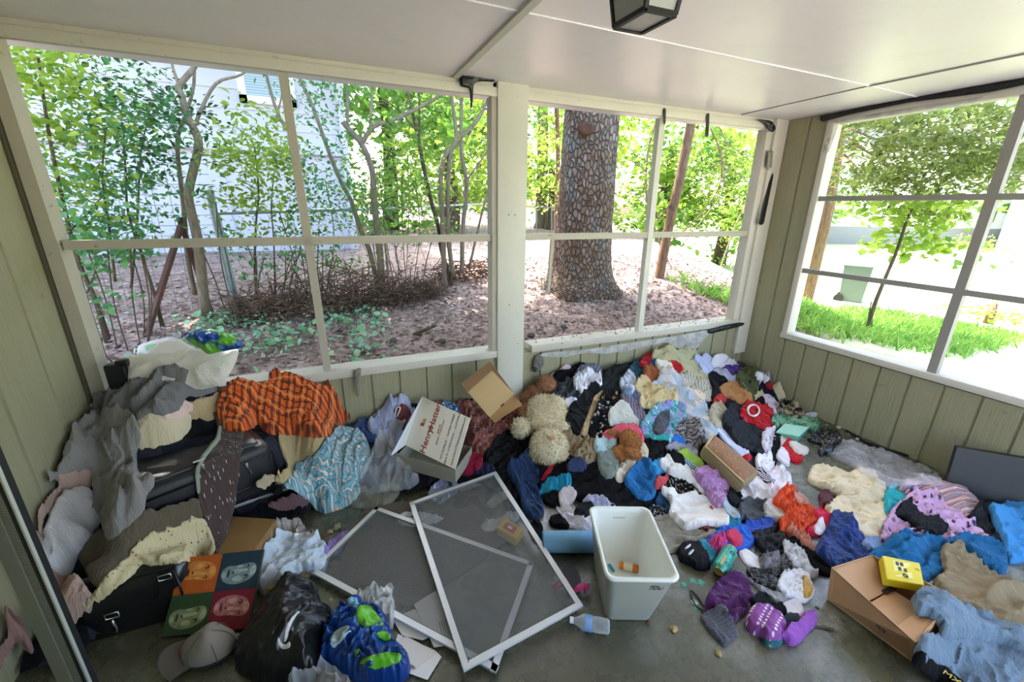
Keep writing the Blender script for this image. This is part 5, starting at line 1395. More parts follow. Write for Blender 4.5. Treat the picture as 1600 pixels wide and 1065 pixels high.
G('suede_shirt', 'rust brown suede shirt in front of the red cloth', 'clothes', '1006,572 1019,569 1033,581 1028,592 1017,597 1008,588', '#96542f', t=.025, amp=.016)
G('tee_shirt', 'thin red strip of cloth under the olive jacket', 'clothes', '1044,564 1058,565 1071,576 1063,579 1050,573', '#b01420', t=.018, amp=.008)
G('rag_doll', 'cream stuffed cloth roll below the olive jacket', 'clothes', '1023,562 1038,560 1052,571 1042,576 1031,573', '#d4cfbe', t=.03, amp=.012, belly=.01)
G('blouse', 'cream blouse with thin grey stripes right of the aqua sheet', 'clothes', '1064,584 1078,578 1090,589 1112,594 1122,606 1112,622 1100,620 1079,602', '#bdb8a6', 'stripes', '#8a877e', None, .45, t=.028, amp=.02, wl=.05, ang=155)
G('bed_sheet', 'pale aqua and peach sheet flowing down the middle of the heap', 'bedding', '1017,598 1033,589 1032,574 1048,575 1068,590 1078,608 1100,628 1118,654 1124,668 1108,684 1094,684 1084,672 1076,656 1066,636 1048,618 1027,606', '#a6b7c8', 'tiedye', '#d2bca8', None, 1.0, t=.03, amp=.032, wl=.08, ang=140, aniso=3.4)
G('shirt', 'pale cream flowered cloth between the sheet and the striped blouse', 'clothes', '1083,606 1102,616 1102,624 1088,614', '#dac8b6', 'floral', '#c49a86', None, .5, t=.016, amp=.01)
G('jeans', 'faded lilac-blue denim behind the yellow cotton top', 'clothes', '976,612 994,607 1003,617 999,631 990,629 974,617', '#5e6b90', 'denim', '#8490b0', t=.025, amp=.015)
G('shirt', 'mauve-grey striped sleeve running down beside the sage hat', 'clothes', '970,615 978,612 991,629 1009,643 1008,654 998,659 986,643 975,628', '#7d7382', 'stripes', '#5c5464', None, .4, rot=1.2, t=.022, amp=.016)
PL('plastic_pack', 'clear plastic pack with blue and white contents on the heap', 'plastic bag', '968,595 982,579 990,578 993,590 995,598 987,611 976,611', '#7f9cc0', 1, '#dfe7f2', rough=.12, t=.025, amp=.02)
G('tee_shirt', 'yellow-cream cotton top wrinkled in the middle of the heap', 'clothes', '992,596 1005,591 1019,599 1040,607 1058,616 1058,625 1040,627 1028,636 1019,631 1007,630 999,624 1005,612', '#cdbb8c', t=.03, amp=.032, wl=.065, ang=150)
vs_ = G('windbreaker', 'teal and lavender patterned windbreaker lying on the heap', 'clothes', '1000,664 1018,641 1028,628 1048,624 1072,628 1069,656 1058,674 1046,689 1027,688 1007,682', '#7aa6c4', 'camo', '#8f86c4', '#2f9a9a', .8, rough=.5, t=.03, amp=.022, wl=.08, ang=110)
G('pocket_panel', 'dark grey panel', None, '1018,670 1029,645 1047,637 1047,656 1039,676 1025,680', '#3d4048', parent=vs_, t=.008, amp=.008, rough=.6, update=False)
G('waistband', 'teal ribbed hem', None, '1006,676 1024,680 1048,676 1046,688 1027,688 1008,682', '#2a9a96', parent=vs_, t=.008, amp=.006, update=False)
G('sweater', 'black sweater below the windbreaker', 'clothes', '1000,684 1010,682 1027,688 1046,690 1046,706 1029,718 1015,718 1004,700', '#131316', t=.03, amp=.025)
G('scarf', 'grey and brown striped scarf right of the windbreaker', 'clothes', '1052,671 1070,652 1088,655 1103,669 1098,685 1088,698 1070,687', '#918e92', 'stripes', '#4a4340', None, .5, t=.03, amp=.03, wl=.05, ang=60)
G('garment', 'small bright blue cloth under the striped scarf', 'clothes', '1050,686 1056,677 1070,690 1073,697 1060,693', '#1d70c6', t=.016, amp=.01)
G('tee_shirt', 'grey tee shirt above the lime green cloth', 'clothes', '1040,695 1056,689 1072,696 1091,702 1090,713 1069,707 1056,703', '#8d8b94', t=.022, amp=.016)
G('tee_shirt', 'lime green cloth left of the flowered cushion', 'clothes', '1054,707 1069,700 1086,710 1102,724 1100,730 1087,731 1076,722 1064,713', '#8fb240', t=.025, amp=.014)
G('sock', 'pale blue and black striped sock by the lime green cloth', 'sock', '1066,717 1077,717 1089,730 1090,738 1077,733', '#a4c2cc', 'stripes', '#1d232c', None, .25, t=.022, amp=.008)
G('garment', 'small black knit hat above the white hooded band', 'clothes', '1046,708 1054,703 1068,707 1069,725 1056,728 1047,721', '#0e0e11', t=.03, amp=.01, belly=.02)
# ---- below the teddy
G('khaki_pants', 'khaki pants crumpled right of the cream teddy head', 'clothes', '877,681 893,676 912,684 934,684 938,705 917,718 897,710 883,702', '#907f61', t=.03, amp=.034, wl=.06, ang=40)
G('sun_hat', 'sage grey cloth hat with a pink brim above the brown bear', 'clothes', '952,639 969,624 981,630 1000,660 977,658 954,660', '#bcc0b6', t=.03, amp=.012, wl=.09, belly=.03)
G('undershirt', 'cream cloth hanging down below the brown bear', 'clothes', '996,690 1011,695 1013,709 998,718 987,734 969,750 962,741 970,724 981,714', '#d8ccb2', t=.025, amp=.022, wl=.06, ang=120)
G('sock', 'light aqua wadded sock left of the brown bear', 'sock', '930,699 931,684 949,679 960,683 965,693 954,705 940,705', '#acc8cc', t=.025, amp=.022, wl=.04, belly=.01)
G('sock', 'grey-green sock with purple edge hanging under the aqua sock', 'sock', '936,706 956,698 967,722 958,740 945,741 936,724', '#818c84', t=.03, amp=.016, wl=.06, belly=.015)
# ---- front of the heap
G('tee_shirt', 'black tee with a white printed line below the cream teddy', 'clothes', '842,740 850,724 872,718 896,714 912,722 914,738 900,744 876,740 858,748', '#131316', t=.022, amp=.018)
G('baseball_cap', 'dark blue cap brim showing right under the teddy head', 'cap', '886,724 898,714 910,716 917,728 912,734 900,732 890,736', '#2d3a5e', t=.02, amp=.004)
G('ribbon', 'thin red ribbon trailing down under the teddy head', 'ribbon', '862,724 866,724 848,752 845,752', '#a5182a', t=.008, amp=.002, wl=.02)
G('doll_dress', 'small turquoise doll dress on the black leggings', 'clothes', '843,768 848,756 858,744 866,745 875,741 880,737 890,736 891,751 890,763 876,764 866,763 854,770', '#1f92b4', t=.025, amp=.022, wl=.045)
G('shoe_bag', 'black cloth lump below the turquoise doll dress', 'clothes', '848,779 856,769 872,765 878,776 876,787 862,787', '#141417', t=.025, amp=.012)
G('sock', 'dirty white sock under the turquoise doll dress', 'sock', '874,766 889,755 895,758 901,772 894,781 887,789 875,787 876,776', '#cdc3c2', t=.022, amp=.012, wl=.06)
G('blouse', 'pale blue dotted blouse behind the white plastic bin', 'clothes', '909,784 921,772 930,773 946,775 951,782 964,787 956,790 928,789 920,784', '#b7bad8', 'dots', '#5a5f84', None, .5, t=.022, amp=.018, wl=.05)
G('shirt', 'dark charcoal shirt left of the white bin', 'clothes', '896,805 902,790 925,782 930,802 905,814', '#2b2d31', t=.022, amp=.014)
G('shirt', 'white shirt lying left of the white bin on the blue roll', 'clothes', '874,804 889,802 900,808 908,811 926,803 934,826 914,828 896,818 887,818', '#dad8e8', t=.022, amp=.018, wl=.05)
G('sock', 'black sock left of the white shirt by the blue roll', 'sock', '858,811 866,803 878,806 888,816 890,822 878,820 862,818', '#121214', t=.022, amp=.012)
G('shirt', 'bright blue shirt in the middle front of the heap', 'clothes', '977,748 984,729 994,721 999,717 1018,719 1025,737 1028,748 1025,768 1012,773 998,771 984,756', '#1767a2', t=.035, amp=.030, wl=.08, ang=100, rough=.6)
G('shirt', 'second blue cloth with a striped edge next to the white band', 'clothes', '1018,721 1033,715 1048,734 1034,733 1028,740', '#2d8cbe', t=.022, amp=.012)
G('tee_shirt', 'black tee with white lettering inside the white hooded band', 'clothes', '1024,759 1049,736 1066,737 1086,748 1107,766 1120,784 1100,778 1080,773 1060,771 1044,772 1034,768', '#17130f', 'print', '#8f8d88', None, 1.4, t=.025, amp=.022, wl=.07)
G('garment', 'small red cloth between blue shirt and black tee', 'clothes', '1025,747 1046,740 1041,748 1033,760 1025,762', '#b43c44', t=.018, amp=.01)
G('hoodie', 'cream hooded top whose long edge sweeps past the black tee', 'clothes', '1030,717 1047,707 1051,720 1065,728 1086,734 1102,745 1120,765 1137,787 1135,795 1122,786 1104,770 1088,753 1070,743 1052,738 1040,732', '#dbd9d3', t=.03, amp=.014, wl=.07, ang=150)
G('bra', 'pale lilac-blue bra beside the flowered cushion', 'clothes', '1120,665 1132,664 1146,673 1166,700 1172,707 1168,714 1159,712 1144,693 1128,679', '#cdd2ea', t=.022, amp=.014)
G('garment', 'small red tag of cloth at the tip of the lilac bra', 'clothes', '1159,713 1172,707 1174,717 1166,718', '#b4202c', t=.016, amp=.006)
G('bandana', 'black bandana with white print beside the rim of the white bin', 'clothes', '1009,796 1030,782 1044,786 1052,804 1024,808', '#101116', 'print', '#d8d8dc', None, .8, t=.02, amp=.012)
G('sweatpants', 'dark blue cloth edge between bandana and white tee', 'clothes', '1022,782 1036,768 1050,776 1056,800 1046,802 1040,786', '#123a5c', t=.022, amp=.014)
G('chinos', 'light grey-beige chinos stretched out right of the white bin', 'clothes', '1021,808 1047,806 1054,816 1075,818 1092,819 1113,819 1125,829 1104,842 1074,850 1043,858 1036,852', '#918d80', t=.03, amp=.022, wl=.09, ang=165, aniso=3.5)
G('garment', 'red and black checked cloth peeking below the white tee', 'clothes', '1084,818 1096,809 1112,812 1116,822 1100,824', '#7e2822', 'plaid', '#17120f', '#c86a54', .25, t=.014, amp=.008)
G('tee_shirt', 'teal cloth right of the white tee', 'clothes', '1119,822 1132,806 1137,794 1146,794 1158,806 1157,817 1148,825 1132,826', '#1f80a4', t=.025, amp=.022, wl=.05)
wt = G('tee_shirt', 'white tee shirt with a small red mark right of the bin', 'clothes', '1032,761 1048,761 1063,771 1080,767 1090,769 1111,784 1130,792 1138,800 1139,813 1133,821 1115,813 1097,814 1085,820 1070,820 1059,810 1047,797 1051,783 1044,771', '#e2ded8', t=.03, amp=.022, wl=.10, ang=150, aniso=3)
G('printed_mark', 'small red printed mark', None, '1108,789 1113,791 1115,797 1111,795', '#a8322c', parent=wt, t=.004, amp=.001, update=False, step=.004)
G('pajama', 'mauve flowered pajama bunched below the long cushion', 'clothes', '1086,731 1103,724 1118,727 1131,732 1144,740 1150,754 1146,760 1143,772 1133,780 1125,782 1116,780 1110,768 1100,753 1090,739', '#a77cab', 'dots', '#d8bcd8', None, .6, t=.035, amp=.036, wl=.075, ang=130, belly=.02)
# ---- right side of the heap
G('bolster', 'striped brown, tan and grey bolster along the corner of the walls', 'cushion', '1138,556 1160,550 1196,568 1215,582 1219,593 1209,602 1197,600 1184,585 1162,571', '#8f8278', 'bands', None, None, .62, rough=.8, t=.05, amp=.006, belly=.05, ang=-27, edge=.03, soft=4)
G('jeans', 'very pale blue denim at the back right of the heap', 'clothes', '1084,553 1101,551 1115,565 1118,577 1105,581 1092,565', '#b0b9d8', t=.028, amp=.016)
G('paper_sheet', 'white folded shirt standing at the back right of the heap', 'clothes', '1111,562 1122,551 1141,554 1145,562 1128,574 1122,574', '#dbdbe4', t=.022, amp=.012, wl=.09)
G('pillowcase', 'white sheet corner lying across to the striped bolster', 'bedding', '1132,565 1153,558 1176,568 1166,574 1149,572 1138,572', '#dfdde8', t=.022, amp=.014)
G('sweater', 'purple sweater under the white sheet corner', 'clothes', '1126,576 1140,569 1155,573 1155,582 1145,588 1131,583', '#41297c', t=.028, amp=.016)
G('blouse', 'grey-lilac blouse right of the black jacket', 'clothes', '1114,575 1128,574 1146,588 1156,582 1156,602 1145,603 1131,592', '#a7a6b8', t=.022, amp=.02)
G('jacket', 'olive green jacket bunched at the right rear of the heap', 'clothes', '1153,578 1176,569 1186,580 1185,603 1180,625 1165,620 1154,600', '#4c5130', t=.035, amp=.036, wl=.055, ang=85, aniso=2.6)
G('jacket', 'black jacket with thin white edge beside the striped blouse', 'clothes', '1108,580 1119,580 1141,598 1145,604 1132,612 1126,622 1112,622 1116,604', '#16181c', t=.03, amp=.016)
G('sock', 'long white sock standing right of the olive jacket', 'sock', '1180,580 1186,578 1200,590 1202,597 1195,602 1186,592', '#e3e1ea', t=.026, amp=.006, belly=.01)
G('sweatshirt', 'navy sweatshirt with a red patch near the right wall', 'clothes', '1186,603 1204,595 1217,607 1223,620 1218,628 1205,621 1192,609', '#1a2133', t=.03, amp=.016)
G('garment', 'small red patch of cloth on the navy sweatshirt', 'clothes', '1196,599 1206,598 1210,605 1201,606', '#a11522', t=.012, amp=.004)
G('garment', 'cream cloth strip against the right wall behind the navy sweatshirt', 'clothes', '1208,598 1218,602 1230,622 1228,632 1220,624', '#b9ad8e', t=.022, amp=.01)
G('shirt', 'pale yellow-green shirt right of the olive jacket', 'clothes', '1180,613 1190,608 1194,619 1182,625', '#b8b184', t=.018, amp=.012)
G('blouse', 'pale lilac flowered blouse near the right wall', 'clothes', '1190,614 1202,612 1211,627 1221,637 1216,644 1202,636 1193,627', '#c6bbc8', 'floral', '#7f7390', '#d49aa4', .35, t=.022, amp=.018, wl=.04)
G('garment', 'black cloth patch left of the lilac flowered blouse', 'clothes', '1180,626 1192,618 1196,630 1190,640 1178,634', '#131417', t=.018, amp=.01)
G('handbag', 'black and cream cloth bag against the foot of the right wall', 'bag', '1215,632 1231,625 1250,631 1258,647 1248,655 1231,650 1221,642', '#1a1818', 'tiedye', '#a59a84', None, .5, t=.04, amp=.02, wl=.05, belly=.02)
G('tee_shirt', 'dark red shirt left of the sage cargo pants', 'clothes', '1113,627 1123,613 1135,615 1134,625 1124,630', '#a5121f', t=.022, amp=.014)
G('cargo_pants', 'sage beige cargo pants below the dark red shirt', 'clothes', '1110,644 1115,627 1128,629 1136,640 1134,658 1122,665 1115,654', '#aaa68e', t=.03, amp=.022, wl=.055, ang=80)
G('leather_purse', 'tan leather bag flap lying below the olive jacket', 'bag', '1124,604 1145,594 1158,605 1172,614 1177,622 1166,630 1153,625 1133,613', '#a06f3e', rough=.45, sheen=0, t=.022, amp=.014, wl=.09)
G('leather_jacket', 'black leather jacket right of the flowered cushion', 'clothes', '1130,657 1133,641 1145,624 1162,643 1173,652 1196,667 1199,697 1208,701 1199,711 1176,698 1152,685', '#23262b', rough=.42, sheen=0, t=.035, amp=.03, wl=.07, ang=150)
rs = G('tee_shirt', 'bright red shirt with a white ringed neck above the leather jacket', 'clothes', '1157,638 1168,625 1182,629 1208,640 1211,656 1213,667 1198,669 1182,656 1165,652', '#ab0e1a', t=.028, amp=.026, wl=.055)
c_ = hit([(1177+9*math.cos(a), 642+9*math.sin(a)) for a in np.arange(12)*math.pi/6], .01)[0]; mm = MB(); mm.tube([Vector(p)+Vector((0, 0, .006)) for p in c_], .008, 6, closed=True)
o = mm.build('neckband', plain('white_neckband', '#d8d2cc', .8), rs, smooth='all'); o.data.transform(Matrix.Translation(-Vector(rs['_org'])))
G('underwear', 'white lace underwear right of the leather jacket', 'clothes', '1193,671 1207,664 1217,671 1215,686 1208,702 1198,704 1193,692', '#d8d2dc', t=.022, amp=.026, wl=.035, crump=.6)
G('underwear', 'white and peach underwear right of the black strap', 'clothes', '1218,674 1225,672 1231,687 1224,698 1217,688', '#e4dcdc', t=.018, amp=.016, wl=.035)
G('belt', 'black cloth belt trailing down toward the floor', 'belt', '1214,669 1220,669 1216,700 1211,728 1203,729 1204,718 1208,700', '#16181e', t=.014, amp=.006)
G('hand_towel', 'small red towel on the floor by the green box', 'clothes', '1222,698 1231,684 1243,698 1255,712 1253,719 1240,718 1228,706', '#b50d1a', t=.028, amp=.016, wl=.05, ang=140)
G('sock', 'dirty white sock lying on the floor beside the red towel', 'sock', '1232,687 1248,695 1264,699 1263,706 1248,706', '#cbc5c0', t=.024, amp=.006)
G('napkin', 'white pointed cloth on the floor below the black belt', 'clothes', '1214,707 1223,697 1232,706 1234,726 1219,718', '#dedae4', t=.022, amp=.008, belly=.01)
G('tee_shirt', 'large white tee shirt with navy and red trim at the right front of the heap', 'clothes', '1182,710 1195,706 1206,704 1206,722 1210,731 1234,738 1238,755 1229,772 1205,780 1180,778 1157,781 1154,766 1164,752 1180,745 1189,737 1184,722', '#e7e4ee', t=.03, amp=.030, wl=.075, ang=35)
G('garment', 'navy and red striped trim showing on the large white tee', 'clothes', '1178,736 1188,728 1200,742 1212,752 1204,756 1192,746', '#2e3350', 'stripes', '#d8d4de', None, .3, t=.010, amp=.006)
# ---- front right
G('sheer_scarf', 'pale grey-blue sheer scarf beside the hooded band', 'clothes', '1129,784 1138,777 1149,784 1160,795 1163,808 1152,805 1138,796', '#abb8c2', t=.018, amp=.016)
G('jeans', 'black jeans strip between pajama and slate pants', 'clothes', '1138,766 1150,756 1158,768 1162,786 1150,788 1140,780', '#26282c', t=.022, amp=.012)
G('pants', 'slate grey pants below the large white tee', 'clothes', '1156,783 1173,773 1193,780 1201,787 1201,804 1183,810 1168,812 1160,802', '#484c51', t=.03, amp=.022, wl=.07)
G('tee_shirt', 'grey-white tee shirt touching the orange plastic bag', 'clothes', '1196,781 1210,777 1226,787 1240,803 1226,813 1212,813 1198,803', '#c6c4c1', t=.028, amp=.018, wl=.07)
G('windbreaker', 'royal blue nylon under the slate pants', 'clothes', '1165,814 1187,811 1203,808 1212,816 1207,827 1175,831 1164,827', '#1f48b0', rough=.4, t=.022, amp=.014)
G('sheet', 'wrinkled black satin cloth right of the royal blue nylon', 'clothes', '1173,828 1208,823 1221,815 1226,837 1224,846 1230,860 1204,866 1186,849', '#2b2b31', rough=.35, t=.025, amp=.024, wl=.04, crump=.6)
G('windbreaker', 'royal blue nylon jacket behind the green drink can', 'clothes', '1103,843 1120,829 1138,822 1159,825 1177,839 1177,847 1158,856 1130,854 1112,866', '#2060cc', rough=.45, t=.028, amp=.016, wl=.08)
G('mop_head', 'hot pink shaggy duster left of the drink can', 'duster', '1106,847 1117,834 1137,836 1133,847 1121,858 1112,864', '#dc4c90', t=.02, amp=.034, wl=.022, crump=.8)
G('slipper', 'dark pink slipper lying on the blue nylon jacket', 'slipper', '1136,828 1146,826 1160,839 1160,847 1150,849 1141,841', '#c63a5c', t=.028, amp=.004, edge=.008)
G('towel', 'aqua cloth strip left of the drink can', 'clothes', '1088,844 1100,842 1119,862 1115,876 1105,873 1096,855', '#42a4c6', t=.022, amp=.010)
sk = G('sneaker', 'black sneaker with white lines beside the chinos hem', 'shoe', '1061,853 1072,844 1092,850 1106,866 1111,882 1092,882 1076,872 1064,868', '#16161b', rough=.6, t=.045, amp=.008, belly=.02)
for q in ('1068,856 1080,848 1082,850 1070,859', '1074,866 1084,856 1086,858 1076,868'):
    G('lace', 'white lace', None, q, '#cfcfd2', parent=sk, t=.008, amp=.001, update=False, step=.005)
PL('plastic_bag', 'bright orange plastic bag crumpled at the front right of the heap', 'plastic bag', '1209,779 1222,762 1241,759 1244,770 1238,784 1263,793 1284,802 1282,810 1264,817 1257,828 1250,828 1232,823 1220,820 1222,804 1238,801 1230,791', '#f0581c', rough=.3, trans=.35, t=.025, amp=.032, wl=.055)
G('garment', 'crimson and white cloth sticking out of the orange bag', 'clothes', '1272,798 1288,786 1299,803 1300,815 1292,829 1284,834 1273,832 1258,830 1270,820 1282,808', '#c2163e', t=.025, amp=.016)
G('garment', 'white crumpled cloth at the mouth of the orange bag', 'clothes', '1274,822 1284,805 1289,818 1287,831 1274,831', '#dcd6d8', t=.016, amp=.014, wl=.03)
PL('plastic_bag', 'sheer peach plastic film trailing from the orange bag to the floor', 'plastic bag', '1229,823 1256,830 1260,840 1270,853 1290,856 1300,862 1292,877 1270,874 1252,852 1241,837', '#e59a7e', .75, rough=.25, t=.022, amp=.026, wl=.035)
PL('plastic_bag', 'peach film end lying behind the orange bag', 'plastic bag', '1241,766 1263,779 1264,785 1247,783', '#eab09a', .8, t=.014, amp=.012)
G('pants', 'black cloth under the silver wrappers', 'clothes', '1226,846 1242,838 1262,856 1290,866 1312,880 1300,896 1270,890 1240,880', '#19191d', t=.02, amp=.014)
# wrappers
PL('snack_wrapper', 'white wrapper with black dots right of the drink can', 'wrapper', '1154,861 1162,857 1184,870 1190,888 1185,891 1165,878', '#e2e2e6', rough=.35, trans=0, t=.014, amp=.004)
PL('snack_wrapper', 'crinkled silver and black foil bag behind the dotted wrapper', 'wrapper', '1186,866 1212,864 1250,873 1256,880 1229,895 1204,897 1193,884', '#6f7076', 1, '#17171b', rough=.2, trans=0, t=.018, amp=.022, wl=.04)
PL('snack_wrapper', 'pointed silver foil flap standing near the peach film', 'wrapper', '1225,840 1238,854 1250,859 1277,893 1276,899 1255,893 1242,876 1228,858', '#c0c3ca', rough=.22, trans=0, t=.018, amp=.018, wl=.04)
PL('snack_wrapper', 'silver inside of a torn foil pouch beside the purple velvet', 'wrapper', '1168,900 1208,917 1227,923 1235,935 1216,940 1197,927', '#94979b', rough=.25, trans=0, t=.014, amp=.010)
PL('snack_wrapper', 'glossy black foil pouch torn open below the dotted wrapper', 'wrapper', '1166,886 1182,888 1224,911 1227,921 1208,917 1176,902', '#141417', rough=.2, trans=0, t=.016, amp=.006)
gp = PL('snack_wrapper', 'white and gold pouch nearest to the brown carton', 'wrapper', '1216,907 1228,890 1254,890 1259,897 1271,915 1269,932 1254,938 1228,927', '#d9dade', 1, rough=.25, trans=0, t=.018, amp=.012)
PL('gold_side', 'gold gusset', None, '1255,896 1260,898 1271,915 1268,932 1256,936', '#b48a26', parent=gp, rough=.3, trans=0, t=.006, amp=.002, update=False)
G('paper', 'white paper under the purple knit sock', 'paper', '1221,946 1247,935 1256,958 1237,964', '#dcd9e0', t=.008, amp=.002, wl=.15)
G('robe', 'purple velvet garment at the front of the wrappers', 'clothes', '1103,938 1112,919 1127,902 1150,894 1170,907 1180,925 1168,948 1154,957 1146,968 1130,958 1112,950', '#4d1554', rough=.7, t=.035, amp=.032, wl=.075, sheen=.3)
G('sock', 'black balled sock beside the purple velvet', 'sock', '1172,932 1186,924 1205,932 1208,947 1190,948', '#23272d', t=.03, amp=.010)
G('sock', 'dark navy sock ball left of the white paper', 'sock', '1202,948 1223,941 1231,957 1218,963', '#16171d', t=.03, amp=.006, belly=.01)
G('slipper', 'teal slipper toe under the purple knit hat', 'slipper', '1192,988 1218,986 1225,996 1218,1005 1202,1007 1193,999', '#1d5e68', t=.03, amp=.004)
G('sock', 'charcoal ribbed sock between knit hat and white paper', 'sock', '1223,963 1246,957 1252,973 1238,983 1226,978', '#23303a', 'knit', '#0f161c', None, 1.0, rot=.6, t=.03, amp=.004, belly=.01)
G('knit_hat', 'purple fair-isle knit hat on the floor near the front', 'hat', '1168,960 1175,948 1186,943 1208,951 1226,965 1229,979 1224,990 1198,988 1173,977', '#8a4a92', 'fairisle', '#dccfd4', None, .7, t=.045, amp=.008, belly=.03)
G('sock', 'lilac purple sock curling from the knit hat', 'sock', '1224,982 1247,972 1256,957 1274,954 1277,967 1262,984 1246,1000 1235,1001 1226,993', '#9050a6', t=.04, amp=.006, belly=.012)
G('sock', 'grey wool sock lying flat on the floor at the front', 'sock', '1094,961 1127,945 1140,958 1150,986 1150,994 1131,1006 1118,993 1098,967', '#57585f', 'knit', '#3e3f46', None, 1.6, t=.022, amp=.006)
# ---- right hand group on the floor
G('chinos', 'cream chinos lying on the open floor at the right', 'clothes', '1264,746 1270,724 1286,723 1327,738 1342,729 1364,739 1385,762 1390,783 1387,809 1376,835 1347,832 1332,817 1301,792 1290,788 1317,770 1296,760', '#d6c7a6', rough=.8, t=.03, amp=.030, wl=.10, ang=150, aniso=2.2)
G('slipper', 'maroon slipper sole beside the cream chinos', 'slipper', '1279,771 1289,765 1303,775 1293,787 1284,784', '#4c1d26', t=.03, amp=.003)
G('shirt', 'navy blue shirt in front of the cream chinos', 'clothes', '1277,850 1299,813 1305,791 1336,810 1349,835 1364,857 1354,873 1312,882 1284,864', '#1c3a78', rough=.65, t=.03, amp=.034, wl=.07, ang=60)
G('jeans', 'pale blue denim hem beside the navy shirt', 'clothes', '1346,846 1362,838 1386,836 1384,848 1366,860', '#5d7ba8', 'denim', '#a9bcd6', t=.018, amp=.008)
G('tee_shirt', 'turquoise cloth right of the cream chinos', 'clothes', '1386,763 1398,756 1426,758 1430,764 1411,784 1398,797 1385,797', '#1fa2aa', t=.03, amp=.018)
G('pillow', 'striped mauve and peach pillow in front of the black board', 'pillow', '1405,753 1428,746 1453,748 1506,761 1533,780 1532,797 1514,812 1499,800 1460,774 1425,762', '#9c8090', 'multistripe', '#8f8ea0', '#d79a8c', .16, rot=-.15, rough=.8, t=.04, amp=.010, belly=.07, ang=-25, edge=.03)
G('jacket', 'black nylon jacket below the black board at the right', 'clothes', '1512,806 1528,786 1552,781 1566,803 1577,841 1570,851 1540,836', '#15161f', rough=.4, t=.035, amp=.03, wl=.07)
G('tee_shirt', 'sky blue tee shirt at the right edge of the picture', 'clothes', '1546,786 1590,779 1612,785 1612,866 1582,872 1570,858 1573,836 1555,810', '#3a88c6', t=.035, amp=.030, wl=.07, ang=110)
G('blanket', 'pink fleece with dark flowers right of the turquoise cloth', 'blanket', '1383,812 1402,787 1426,763 1448,761 1470,769 1494,795 1532,830 1550,842 1474,845 1428,838 1380,841', '#c8a2c8', 'floral', '#37344a', '#8f7868', .34, t=.035, amp=.032, wl=.07, ang=145, aniso=3)
G('leggings', 'shiny black leggings twisted on the pink fleece', 'clothes', '1401,796 1413,779 1429,781 1440,806 1469,806 1484,820 1470,832 1443,830 1422,810', '#0d0e14', rough=.5, t=.03, amp=.02, wl=.06)
G('hoodie', 'teal blue sweatshirt behind the yellow box', 'clothes', '1349,866 1381,849 1390,835 1418,830 1453,840 1482,853 1484,872 1482,884 1446,901 1418,881 1380,864', '#14608f', t=.035, amp=.030, wl=.085, ang=160, aniso=3)
G('hoodie', 'teal blue sweatshirt lobe right of the khaki coat cuff', 'clothes', '1477,842 1499,830 1533,837 1567,850 1577,875 1570,894 1538,881 1510,853', '#135a88', t=.035, amp=.030, wl=.085, ang=150, aniso=3)
G('coat', 'khaki canvas coat spread at the right edge', 'clothes', '1476,844 1494,844 1535,881 1536,888 1612,917 1612,984 1577,975 1533,959 1498,938 1474,917 1462,899 1482,885 1478,870', '#857558', rough=.85, t=.04, amp=.030, wl=.12, ang=160, aniso=2.2, belly=.04)
# ---- lower left soft things
G('garment', 'grey-green cloth under the white sweatshirt', 'clothes', '405,910 428,898 459,894 452,910 426,920 410,922', '#8c9182', t=.022, amp=.014)
G('lace_top', 'beige lace top behind the white sweatshirt', 'clothes', '421,846 427,820 447,813 470,820 490,830 500,840 455,838', '#9d958e', 'dots', '#bcb4ac', None, .4, t=.028, amp=.028, wl=.04)
G('scarf', 'brown satin scarf end right of the white sweatshirt', 'clothes', '464,888 484,873 492,882 481,897 467,900', '#8f7857', rough=.45, t=.022, amp=.016, wl=.03)
G('sweatshirt', 'white fleece sweatshirt rolled up right of the painting', 'clothes', '401,908 409,879 422,855 452,833 484,832 508,846 511,858 505,878 490,885 468,873 459,894 428,906 407,916', '#c3ced6', rough=.95, t=.045, amp=.040, wl=.085, ang=20, belly=.03)
G('garment', 'lilac cloth scrap at the left edge of the lower window screen', 'clothes', '507,862 517,843 545,827 540,840 524,868', '#8f79b8', t=.012, amp=.006)
PL('mailer_bag', None, None, '361,1020 374,991 406,943 427,922 447,897 466,895 494,907 499,941 518,945 519,974 502,984 499,1016 491,1039 468,1047 420,1052 374,1031', '#0e0f11', rough=.3, trans=0, t=.05, amp=.022, wl=.10, belly=.15, aniso=2, crump=.3, sharp=.3, edge=.03)
CLOTHS[-1].name = 'shopping_bag'
sb_ = tag(CLOTHS[-1], 'crumpled black plastic bag with a white curved arrow on the floor', 'plastic bag')
arrow = '470,952 464,960 456,972 451,984 449,997 447,1004 443,1004 444,990 448,976 456,963 464,955'
PL('arrow_print', 'white printed arrow', None, arrow, '#cfcfc8', parent=sb_, rough=.5, trans=0, t=.010, amp=0, update=False, step=.006, edge=.003, sm=0, soft=1.0)
PL('arrow_head', 'white printed arrow head', None, '435,992 438,1004 445,1008 452,1004 451,998 455,1010 444,1014 436,1012 433,1000', '#cfcfc8', parent=sb_, rough=.5, trans=0, t=.010, amp=0, update=False, step=.006, edge=.003, sm=0, soft=1.0)
PL('grocery_bag', 'white plastic grocery bag behind the blue and green package', 'plastic bag', '556,934 566,921 590,918 609,927 616,940 611,972 590,950 570,946', '#d8d8d4', .9, rough=.3, t=.03, amp=.03, wl=.05, belly=.03)
pk = PL('paper_towel_package', 'crumpled blue and green printed plastic package beside the black bag', 'plastic bag', '499,1014 511,978 522,951 559,926 571,942 587,946 608,976 619,1002 634,1012 640,1030 627,1046 575,1053 554,1044 526,1030', '#174a94', 1, '#123a80', rough=.2, trans=.1, t=.04, amp=.028, wl=.07, belly=.10, edge=.025)
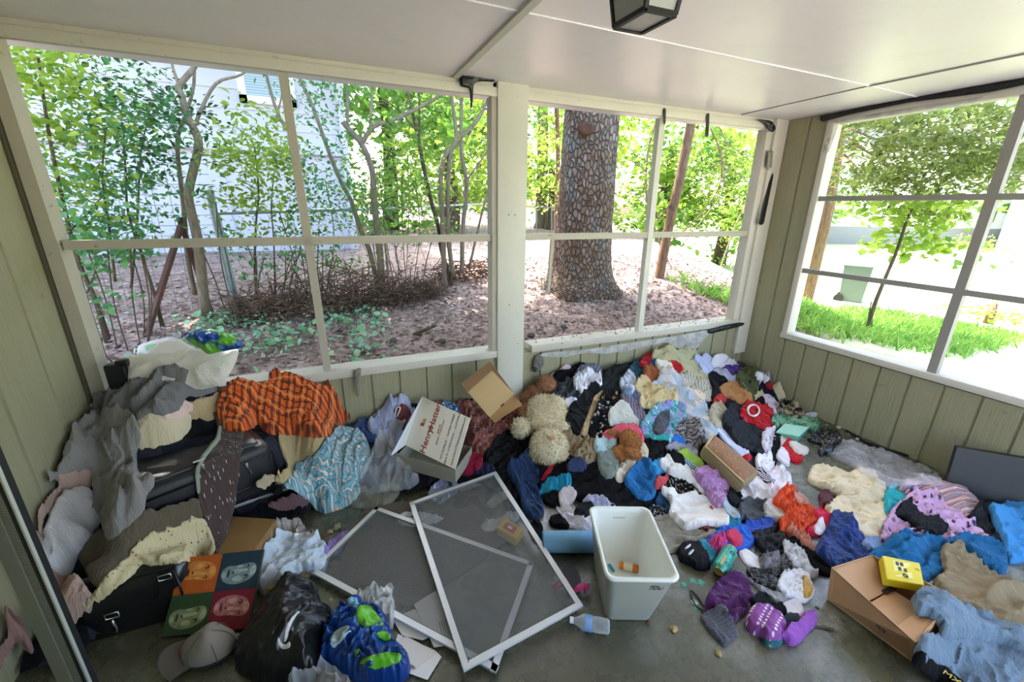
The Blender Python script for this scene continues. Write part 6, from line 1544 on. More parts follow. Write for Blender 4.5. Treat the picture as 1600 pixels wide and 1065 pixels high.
for q, c in (('556,950 566,944 580,946 592,962 602,978 590,976 572,980 558,972', '#63ad2c'), ('560,1040 566,1028 590,1022 612,1018 630,1024 624,1036 596,1044 572,1050', '#5fae2a'), ('514,1000 524,985 545,976 552,982 540,996 520,1014', '#a9bfc2'), ('552,1018 562,1012 566,1022 556,1028', '#7cc043'), ('586,990 604,984 614,998 600,1002', '#5fae2a'), ('540,936 556,930 562,944 550,952', '#7fb7d4')):
    PL('printed_panel', 'printed panel', None, q, c, parent=pk, rough=.25, trans=0, t=.006, amp=0, update=False, edge=.004, step=.008)
PL('plastic_bag', 'clear shiny plastic bag on the floor at the bottom edge', 'plastic bag', '452,1062 466,1044 498,1038 530,1050 548,1066 552,1084 460,1090', '#e2e5e9', .36, rough=.06, t=.03, amp=.03, wl=.09, sharp=.3, belly=.02)
# clear sheeting along the right wall
PL('plastic_sheet', 'clear plastic sheeting lying along the foot of the right wall', 'plastic sheet', '1286,700 1300,684 1330,692 1362,700 1395,712 1430,722 1464,735 1474,752 1440,750 1405,755 1388,757 1360,738 1330,722', '#e2e3ee', .36, rough=.08, t=.022, amp=.022, wl=.10, sharp=.3)
PL('plastic_sheet', 'black plastic film bunched near the green box by the right wall', 'plastic sheet', '1262,684 1278,672 1306,676 1318,684 1310,688 1300,700 1284,708 1278,704 1290,690', '#141518', 1, rough=.2, trans=0, t=.022, amp=.02, wl=.04)
PL('trash_bag', 'crumpled sea-green plastic bag at the foot of the right wall', 'plastic bag', '1206,648 1224,650 1240,652 1262,652 1282,660 1276,668 1250,668 1226,664 1210,660', '#4f8c70', 1, '#8cc0a0', rough=.15, t=.025, amp=.024, wl=.04)
# ================================================================== solid things resting on or beside the heap
def HZ(x, y): return float(samp(HM, x, y))
def on_heap(px, py, up=0.0):
    p, l = hit([(px, py)], up); return Vector(p[0])
def local(o, parent_loc):
    o.data.transform(Matrix.Translation(-Vector(parent_loc))); return o
_txt_n = [0]
def lettering(text, M, size, mat, parent, name='lettering', align='CENTER', shear=0.0, depth=.0006, bold=0.0, spacing=1.0):
    """text as a thin mesh lying in the xy plane of M"""
    cu = bpy.data.curves.new('t', 'FONT'); cu.body = text; cu.size = size; cu.align_x = align; cu.align_y = 'CENTER'; cu.extrude = depth; cu.shear = shear; cu.offset = bold; cu.space_character = spacing
    cu.resolution_u = 3
    ob = bpy.data.objects.new('t', cu); COL.objects.link(ob)
    dg = bpy.context.evaluated_depsgraph_get(); dg.update()
    me = bpy.data.meshes.new_from_object(ob.evaluated_get(dg))
    bpy.data.objects.remove(ob); bpy.data.curves.remove(cu)
    me.name = name; me.materials.clear(); me.materials.append(mat)
    me.transform(M)
    o = bpy.data.objects.new(name, me); COL.objects.link(o); o.parent = parent
    return o
def puff(name, label, cat, poly, origin, normal, thick, mat, noise=.01, ns=9, step=.008, parent=None, group=None, power=.5, half=None, wr=0.0):
    """a stuffed thing whose outline is read off the photograph on a standing or tilted plane, swollen to both sides"""
    _seed[0] += 17; sd = _seed[0]
    n = Vector(normal).normalized(); o0 = Vector(origin)
    e1 = Vector(_R) - n*Vector(_R).dot(n); e1.normalize(); e2 = n.cross(e1)
    P = resample(np.asarray(parse(poly), float), 4.0); P = .5*P+.25*np.roll(P, 1, 0)+.25*np.roll(P, -1, 0)
    Q = []
    for px, py in P:
        d = Vector(ray(px, py)); t = (o0-Vector(_C)).dot(n)/d.dot(n); X = Vector(_C)+d*t-o0
        Q.append((X.dot(e1), X.dot(e2)))
    B = resample(np.array(Q), step)
    if np.sum(B[:, 0]*np.roll(B[:, 1], -1)-np.roll(B[:, 0], -1)*B[:, 1]) < 0: B = B[::-1].copy()
    x0, y0 = B.min(0); x1, y1 = B.max(0)
    gx, gy = np.meshgrid(np.arange(x0, x1, step), np.arange(y0, y1, step), indexing='ij'); X = gx.ravel(); Y = gy.ravel()
    ok = inside_poly(B, X, Y); X = X[ok]; Y = Y[ok]; d = dist_poly(B, X, Y); ok = d > step*.6; X = X[ok]; Y = Y[ok]
    nb = len(B)
    r = delaunay_2d_cdt([Vector(p) for p in B]+[Vector(p) for p in zip(X, Y)], [(i, (i+1) % nb) for i in range(nb)], [], 1, 1e-7)
    ov = np.array([(v.x, v.y) for v in r[0]]); d = dist_poly(B, ov[:, 0], ov[:, 1])
    hf = half or d.max(); e = np.clip(d/hf, 0, 1); prof = np.clip(1-(1-e)**2, 0, 1)**power
    crease = wr*np.clip(1-2.4*np.abs(perlin(ov[:, 0]*ns*1.3, ov[:, 1]*ns*1.3, sd+5)), 0, 1)
    f = thick*prof+(noise*fbm(ov[:, 0]*ns, ov[:, 1]*ns, sd, 3)+crease)*prof; g = -thick*.8*prof
    def to3(h): return np.array(o0)+np.outer(ov[:, 0], e1)+np.outer(ov[:, 1], e2)+np.outer(h, n)
    N = len(ov); V = np.vstack([to3(f), to3(g)])
    tr = [tuple(t_) for t_ in r[2]]
    F = tr+[(a+N, c+N, b+N) for a, b, c in tr]
    org = np.array(o0); uv = np.vstack([ov, ov])+5
    base = np.zeros(3) if parent is None else np.array(parent.location)
    m = link_mesh(name, V-org, F, mat, parent, smooth=True, uv=uv); m.location = org-base
    if parent is None: tag(m, label, cat, group)
    return m
_view = Vector((-.18, -.85, .5))
PIL = fabric('#d6d2c6', rough=.7, crease=.25); PIL2 = fabric('#dedbd6', rough=.7, crease=.25)
o_ = at(285, 570, 'y', 2.60)
p1 = puff('pillow', 'off-white pillow propped against the window sill with a blue-green wrapper on it', 'pillow', '191,606 192,557 231,552 300,544 374,545 369,566 357,587 344,602 300,612 230,612', o_, _view, .055, PIL, .010, 6, wr=.012)
p2 = puff('pillow', 'paler pillow bulging above the window sill pillow at its left', 'pillow', '214,580 229,560 238,545 252,533 268,530 283,531 300,541 316,549 300,566 262,578', at(270, 556, 'y', 2.66), _view, .05, PIL2, .010, 7, wr=.015)
puff('wrapper', 'crumpled blue and green plastic wrapper lying on the sill pillow', 'plastic bag', '286,521 291,518 300,521 304,514 318,516 331,513 346,518 357,520 366,526 378,529 379,543 364,546 346,549 325,554 314,545 303,538 291,531', at(335, 536, 'y', 2.50), _view, .035, plastic('#1b4c9c', .22, 1, '#6db83c', 'wrapper_film', .1), .02, 16, .006, wr=.02)
bo = at(186, 586, 'y', 2.60); m = MB(); m.box(tuple(bo), (.085, .06, .13), bevel=.008); m.box((bo.x+.035, bo.y-.02, bo.z+.07), (.05, .04, .035), bevel=.006)
tag(m.build('plastic_case', M_BLKPL, smooth=True), 'black plastic case end sticking up beside the left window frame', 'case')

# ---------------------------------------------------------------- plush toys: one continuous body each
def blob_mesh(name, blobs, vox, mat, parent=None, org=Vector((0, 0, 0))):
    """blobs: (centre, (rx, ry, rz), 3x3 axes) fused into one skin"""
    bm = bmesh.new()
    for c, r, ax in blobs:
        rr = bmesh.ops.create_icosphere(bm, subdivisions=3, radius=1)
        M = (ax.to_4x4() if ax else Matrix.Identity(4)) @ Matrix.Diagonal((*r, 1))
        M.translation = Vector(c)-org if False else Vector(c)-org
        bmesh.ops.transform(bm, matrix=M, verts=rr['verts'])
    me = bpy.data.meshes.new('tmp'); bm.to_mesh(me); bm.free()
    ob = bpy.data.objects.new('tmp', me); COL.objects.link(ob)
    md = ob.modifiers.new('r', 'REMESH'); md.mode = 'VOXEL'; md.voxel_size = vox
    ms_ = ob.modifiers.new('s', 'SMOOTH'); ms_.factor = .6; ms_.iterations = 6
    dg = bpy.context.evaluated_depsgraph_get(); dg.update()
    m2 = bpy.data.meshes.new_from_object(ob.evaluated_get(dg)); m2.name = name
    bpy.data.objects.remove(ob); bpy.data.meshes.remove(me)
    m2.materials.clear(); m2.materials.append(mat)
    m2.polygons.foreach_set('use_smooth', np.ones(len(m2.polygons), bool))
    o = bpy.data.objects.new(name, m2); COL.objects.link(o)
    if parent is not None: o.parent = parent
    return o
def fur_mat(name, cols):
    t = NT(name); g = t.n('NewGeometry')
    return t.pbr(t.ramp(g.outputs['Random Per Island'], [(i/(len(cols)-1), c) for i, c in enumerate(cols)]), .9, 0, None, .15, sheen=.3)
def fur(o, n, ln, mat, parent, name='fur'):
    me = o.data; nv = len(me.vertices); co = np.zeros(nv*3); me.vertices.foreach_get('co', co); co = co.reshape(-1, 3)
    no = np.zeros(nv*3); me.vertices.foreach_get('normal', no); no = no.reshape(-1, 3)
    k = RNG.integers(0, nv, n); p = co[k]+RNG.normal(size=(n, 3))*.004; nn = no[k]
    lay = RNG.normal(size=(n, 3))*.55; d = nn+lay-nn*(lay*nn).sum(1)[:, None]*.6; d /= np.linalg.norm(d, axis=1)[:, None]
    w = np.cross(d, RNG.normal(size=(n, 3))); w /= np.linalg.norm(w, axis=1)[:, None]
    L = ln*RNG.uniform(.6, 1.25, n)[:, None]; ww = w*.0022
    V = np.stack([p-ww-nn*.002, p+ww-nn*.002, p+d*L*.6+ww*.7-np.array([0, 0, .0015]), p+d*L-np.array([0, 0, .003]), p+d*L*.6-ww*.7-np.array([0, 0, .0015])], 1).reshape(-1, 3)
    F = (np.arange(n)*5)[:, None]+np.arange(5)[None]
    m = bpy.data.meshes.new(name); m.vertices.add(len(V)); m.vertices.foreach_set('co', V.astype(np.float32).ravel())
    m.loops.add(n*5); m.loops.foreach_set('vertex_index', F.astype(np.int32).ravel()); m.polygons.add(n)
    m.polygons.foreach_set('loop_start', (np.arange(n)*5).astype(np.int32)); m.polygons.foreach_set('loop_total', np.full(n, 5, np.int32))
    m.materials.append(mat); m.update(); m.validate()
    f = bpy.data.objects.new(name, m); COL.objects.link(f); f.parent = parent; f['kind'] = 'stuff'
    return f
_nrm = Vector((-.12, -.42, .9)).normalized()
_e1 = Vector(_R).normalized(); _e1 = (_e1-_nrm*_e1.dot(_nrm)).normalized(); _e2 = _nrm.cross(_e1)
def plush(name, label, blobs, cols, skin, n_fur, ln, sink=.35, group=None):
    """blobs: (px, py, half width px, half height px, thickness m, turn degrees, extra lift)"""
    L = []
    for px, py, rx, ry, rz, turn, ex in blobs:
        c = on_heap(px, py, .02); dist = (c-Vector(_C)).length; k = dist/FPX
        c = c+_nrm*(rz*sink+ex)
        # keep the blob on its sight line after lifting
        d = Vector(ray(px, py)).normalized(); t = (c-Vector(_C)).dot(_nrm)/d.dot(_nrm); c = Vector(_C)+d*t
        a = math.radians(turn); u = _e1*math.cos(a)+_e2*math.sin(a); v = _nrm.cross(u)
        L.append((c, (rx*k, ry*k*1.1, rz), Matrix((u, v, _nrm)).transposed()))
    org = L[0][0].copy(); org.z -= L[0][1][2]
    t = thing(name, label, 'stuffed toy', org, group=group)
    body = blob_mesh('body', [(c-org, r, ax) for c, r, ax in L], .007, skin, t)
    fur(body, n_fur, ln, fur_mat(name+'_fur', cols), t)
    return t, L, org
tb, L, org = plush('teddy_bear', 'large cream teddy bear lying upside down on the heap, head toward the floor',
    [(855, 648, 31, 33, .075, -10, .0), (846, 634, 22, 16, .06, 20, 0), (868, 634, 16, 16, .06, 0, 0), (824, 650, 9, 11, .04, 0, 0), (834, 661, 24, 13, .045, 18, .012), (814, 668, 13, 14, .05, 0, .015), (878, 667, 11, 9, .04, -30, 0),
     (858, 697, 27, 26, .085, 0, .02), (860, 692, 13, 11, .06, 0, .065), (838, 711, 10, 10, .03, 0, .02), (879, 710, 9, 11, .03, 0, .02)],
    ['#e2d6b4', '#cfc19b', '#efe6cb', '#c2b18a', '#e8dcc0'], plain('cream_plush', '#d9ccaa', .95), 9000, .020)
nc = L[8][0]+_nrm*.066-_e2*.004; m = MB(); m.lathe([(0, -.008), (.016, -.006), (.020, 0), (.014, .010), (0, .013)], 14, frame_matrix(nc-org, _e1, _e2), 1.2, .85); m.build('nose', plain('pink_brown_nose', '#b98768', .5), tb, smooth=True)
for s in (-1, 1):
    ec = L[7][0]+_nrm*.084+_e1*(.024*s)+_e2*.020; m = MB(); m.lathe([(0, -.003), (.006, -.002), (.006, .001), (0, .005)], 10, frame_matrix(ec-org, _e1, _e2)); m.build('eye', M_BLKPL, tb, smooth=True)
tb2, L2, _ = plush('teddy_bear', 'tawny brown plush toy lying face down beside the white porch post',
    [(836, 614, 13, 13, .05, 0, 0), (854, 600, 14, 14, .055, 0, .01), (825, 624, 12, 14, .05, 0, 0), (820, 642, 9, 13, .04, 0, 0)],
    ['#a87a52', '#8f6442', '#bb8d63', '#7d5536'], plain('tawny_plush', '#9a6d48', .95), 4200, .014)
tb3, L3, _ = plush('teddy_bear', 'small ginger plush bear half buried under the pink and sage hat', 
    [(985, 689, 14, 17, .045, 0, .02), (967, 709, 7, 11, .03, 30, .015), (988, 708, 12, 7, .03, -10, .03), (958, 677, 9, 5, .025, 0, .02), (972, 703, 8, 7, .03, 0, .02)],
    ['#b57c41', '#9a6530', '#c98f52', '#845425'], plain('ginger_plush', '#a97038', .95), 3600, .013)
G('hat_brim', 'deep pink cloth brim draped over the small ginger bear', 'hat', '941,669 958,662 976,657 998,660 1008,674 1005,681 982,679 957,672', '#d9586f', t=.02, amp=.012, belly=.01, up=.055)

# ---------------------------------------------------------------- hat box with printed lid
M_LID = plain('cream_cardboard', '#dcd8c8', .6, noise=.05, nscale=4)
M_BOXSIDE = plain('grey_cardboard', '#8f8b7a', .7, noise=.08)
q = [at(633, 695, 'z', .20), at(711, 733, 'z', .20), at(735, 653, 'z', .415), at(662, 621, 'z', .415)]
hb = thing('hat_box', 'cream cardboard hat box with red script lettering on its tilted lid', 'box', (q[0]+q[1]+q[2]+q[3])/4-Vector((0, 0, .2)))
ho = Vector(hb.location)
_n = (q[1]-q[0]).cross(q[2]-q[0]).normalized(); q[3] = q[3]-_n*(q[3]-q[0]).dot(_n)
F1 = at(621, 710, 'z', .19); F2 = at(711, 735, 'z', .185); xd = (F2-F1); xd.z = 0; Lh = xd.length; xd.normalize(); yd = (q[2]-q[1]+q[3]-q[0]); yd.z = 0; yd.normalize()
zb_ = .10
m = MB(); T_ = .005
def wall_(m, a, b, z0, z1): m.bar(a+Vector((0, 0, (z0+z1)/2)), b+Vector((0, 0, (z0+z1)/2)), T_, z1-z0)
A0 = Vector((F1.x, F1.y, 0)); B0 = Vector((F2.x, F2.y, 0)); A1 = A0+yd*.26; B1 = B0+yd*.26
for a, b in ((A0, B0), (B0, B1), (B1, A1), (A1, A0)): wall_(m, a, b, zb_, .19)
m.hexa([A0+Vector((0, 0, zb_)), B0+Vector((0, 0, zb_)), B1+Vector((0, 0, zb_)), A1+Vector((0, 0, zb_)), A0+Vector((0, 0, zb_+.004)), B0+Vector((0, 0, zb_+.004)), B1+Vector((0, 0, zb_+.004)), A1+Vector((0, 0, zb_+.004))])
local(m.build('body', M_BOXSIDE, hb), ho)
m = MB(); nl = (q[1]-q[0]).cross(q[3]-q[0]).normalized(); m.poly(q, .004, -nl); lid = local(m.build('lid', M_LID, hb), ho)
m = MB(); m.poly([q[3], at(611, 711, 'z', .27), q[0]], .004, -nl); local(m.build('side_flap', plain('pale_flap', '#e4e4e2', .6), hb), ho)
m = MB(); a = at(629, 672, 'z', .262); b = at(637, 655, 'z', .293); m.bar(a+Vector((0, 0, .003)), b+Vector((0, 0, .003)), .012, .004); local(m.build('flap_slot', plain('slot_dark', '#2c2a28', .9), hb), ho)
# lettering runs up the lid: baseline along the short sides
ex = (q[3]-q[0]+q[2]-q[1]).normalized(); ey = nl.cross(ex).normalized()
M_RED = plain('rust_red_ink', '#a2492c', .7); M_GREYINK = plain('grey_brown_ink', '#6b6257', .7)
def lidpt(u, v): 
    """u along the left to right bottom edge, v up the lid"""
    return q[0]*(1-u)*(1-v)+q[1]*u*(1-v)+q[2]*u*v+q[3]*(1-u)*v
def lidM(u, v): return Matrix.Translation(-ho) @ frame_matrix(lidpt(u, v)+nl*.0012, ex, ey)
for txt, u, v, sz, mt, sh, bd in (('Henry', .36, .235, .066, M_RED, .3, .001), ('the', .365, .475, .038, M_RED, .3, .0005), ('Hatter', .37, .725, .064, M_RED, .3, .001), ('SINCE 1893', .52, .55, .013, M_RED, 0, 0), ('DETROIT, MICHIGAN USA', .56, .50, .014, M_RED, 0, 0), ('2472 RIOPELLE  \u2022  EASTERN MARKET', .71, .5, .0185, M_GREYINK, 0, 0), ('15616 W. 10 MILE ROAD  \u2022  SOUTHFIELD', .80, .5, .0185, M_GREYINK, 0, 0), ('www.HenryTheHatterDetroit.com', .915, .5, .0215, M_GREYINK, .2, 0)):
    lettering(txt, lidM(u, v), sz, mt, lid, shear=sh, bold=bd).location = (0, 0, 0)
for k, (u, v) in enumerate(((.20, .50), (.20, .58))):
    m = MB(); p = lidpt(u, v)-ho+nl*.002
    if k == 0: m.poly([p+ex*a+ey*b for a, b in ((-.014, -.012), (.014, -.012), (.012, -.004), (.010, .018), (-.010, .018), (-.012, -.004))], .0006, nl)
    else: m.poly([p+ex*a+ey*b for a, b in ((-.012, -.014), (.010, -.016), (.012, .004), (.004, .012), (-.010, .006))], .0006, nl)
    m.build('printed_hat', M_RED if k == 0 else plain('gold_ink', '#b58a3e', .6), lid)
# ---------------------------------------------------------------- open brown carton leaning by the post
M_KRAFT_IN = plain('carton_inside', '#7d5e3c', .75, noise=.07)
M_CREAMFLAP = plain('carton_inner_flap', '#c9ac7c', .65, noise=.05)
c_ = [at(731, 612, 'y', 2.45), at(765, 652, 'y', 2.28), at(803.5, 615, 'y', 2.28), at(769, 578.6, 'y', 2.45)]
ob_ = thing('carton', 'open brown carton tilted against the white post with its pale inside showing', 'box', sum(c_, Vector())/4)
oo = Vector(ob_.location); nn = (c_[1]-c_[0]).cross(c_[3]-c_[0]).normalized()
if nn.dot(Vector(_C)-oo) < 0: nn = -nn
m = MB(); m.poly([p-oo for p in c_], .004, -nn); m.build('bottom_panel', M_CREAMFLAP, ob_)
outer = [at(720, 599, 'y', 2.45), at(772, 659, 'y', 2.22), at(816, 632, 'y', 2.24), at(765.5, 564, 'y', 2.50)]
hgt = {0: .05, 1: -.05, 2: -.05, 3: .05}
for (i, j, mt, nm) in ((3, 0, M_KRAFT_IN, 'side_panel'), (2, 3, M_KRAFT_IN, 'side_panel')):
    m = MB(); m.poly([c_[i]-oo, c_[j]-oo, outer[j]-oo, outer[i]-oo], .004, -nn); m.build(nm, mt, ob_)
lw = [c_[1], c_[2], at(816, 632, 'y', 2.30), at(773, 660, 'y', 2.30)]
m = MB(); m.poly([p-oo for p in lw], .004, -nn); sp = m.build('side_panel', plain('carton_outside', '#9a7446', .7, noise=.06), ob_)
m = MB(); m.poly([p-oo for p in (c_[0], c_[1], at(773, 660, 'y', 2.31), at(722, 602, 'y', 2.47))], .004, -nn); m.build('side_panel', M_KRAFT_IN, ob_)
bt4 = [p-oo-nn*.09 for p in c_]; m = MB(); m.hexa([bt4[0], bt4[1], bt4[2], bt4[3], c_[0]-oo-nn*.005, c_[1]-oo-nn*.005, c_[2]-oo-nn*.005, c_[3]-oo-nn*.005]); m.build('back', M_KRAFT, ob_)
m = MB(); p = (c_[1]*.48+c_[2]*.52)-oo; dx = (c_[2]-c_[1]).normalized(); m.bar(p-dx*.014+nn*.002, p+dx*.014+nn*.002, .012, .003, up=nn); m.build('tab_slot', plain('tab_dark', '#5b4426', .8), ob_)
# ---------------------------------------------------------------- flowered seat cushion
cu = [on_heap(1099, 697, .10), on_heap(1163, 757, .085), on_heap(1188, 737, .085), on_heap(1114, 676, .10)]
fc = thing('cushion', 'long rust-flowered box cushion with beige sides lying on the heap', 'cushion', sum(cu, Vector())/4-Vector((0, 0, .1)))
fo = Vector(fc.location); nc_ = (cu[1]-cu[0]).cross(cu[3]-cu[0]).normalized()
bo_ = [p-nc_*.095-(p-sum(cu, Vector())/4)*.02 for p in cu]
m = MB(); m.hexa([p-fo for p in bo_]+[p-fo for p in cu]); es = m.bm.edges[:]; bmesh.ops.bevel(m.bm, geom=es, offset=.022, segments=4, affect='EDGES', profile=.5)
t = NT('beige_ribbed_side'); k = t.wave(t.coord('Object'), 14, .5); m.build('side_band', t.pbr(t.mix(k, '#9a8a64', '#857650'), .85, 0, t.bump(k, .4, .003)), fc, smooth=True)
cen = sum(cu, Vector())/4
tp = [(cen+(p-cen)*.90+nc_*.004)-fo for p in cu]
V = []; F = []; n_ = 16; uv = []
for i in range(n_+1):
    for j in range(n_+1):
        u, v = i/n_, j/n_; p = tp[0]*(1-u)*(1-v)+tp[1]*u*(1-v)+tp[2]*u*v+tp[3]*(1-u)*v
        V.append(p+nc_*(.026*(1-(2*u-1)**4)*(1-(2*v-1)**4))); uv.append((u*.42, v*.16))
for i in range(n_):
    for j in range(n_): a = i*(n_+1)+j; F.append((a, a+n_+1, a+n_+2, a+1))
link_mesh('top_fabric', V, F, fabric('#8f6a4c', 'floral', '#b5705c', '#6f6a42', .30, rough=.8), fc, smooth=True, uv=np.array(uv))
m = MB(); m.tube([p+nc_*.002+(p-(cen-fo))*.045 for p in smooth_path([tp[0], tp[1]], 8)], .0055, 6); m.tube([p+nc_*.002+(p-(cen-fo))*.03 for p in (tp[0], tp[3])], .0055, 6); m.build('welt', plain('cream_welt', '#c2ad7c', .7), fc, smooth='all')

# ---------------------------------------------------------------- loose window screens
M_ALU = plain('white_aluminium', '#d3d6d8', .35, .3, noise=.05)
t = NT('fiberglass_screen'); df = t.n('BsdfPrincipled'); df.inputs['Base Color'].default_value = (*lin('#6d706e'), 1); df.inputs['Roughness'].default_value = .6
tp_ = t.n('BsdfTransparent'); mx = t.n('MixShader'); w1_ = t.noise(t.coord('Object'), 3, 4); t.set(mx.inputs[0], t.math('MULTIPLY_ADD', w1_, .14, .42)); t.t.links.new(tp_.outputs[0], mx.inputs[1]); t.t.links.new(df.outputs[0], mx.inputs[2]); t.t.links.new(mx.outputs[0], t.out.inputs[0])
M_MESH = t.m
def screen(label, C4):
    o = thing('window_screen', label, 'window screen', C4[0]); o0 = Vector(o.location)
    c = sum(C4, Vector())/4; P = [p-o0 for p in C4]; cc = c-o0
    n = (P[1]-P[0]).cross(P[3]-P[0]).normalized()
    if n.z < 0: n = -n
    for i in range(4):
        a, b = P[i], P[(i+1) % 4]; d = (b-a).normalized(); inn = n.cross(d)
        if inn.dot(cc-a) < 0: inn = -inn
        m = MB(); m.bar(a+inn*.012+n*.005, b+inn*.012+n*.005, .025, .011, up=n); m.build('frame_bar', M_ALU, o)
        m = MB(); m.tube([a+inn*.026+n*.009+d*.02, b+inn*.026+n*.009-d*.02], .0022, 5); m.build('spline', plain('grey_spline', '#5e6264', .7), o)
    m = MB(); m.poly([p+(cc-p).normalized()*.02+n*.007 for p in P]); m.build('mesh', M_MESH, o)
    return o
screen('lower aluminum window screen lying partly under the other one', [at(588, 793, 'z', .022), at(483, 894, 'z', .022), at(775, 1052, 'z', .022), at(834, 881, 'z', .022)])
screen('upper aluminum window screen lying skewed across the other one', [at(640, 787, 'z', .045), at(775, 738, 'z', .085), at(911, 948, 'z', .036), at(725, 1050, 'z', .036)])
# things showing through and around them
def flat(name, label, cat, pxs, z, th, mat, group=None):
    P = [at(px, py, 'z', z) for px, py in pxs]; c = sum(P, Vector())/len(P); m = MB(); m.poly([p-c for p in P], th, (0, 0, 1)); o = m.build(name, mat); o.location = c
    return tag(o, label, cat, group)
M_PAPER = plain('white_paper', '#dcd9d6', .7, noise=.03); M_PAPER2 = plain('cream_paper', '#d5cfc4', .7, noise=.04)
sh = flat('paper_sheet', 'white sheet of paper with printed lines under the upper screen', 'paper', [(646, 942), (681, 919), (714, 1006), (678, 1011)], .012, .0012, M_PAPER)
for k in range(5):
    a = at(686+k*3.4, 970-k*1.1, 'z', .0138); b = at(692+k*3.4, 996-k*1.3, 'z', .0138); m = MB(); m.bar(a-Vector(sh.location), b-Vector(sh.location), .0022, .0004); m.build('text_line', M_GREYINK, sh)
flat('paper_sheet', 'folded white paper at the lower left end of the screens', 'paper', [(613, 966), (648, 951), (678, 992), (660, 1000), (628, 992)], .011, .0012, M_PAPER2)
flat('envelope', 'large white envelope under the bottom edge of the lower screen', 'paper', [(622, 990), (680, 1016), (690, 1026), (668, 1062), (606, 1040)], .007, .0015, M_PAPER)
e2 = flat('envelope', 'smaller white envelope with a barcode on top of the large envelope', 'paper', [(618, 1005), (634, 993), (683, 1019), (646, 1046), (626, 1032)], .010, .0012, M_PAPER2)
for k in range(6):
    a = at(636+k*2.0, 1034+k*1.0, 'z', .012); b = at(640+k*2.0, 1042+k*.6, 'z', .012); m = MB(); m.bar(a-Vector(e2.location), b-Vector(e2.location), .0011, .0004); m.build('barcode_bar', M_BLKPL, e2)
flat('photo_print', 'small framed print lying on the floor behind the upper screen', 'picture', [(716, 758), (754, 747), (757, 757), (720, 769)], .012, .008, plain('brown_print', '#8a7d68', .5, noise=.3, nscale=60))
yb = [at(776, 824, 'z', .055), at(788, 807, 'z', .055), at(818, 825, 'z', .055), at(806, 842, 'z', .055)]
bx3 = thing('soap_box', 'yellow box with a red label seen through the upper window screen', 'box', sum(yb, Vector())/4-Vector((0, 0, .05))); oo3 = Vector(bx3.location)
m = MB(); m.hexa([Vector((p.x, p.y, .004))-oo3 for p in yb]+[p-oo3 for p in yb]); bmesh.ops.bevel(m.bm, geom=m.bm.edges[:], offset=.004, segments=2, affect='EDGES'); m.build('body', plain('yellow_carton', '#e0b92a', .4), bx3, smooth=True)
cn = sum(yb, Vector())/4; m = MB(); m.poly([cn+(p-cn)*.55+Vector((0, 0, .001))-oo3 for p in yb], .001, (0, 0, 1)); lb = m.build('label', plain('red_label', '#c0382c', .4), bx3)
m = MB(); m.poly([cn+(p-cn)*.2+Vector((0, 0, .0025))-oo3 for p in yb], .0006, (0, 0, 1)); m.build('label_mark', plain('pale_label_mark', '#e9dccb', .5), lb)
G('sock', 'white sock lying left of the yellow box under the screen', 'sock', '749,822 762,812 780,812 794,800 808,797 812,806 800,812 786,818 772,829 756,829', '#cfccc8', t=.022, amp=.010, wl=.04)
G('sock', 'white bunched sock crossing under the frames of both screens', 'sock', '618,808 640,802 660,800 684,806 696,808 686,814 664,818 640,822 622,818', '#c6c3c6', t=.02, amp=.012, wl=.04)
G('garment', 'pale cloth scrap in the top corner of the upper screen', 'clothes', '760,786 776,770 792,766 794,774 776,784 766,792', '#a9abad', t=.014, amp=.010, wl=.04)
G('garment', 'charcoal cloth lump behind the yellow box near the screen corner', 'clothes', '826,818 844,812 850,832 846,848 832,838', '#14151a', t=.03, amp=.014)
PL('paper_scrap', 'crumpled white wrapper with a red stripe at the tip of the lower screen', 'wrapper', '596,920 606,910 616,912 610,926', '#dad4cf', trans=0, t=.02, amp=.01)
pb2 = [on_heap(600, 918, .06)]
# sandal beside the screen
fz = on_heap(905, 908, 0.02)
sd_ = thing('sandal', 'dark flip-flop sandal with hot pink straps on the floor by the bin', 'sandal', at(893, 910, 'z', 0)); so_ = Vector(sd_.location)
P = [at(px, py, 'z', .006) for px, py in ((876, 898), (882, 887), (894, 885), (902, 895), (908, 912), (906, 926), (896, 928), (886, 914))]
m = MB(); m.poly([p-so_ for p in P], .020, (0, 0, 1)); m.build('sole', plain('dark_sole', '#26262c', .7), sd_)
for pp in (((864, 920), (874, 912), (884, 908), (890, 916)), ((896, 924), (908, 916), (918, 914), (914, 926))):
    m = MB(); m.tube([at(px, py, 'z', .02+.014*(i in (1, 2)))-so_ for i, (px, py) in enumerate(pp)], [.010, .015, .015, .008], 8); m.build('strap', plain('hot_pink_rubber', '#d23b78', .45), sd_, smooth='all')
# ---------------------------------------------------------------- water bottle
def glass_mat(name, col, rough=.05, alpha=.35):
    t = NT(name); b = t.n('BsdfPrincipled'); b.inputs['Base Color'].default_value = (*lin(col), 1); b.inputs['Roughness'].default_value = rough; b.inputs['Specular IOR Level'].default_value = .8
    tp = t.n('BsdfTransparent'); lw = t.n('LayerWeight'); lw.inputs['Blend'].default_value = .35; mx = t.n('MixShader')
    t.set(mx.inputs[0], t.math('MULTIPLY_ADD', lw.outputs['Facing'], .7, alpha*.5)); t.t.links.new(tp.outputs[0], mx.inputs[1]); t.t.links.new(b.outputs[0], mx.inputs[2]); t.t.links.new(mx.outputs[0], t.out.inputs[0])
    return t.m
M_CLEAR = glass_mat('clear_plastic', '#dfe6ea')
a = at(892, 968, 'z', .032); b = at(952, 979, 'z', .032)
wb = thing('water_bottle', 'empty clear plastic water bottle lying on the floor by the bin', 'bottle', (a+b)/2-Vector((0, 0, .032)))
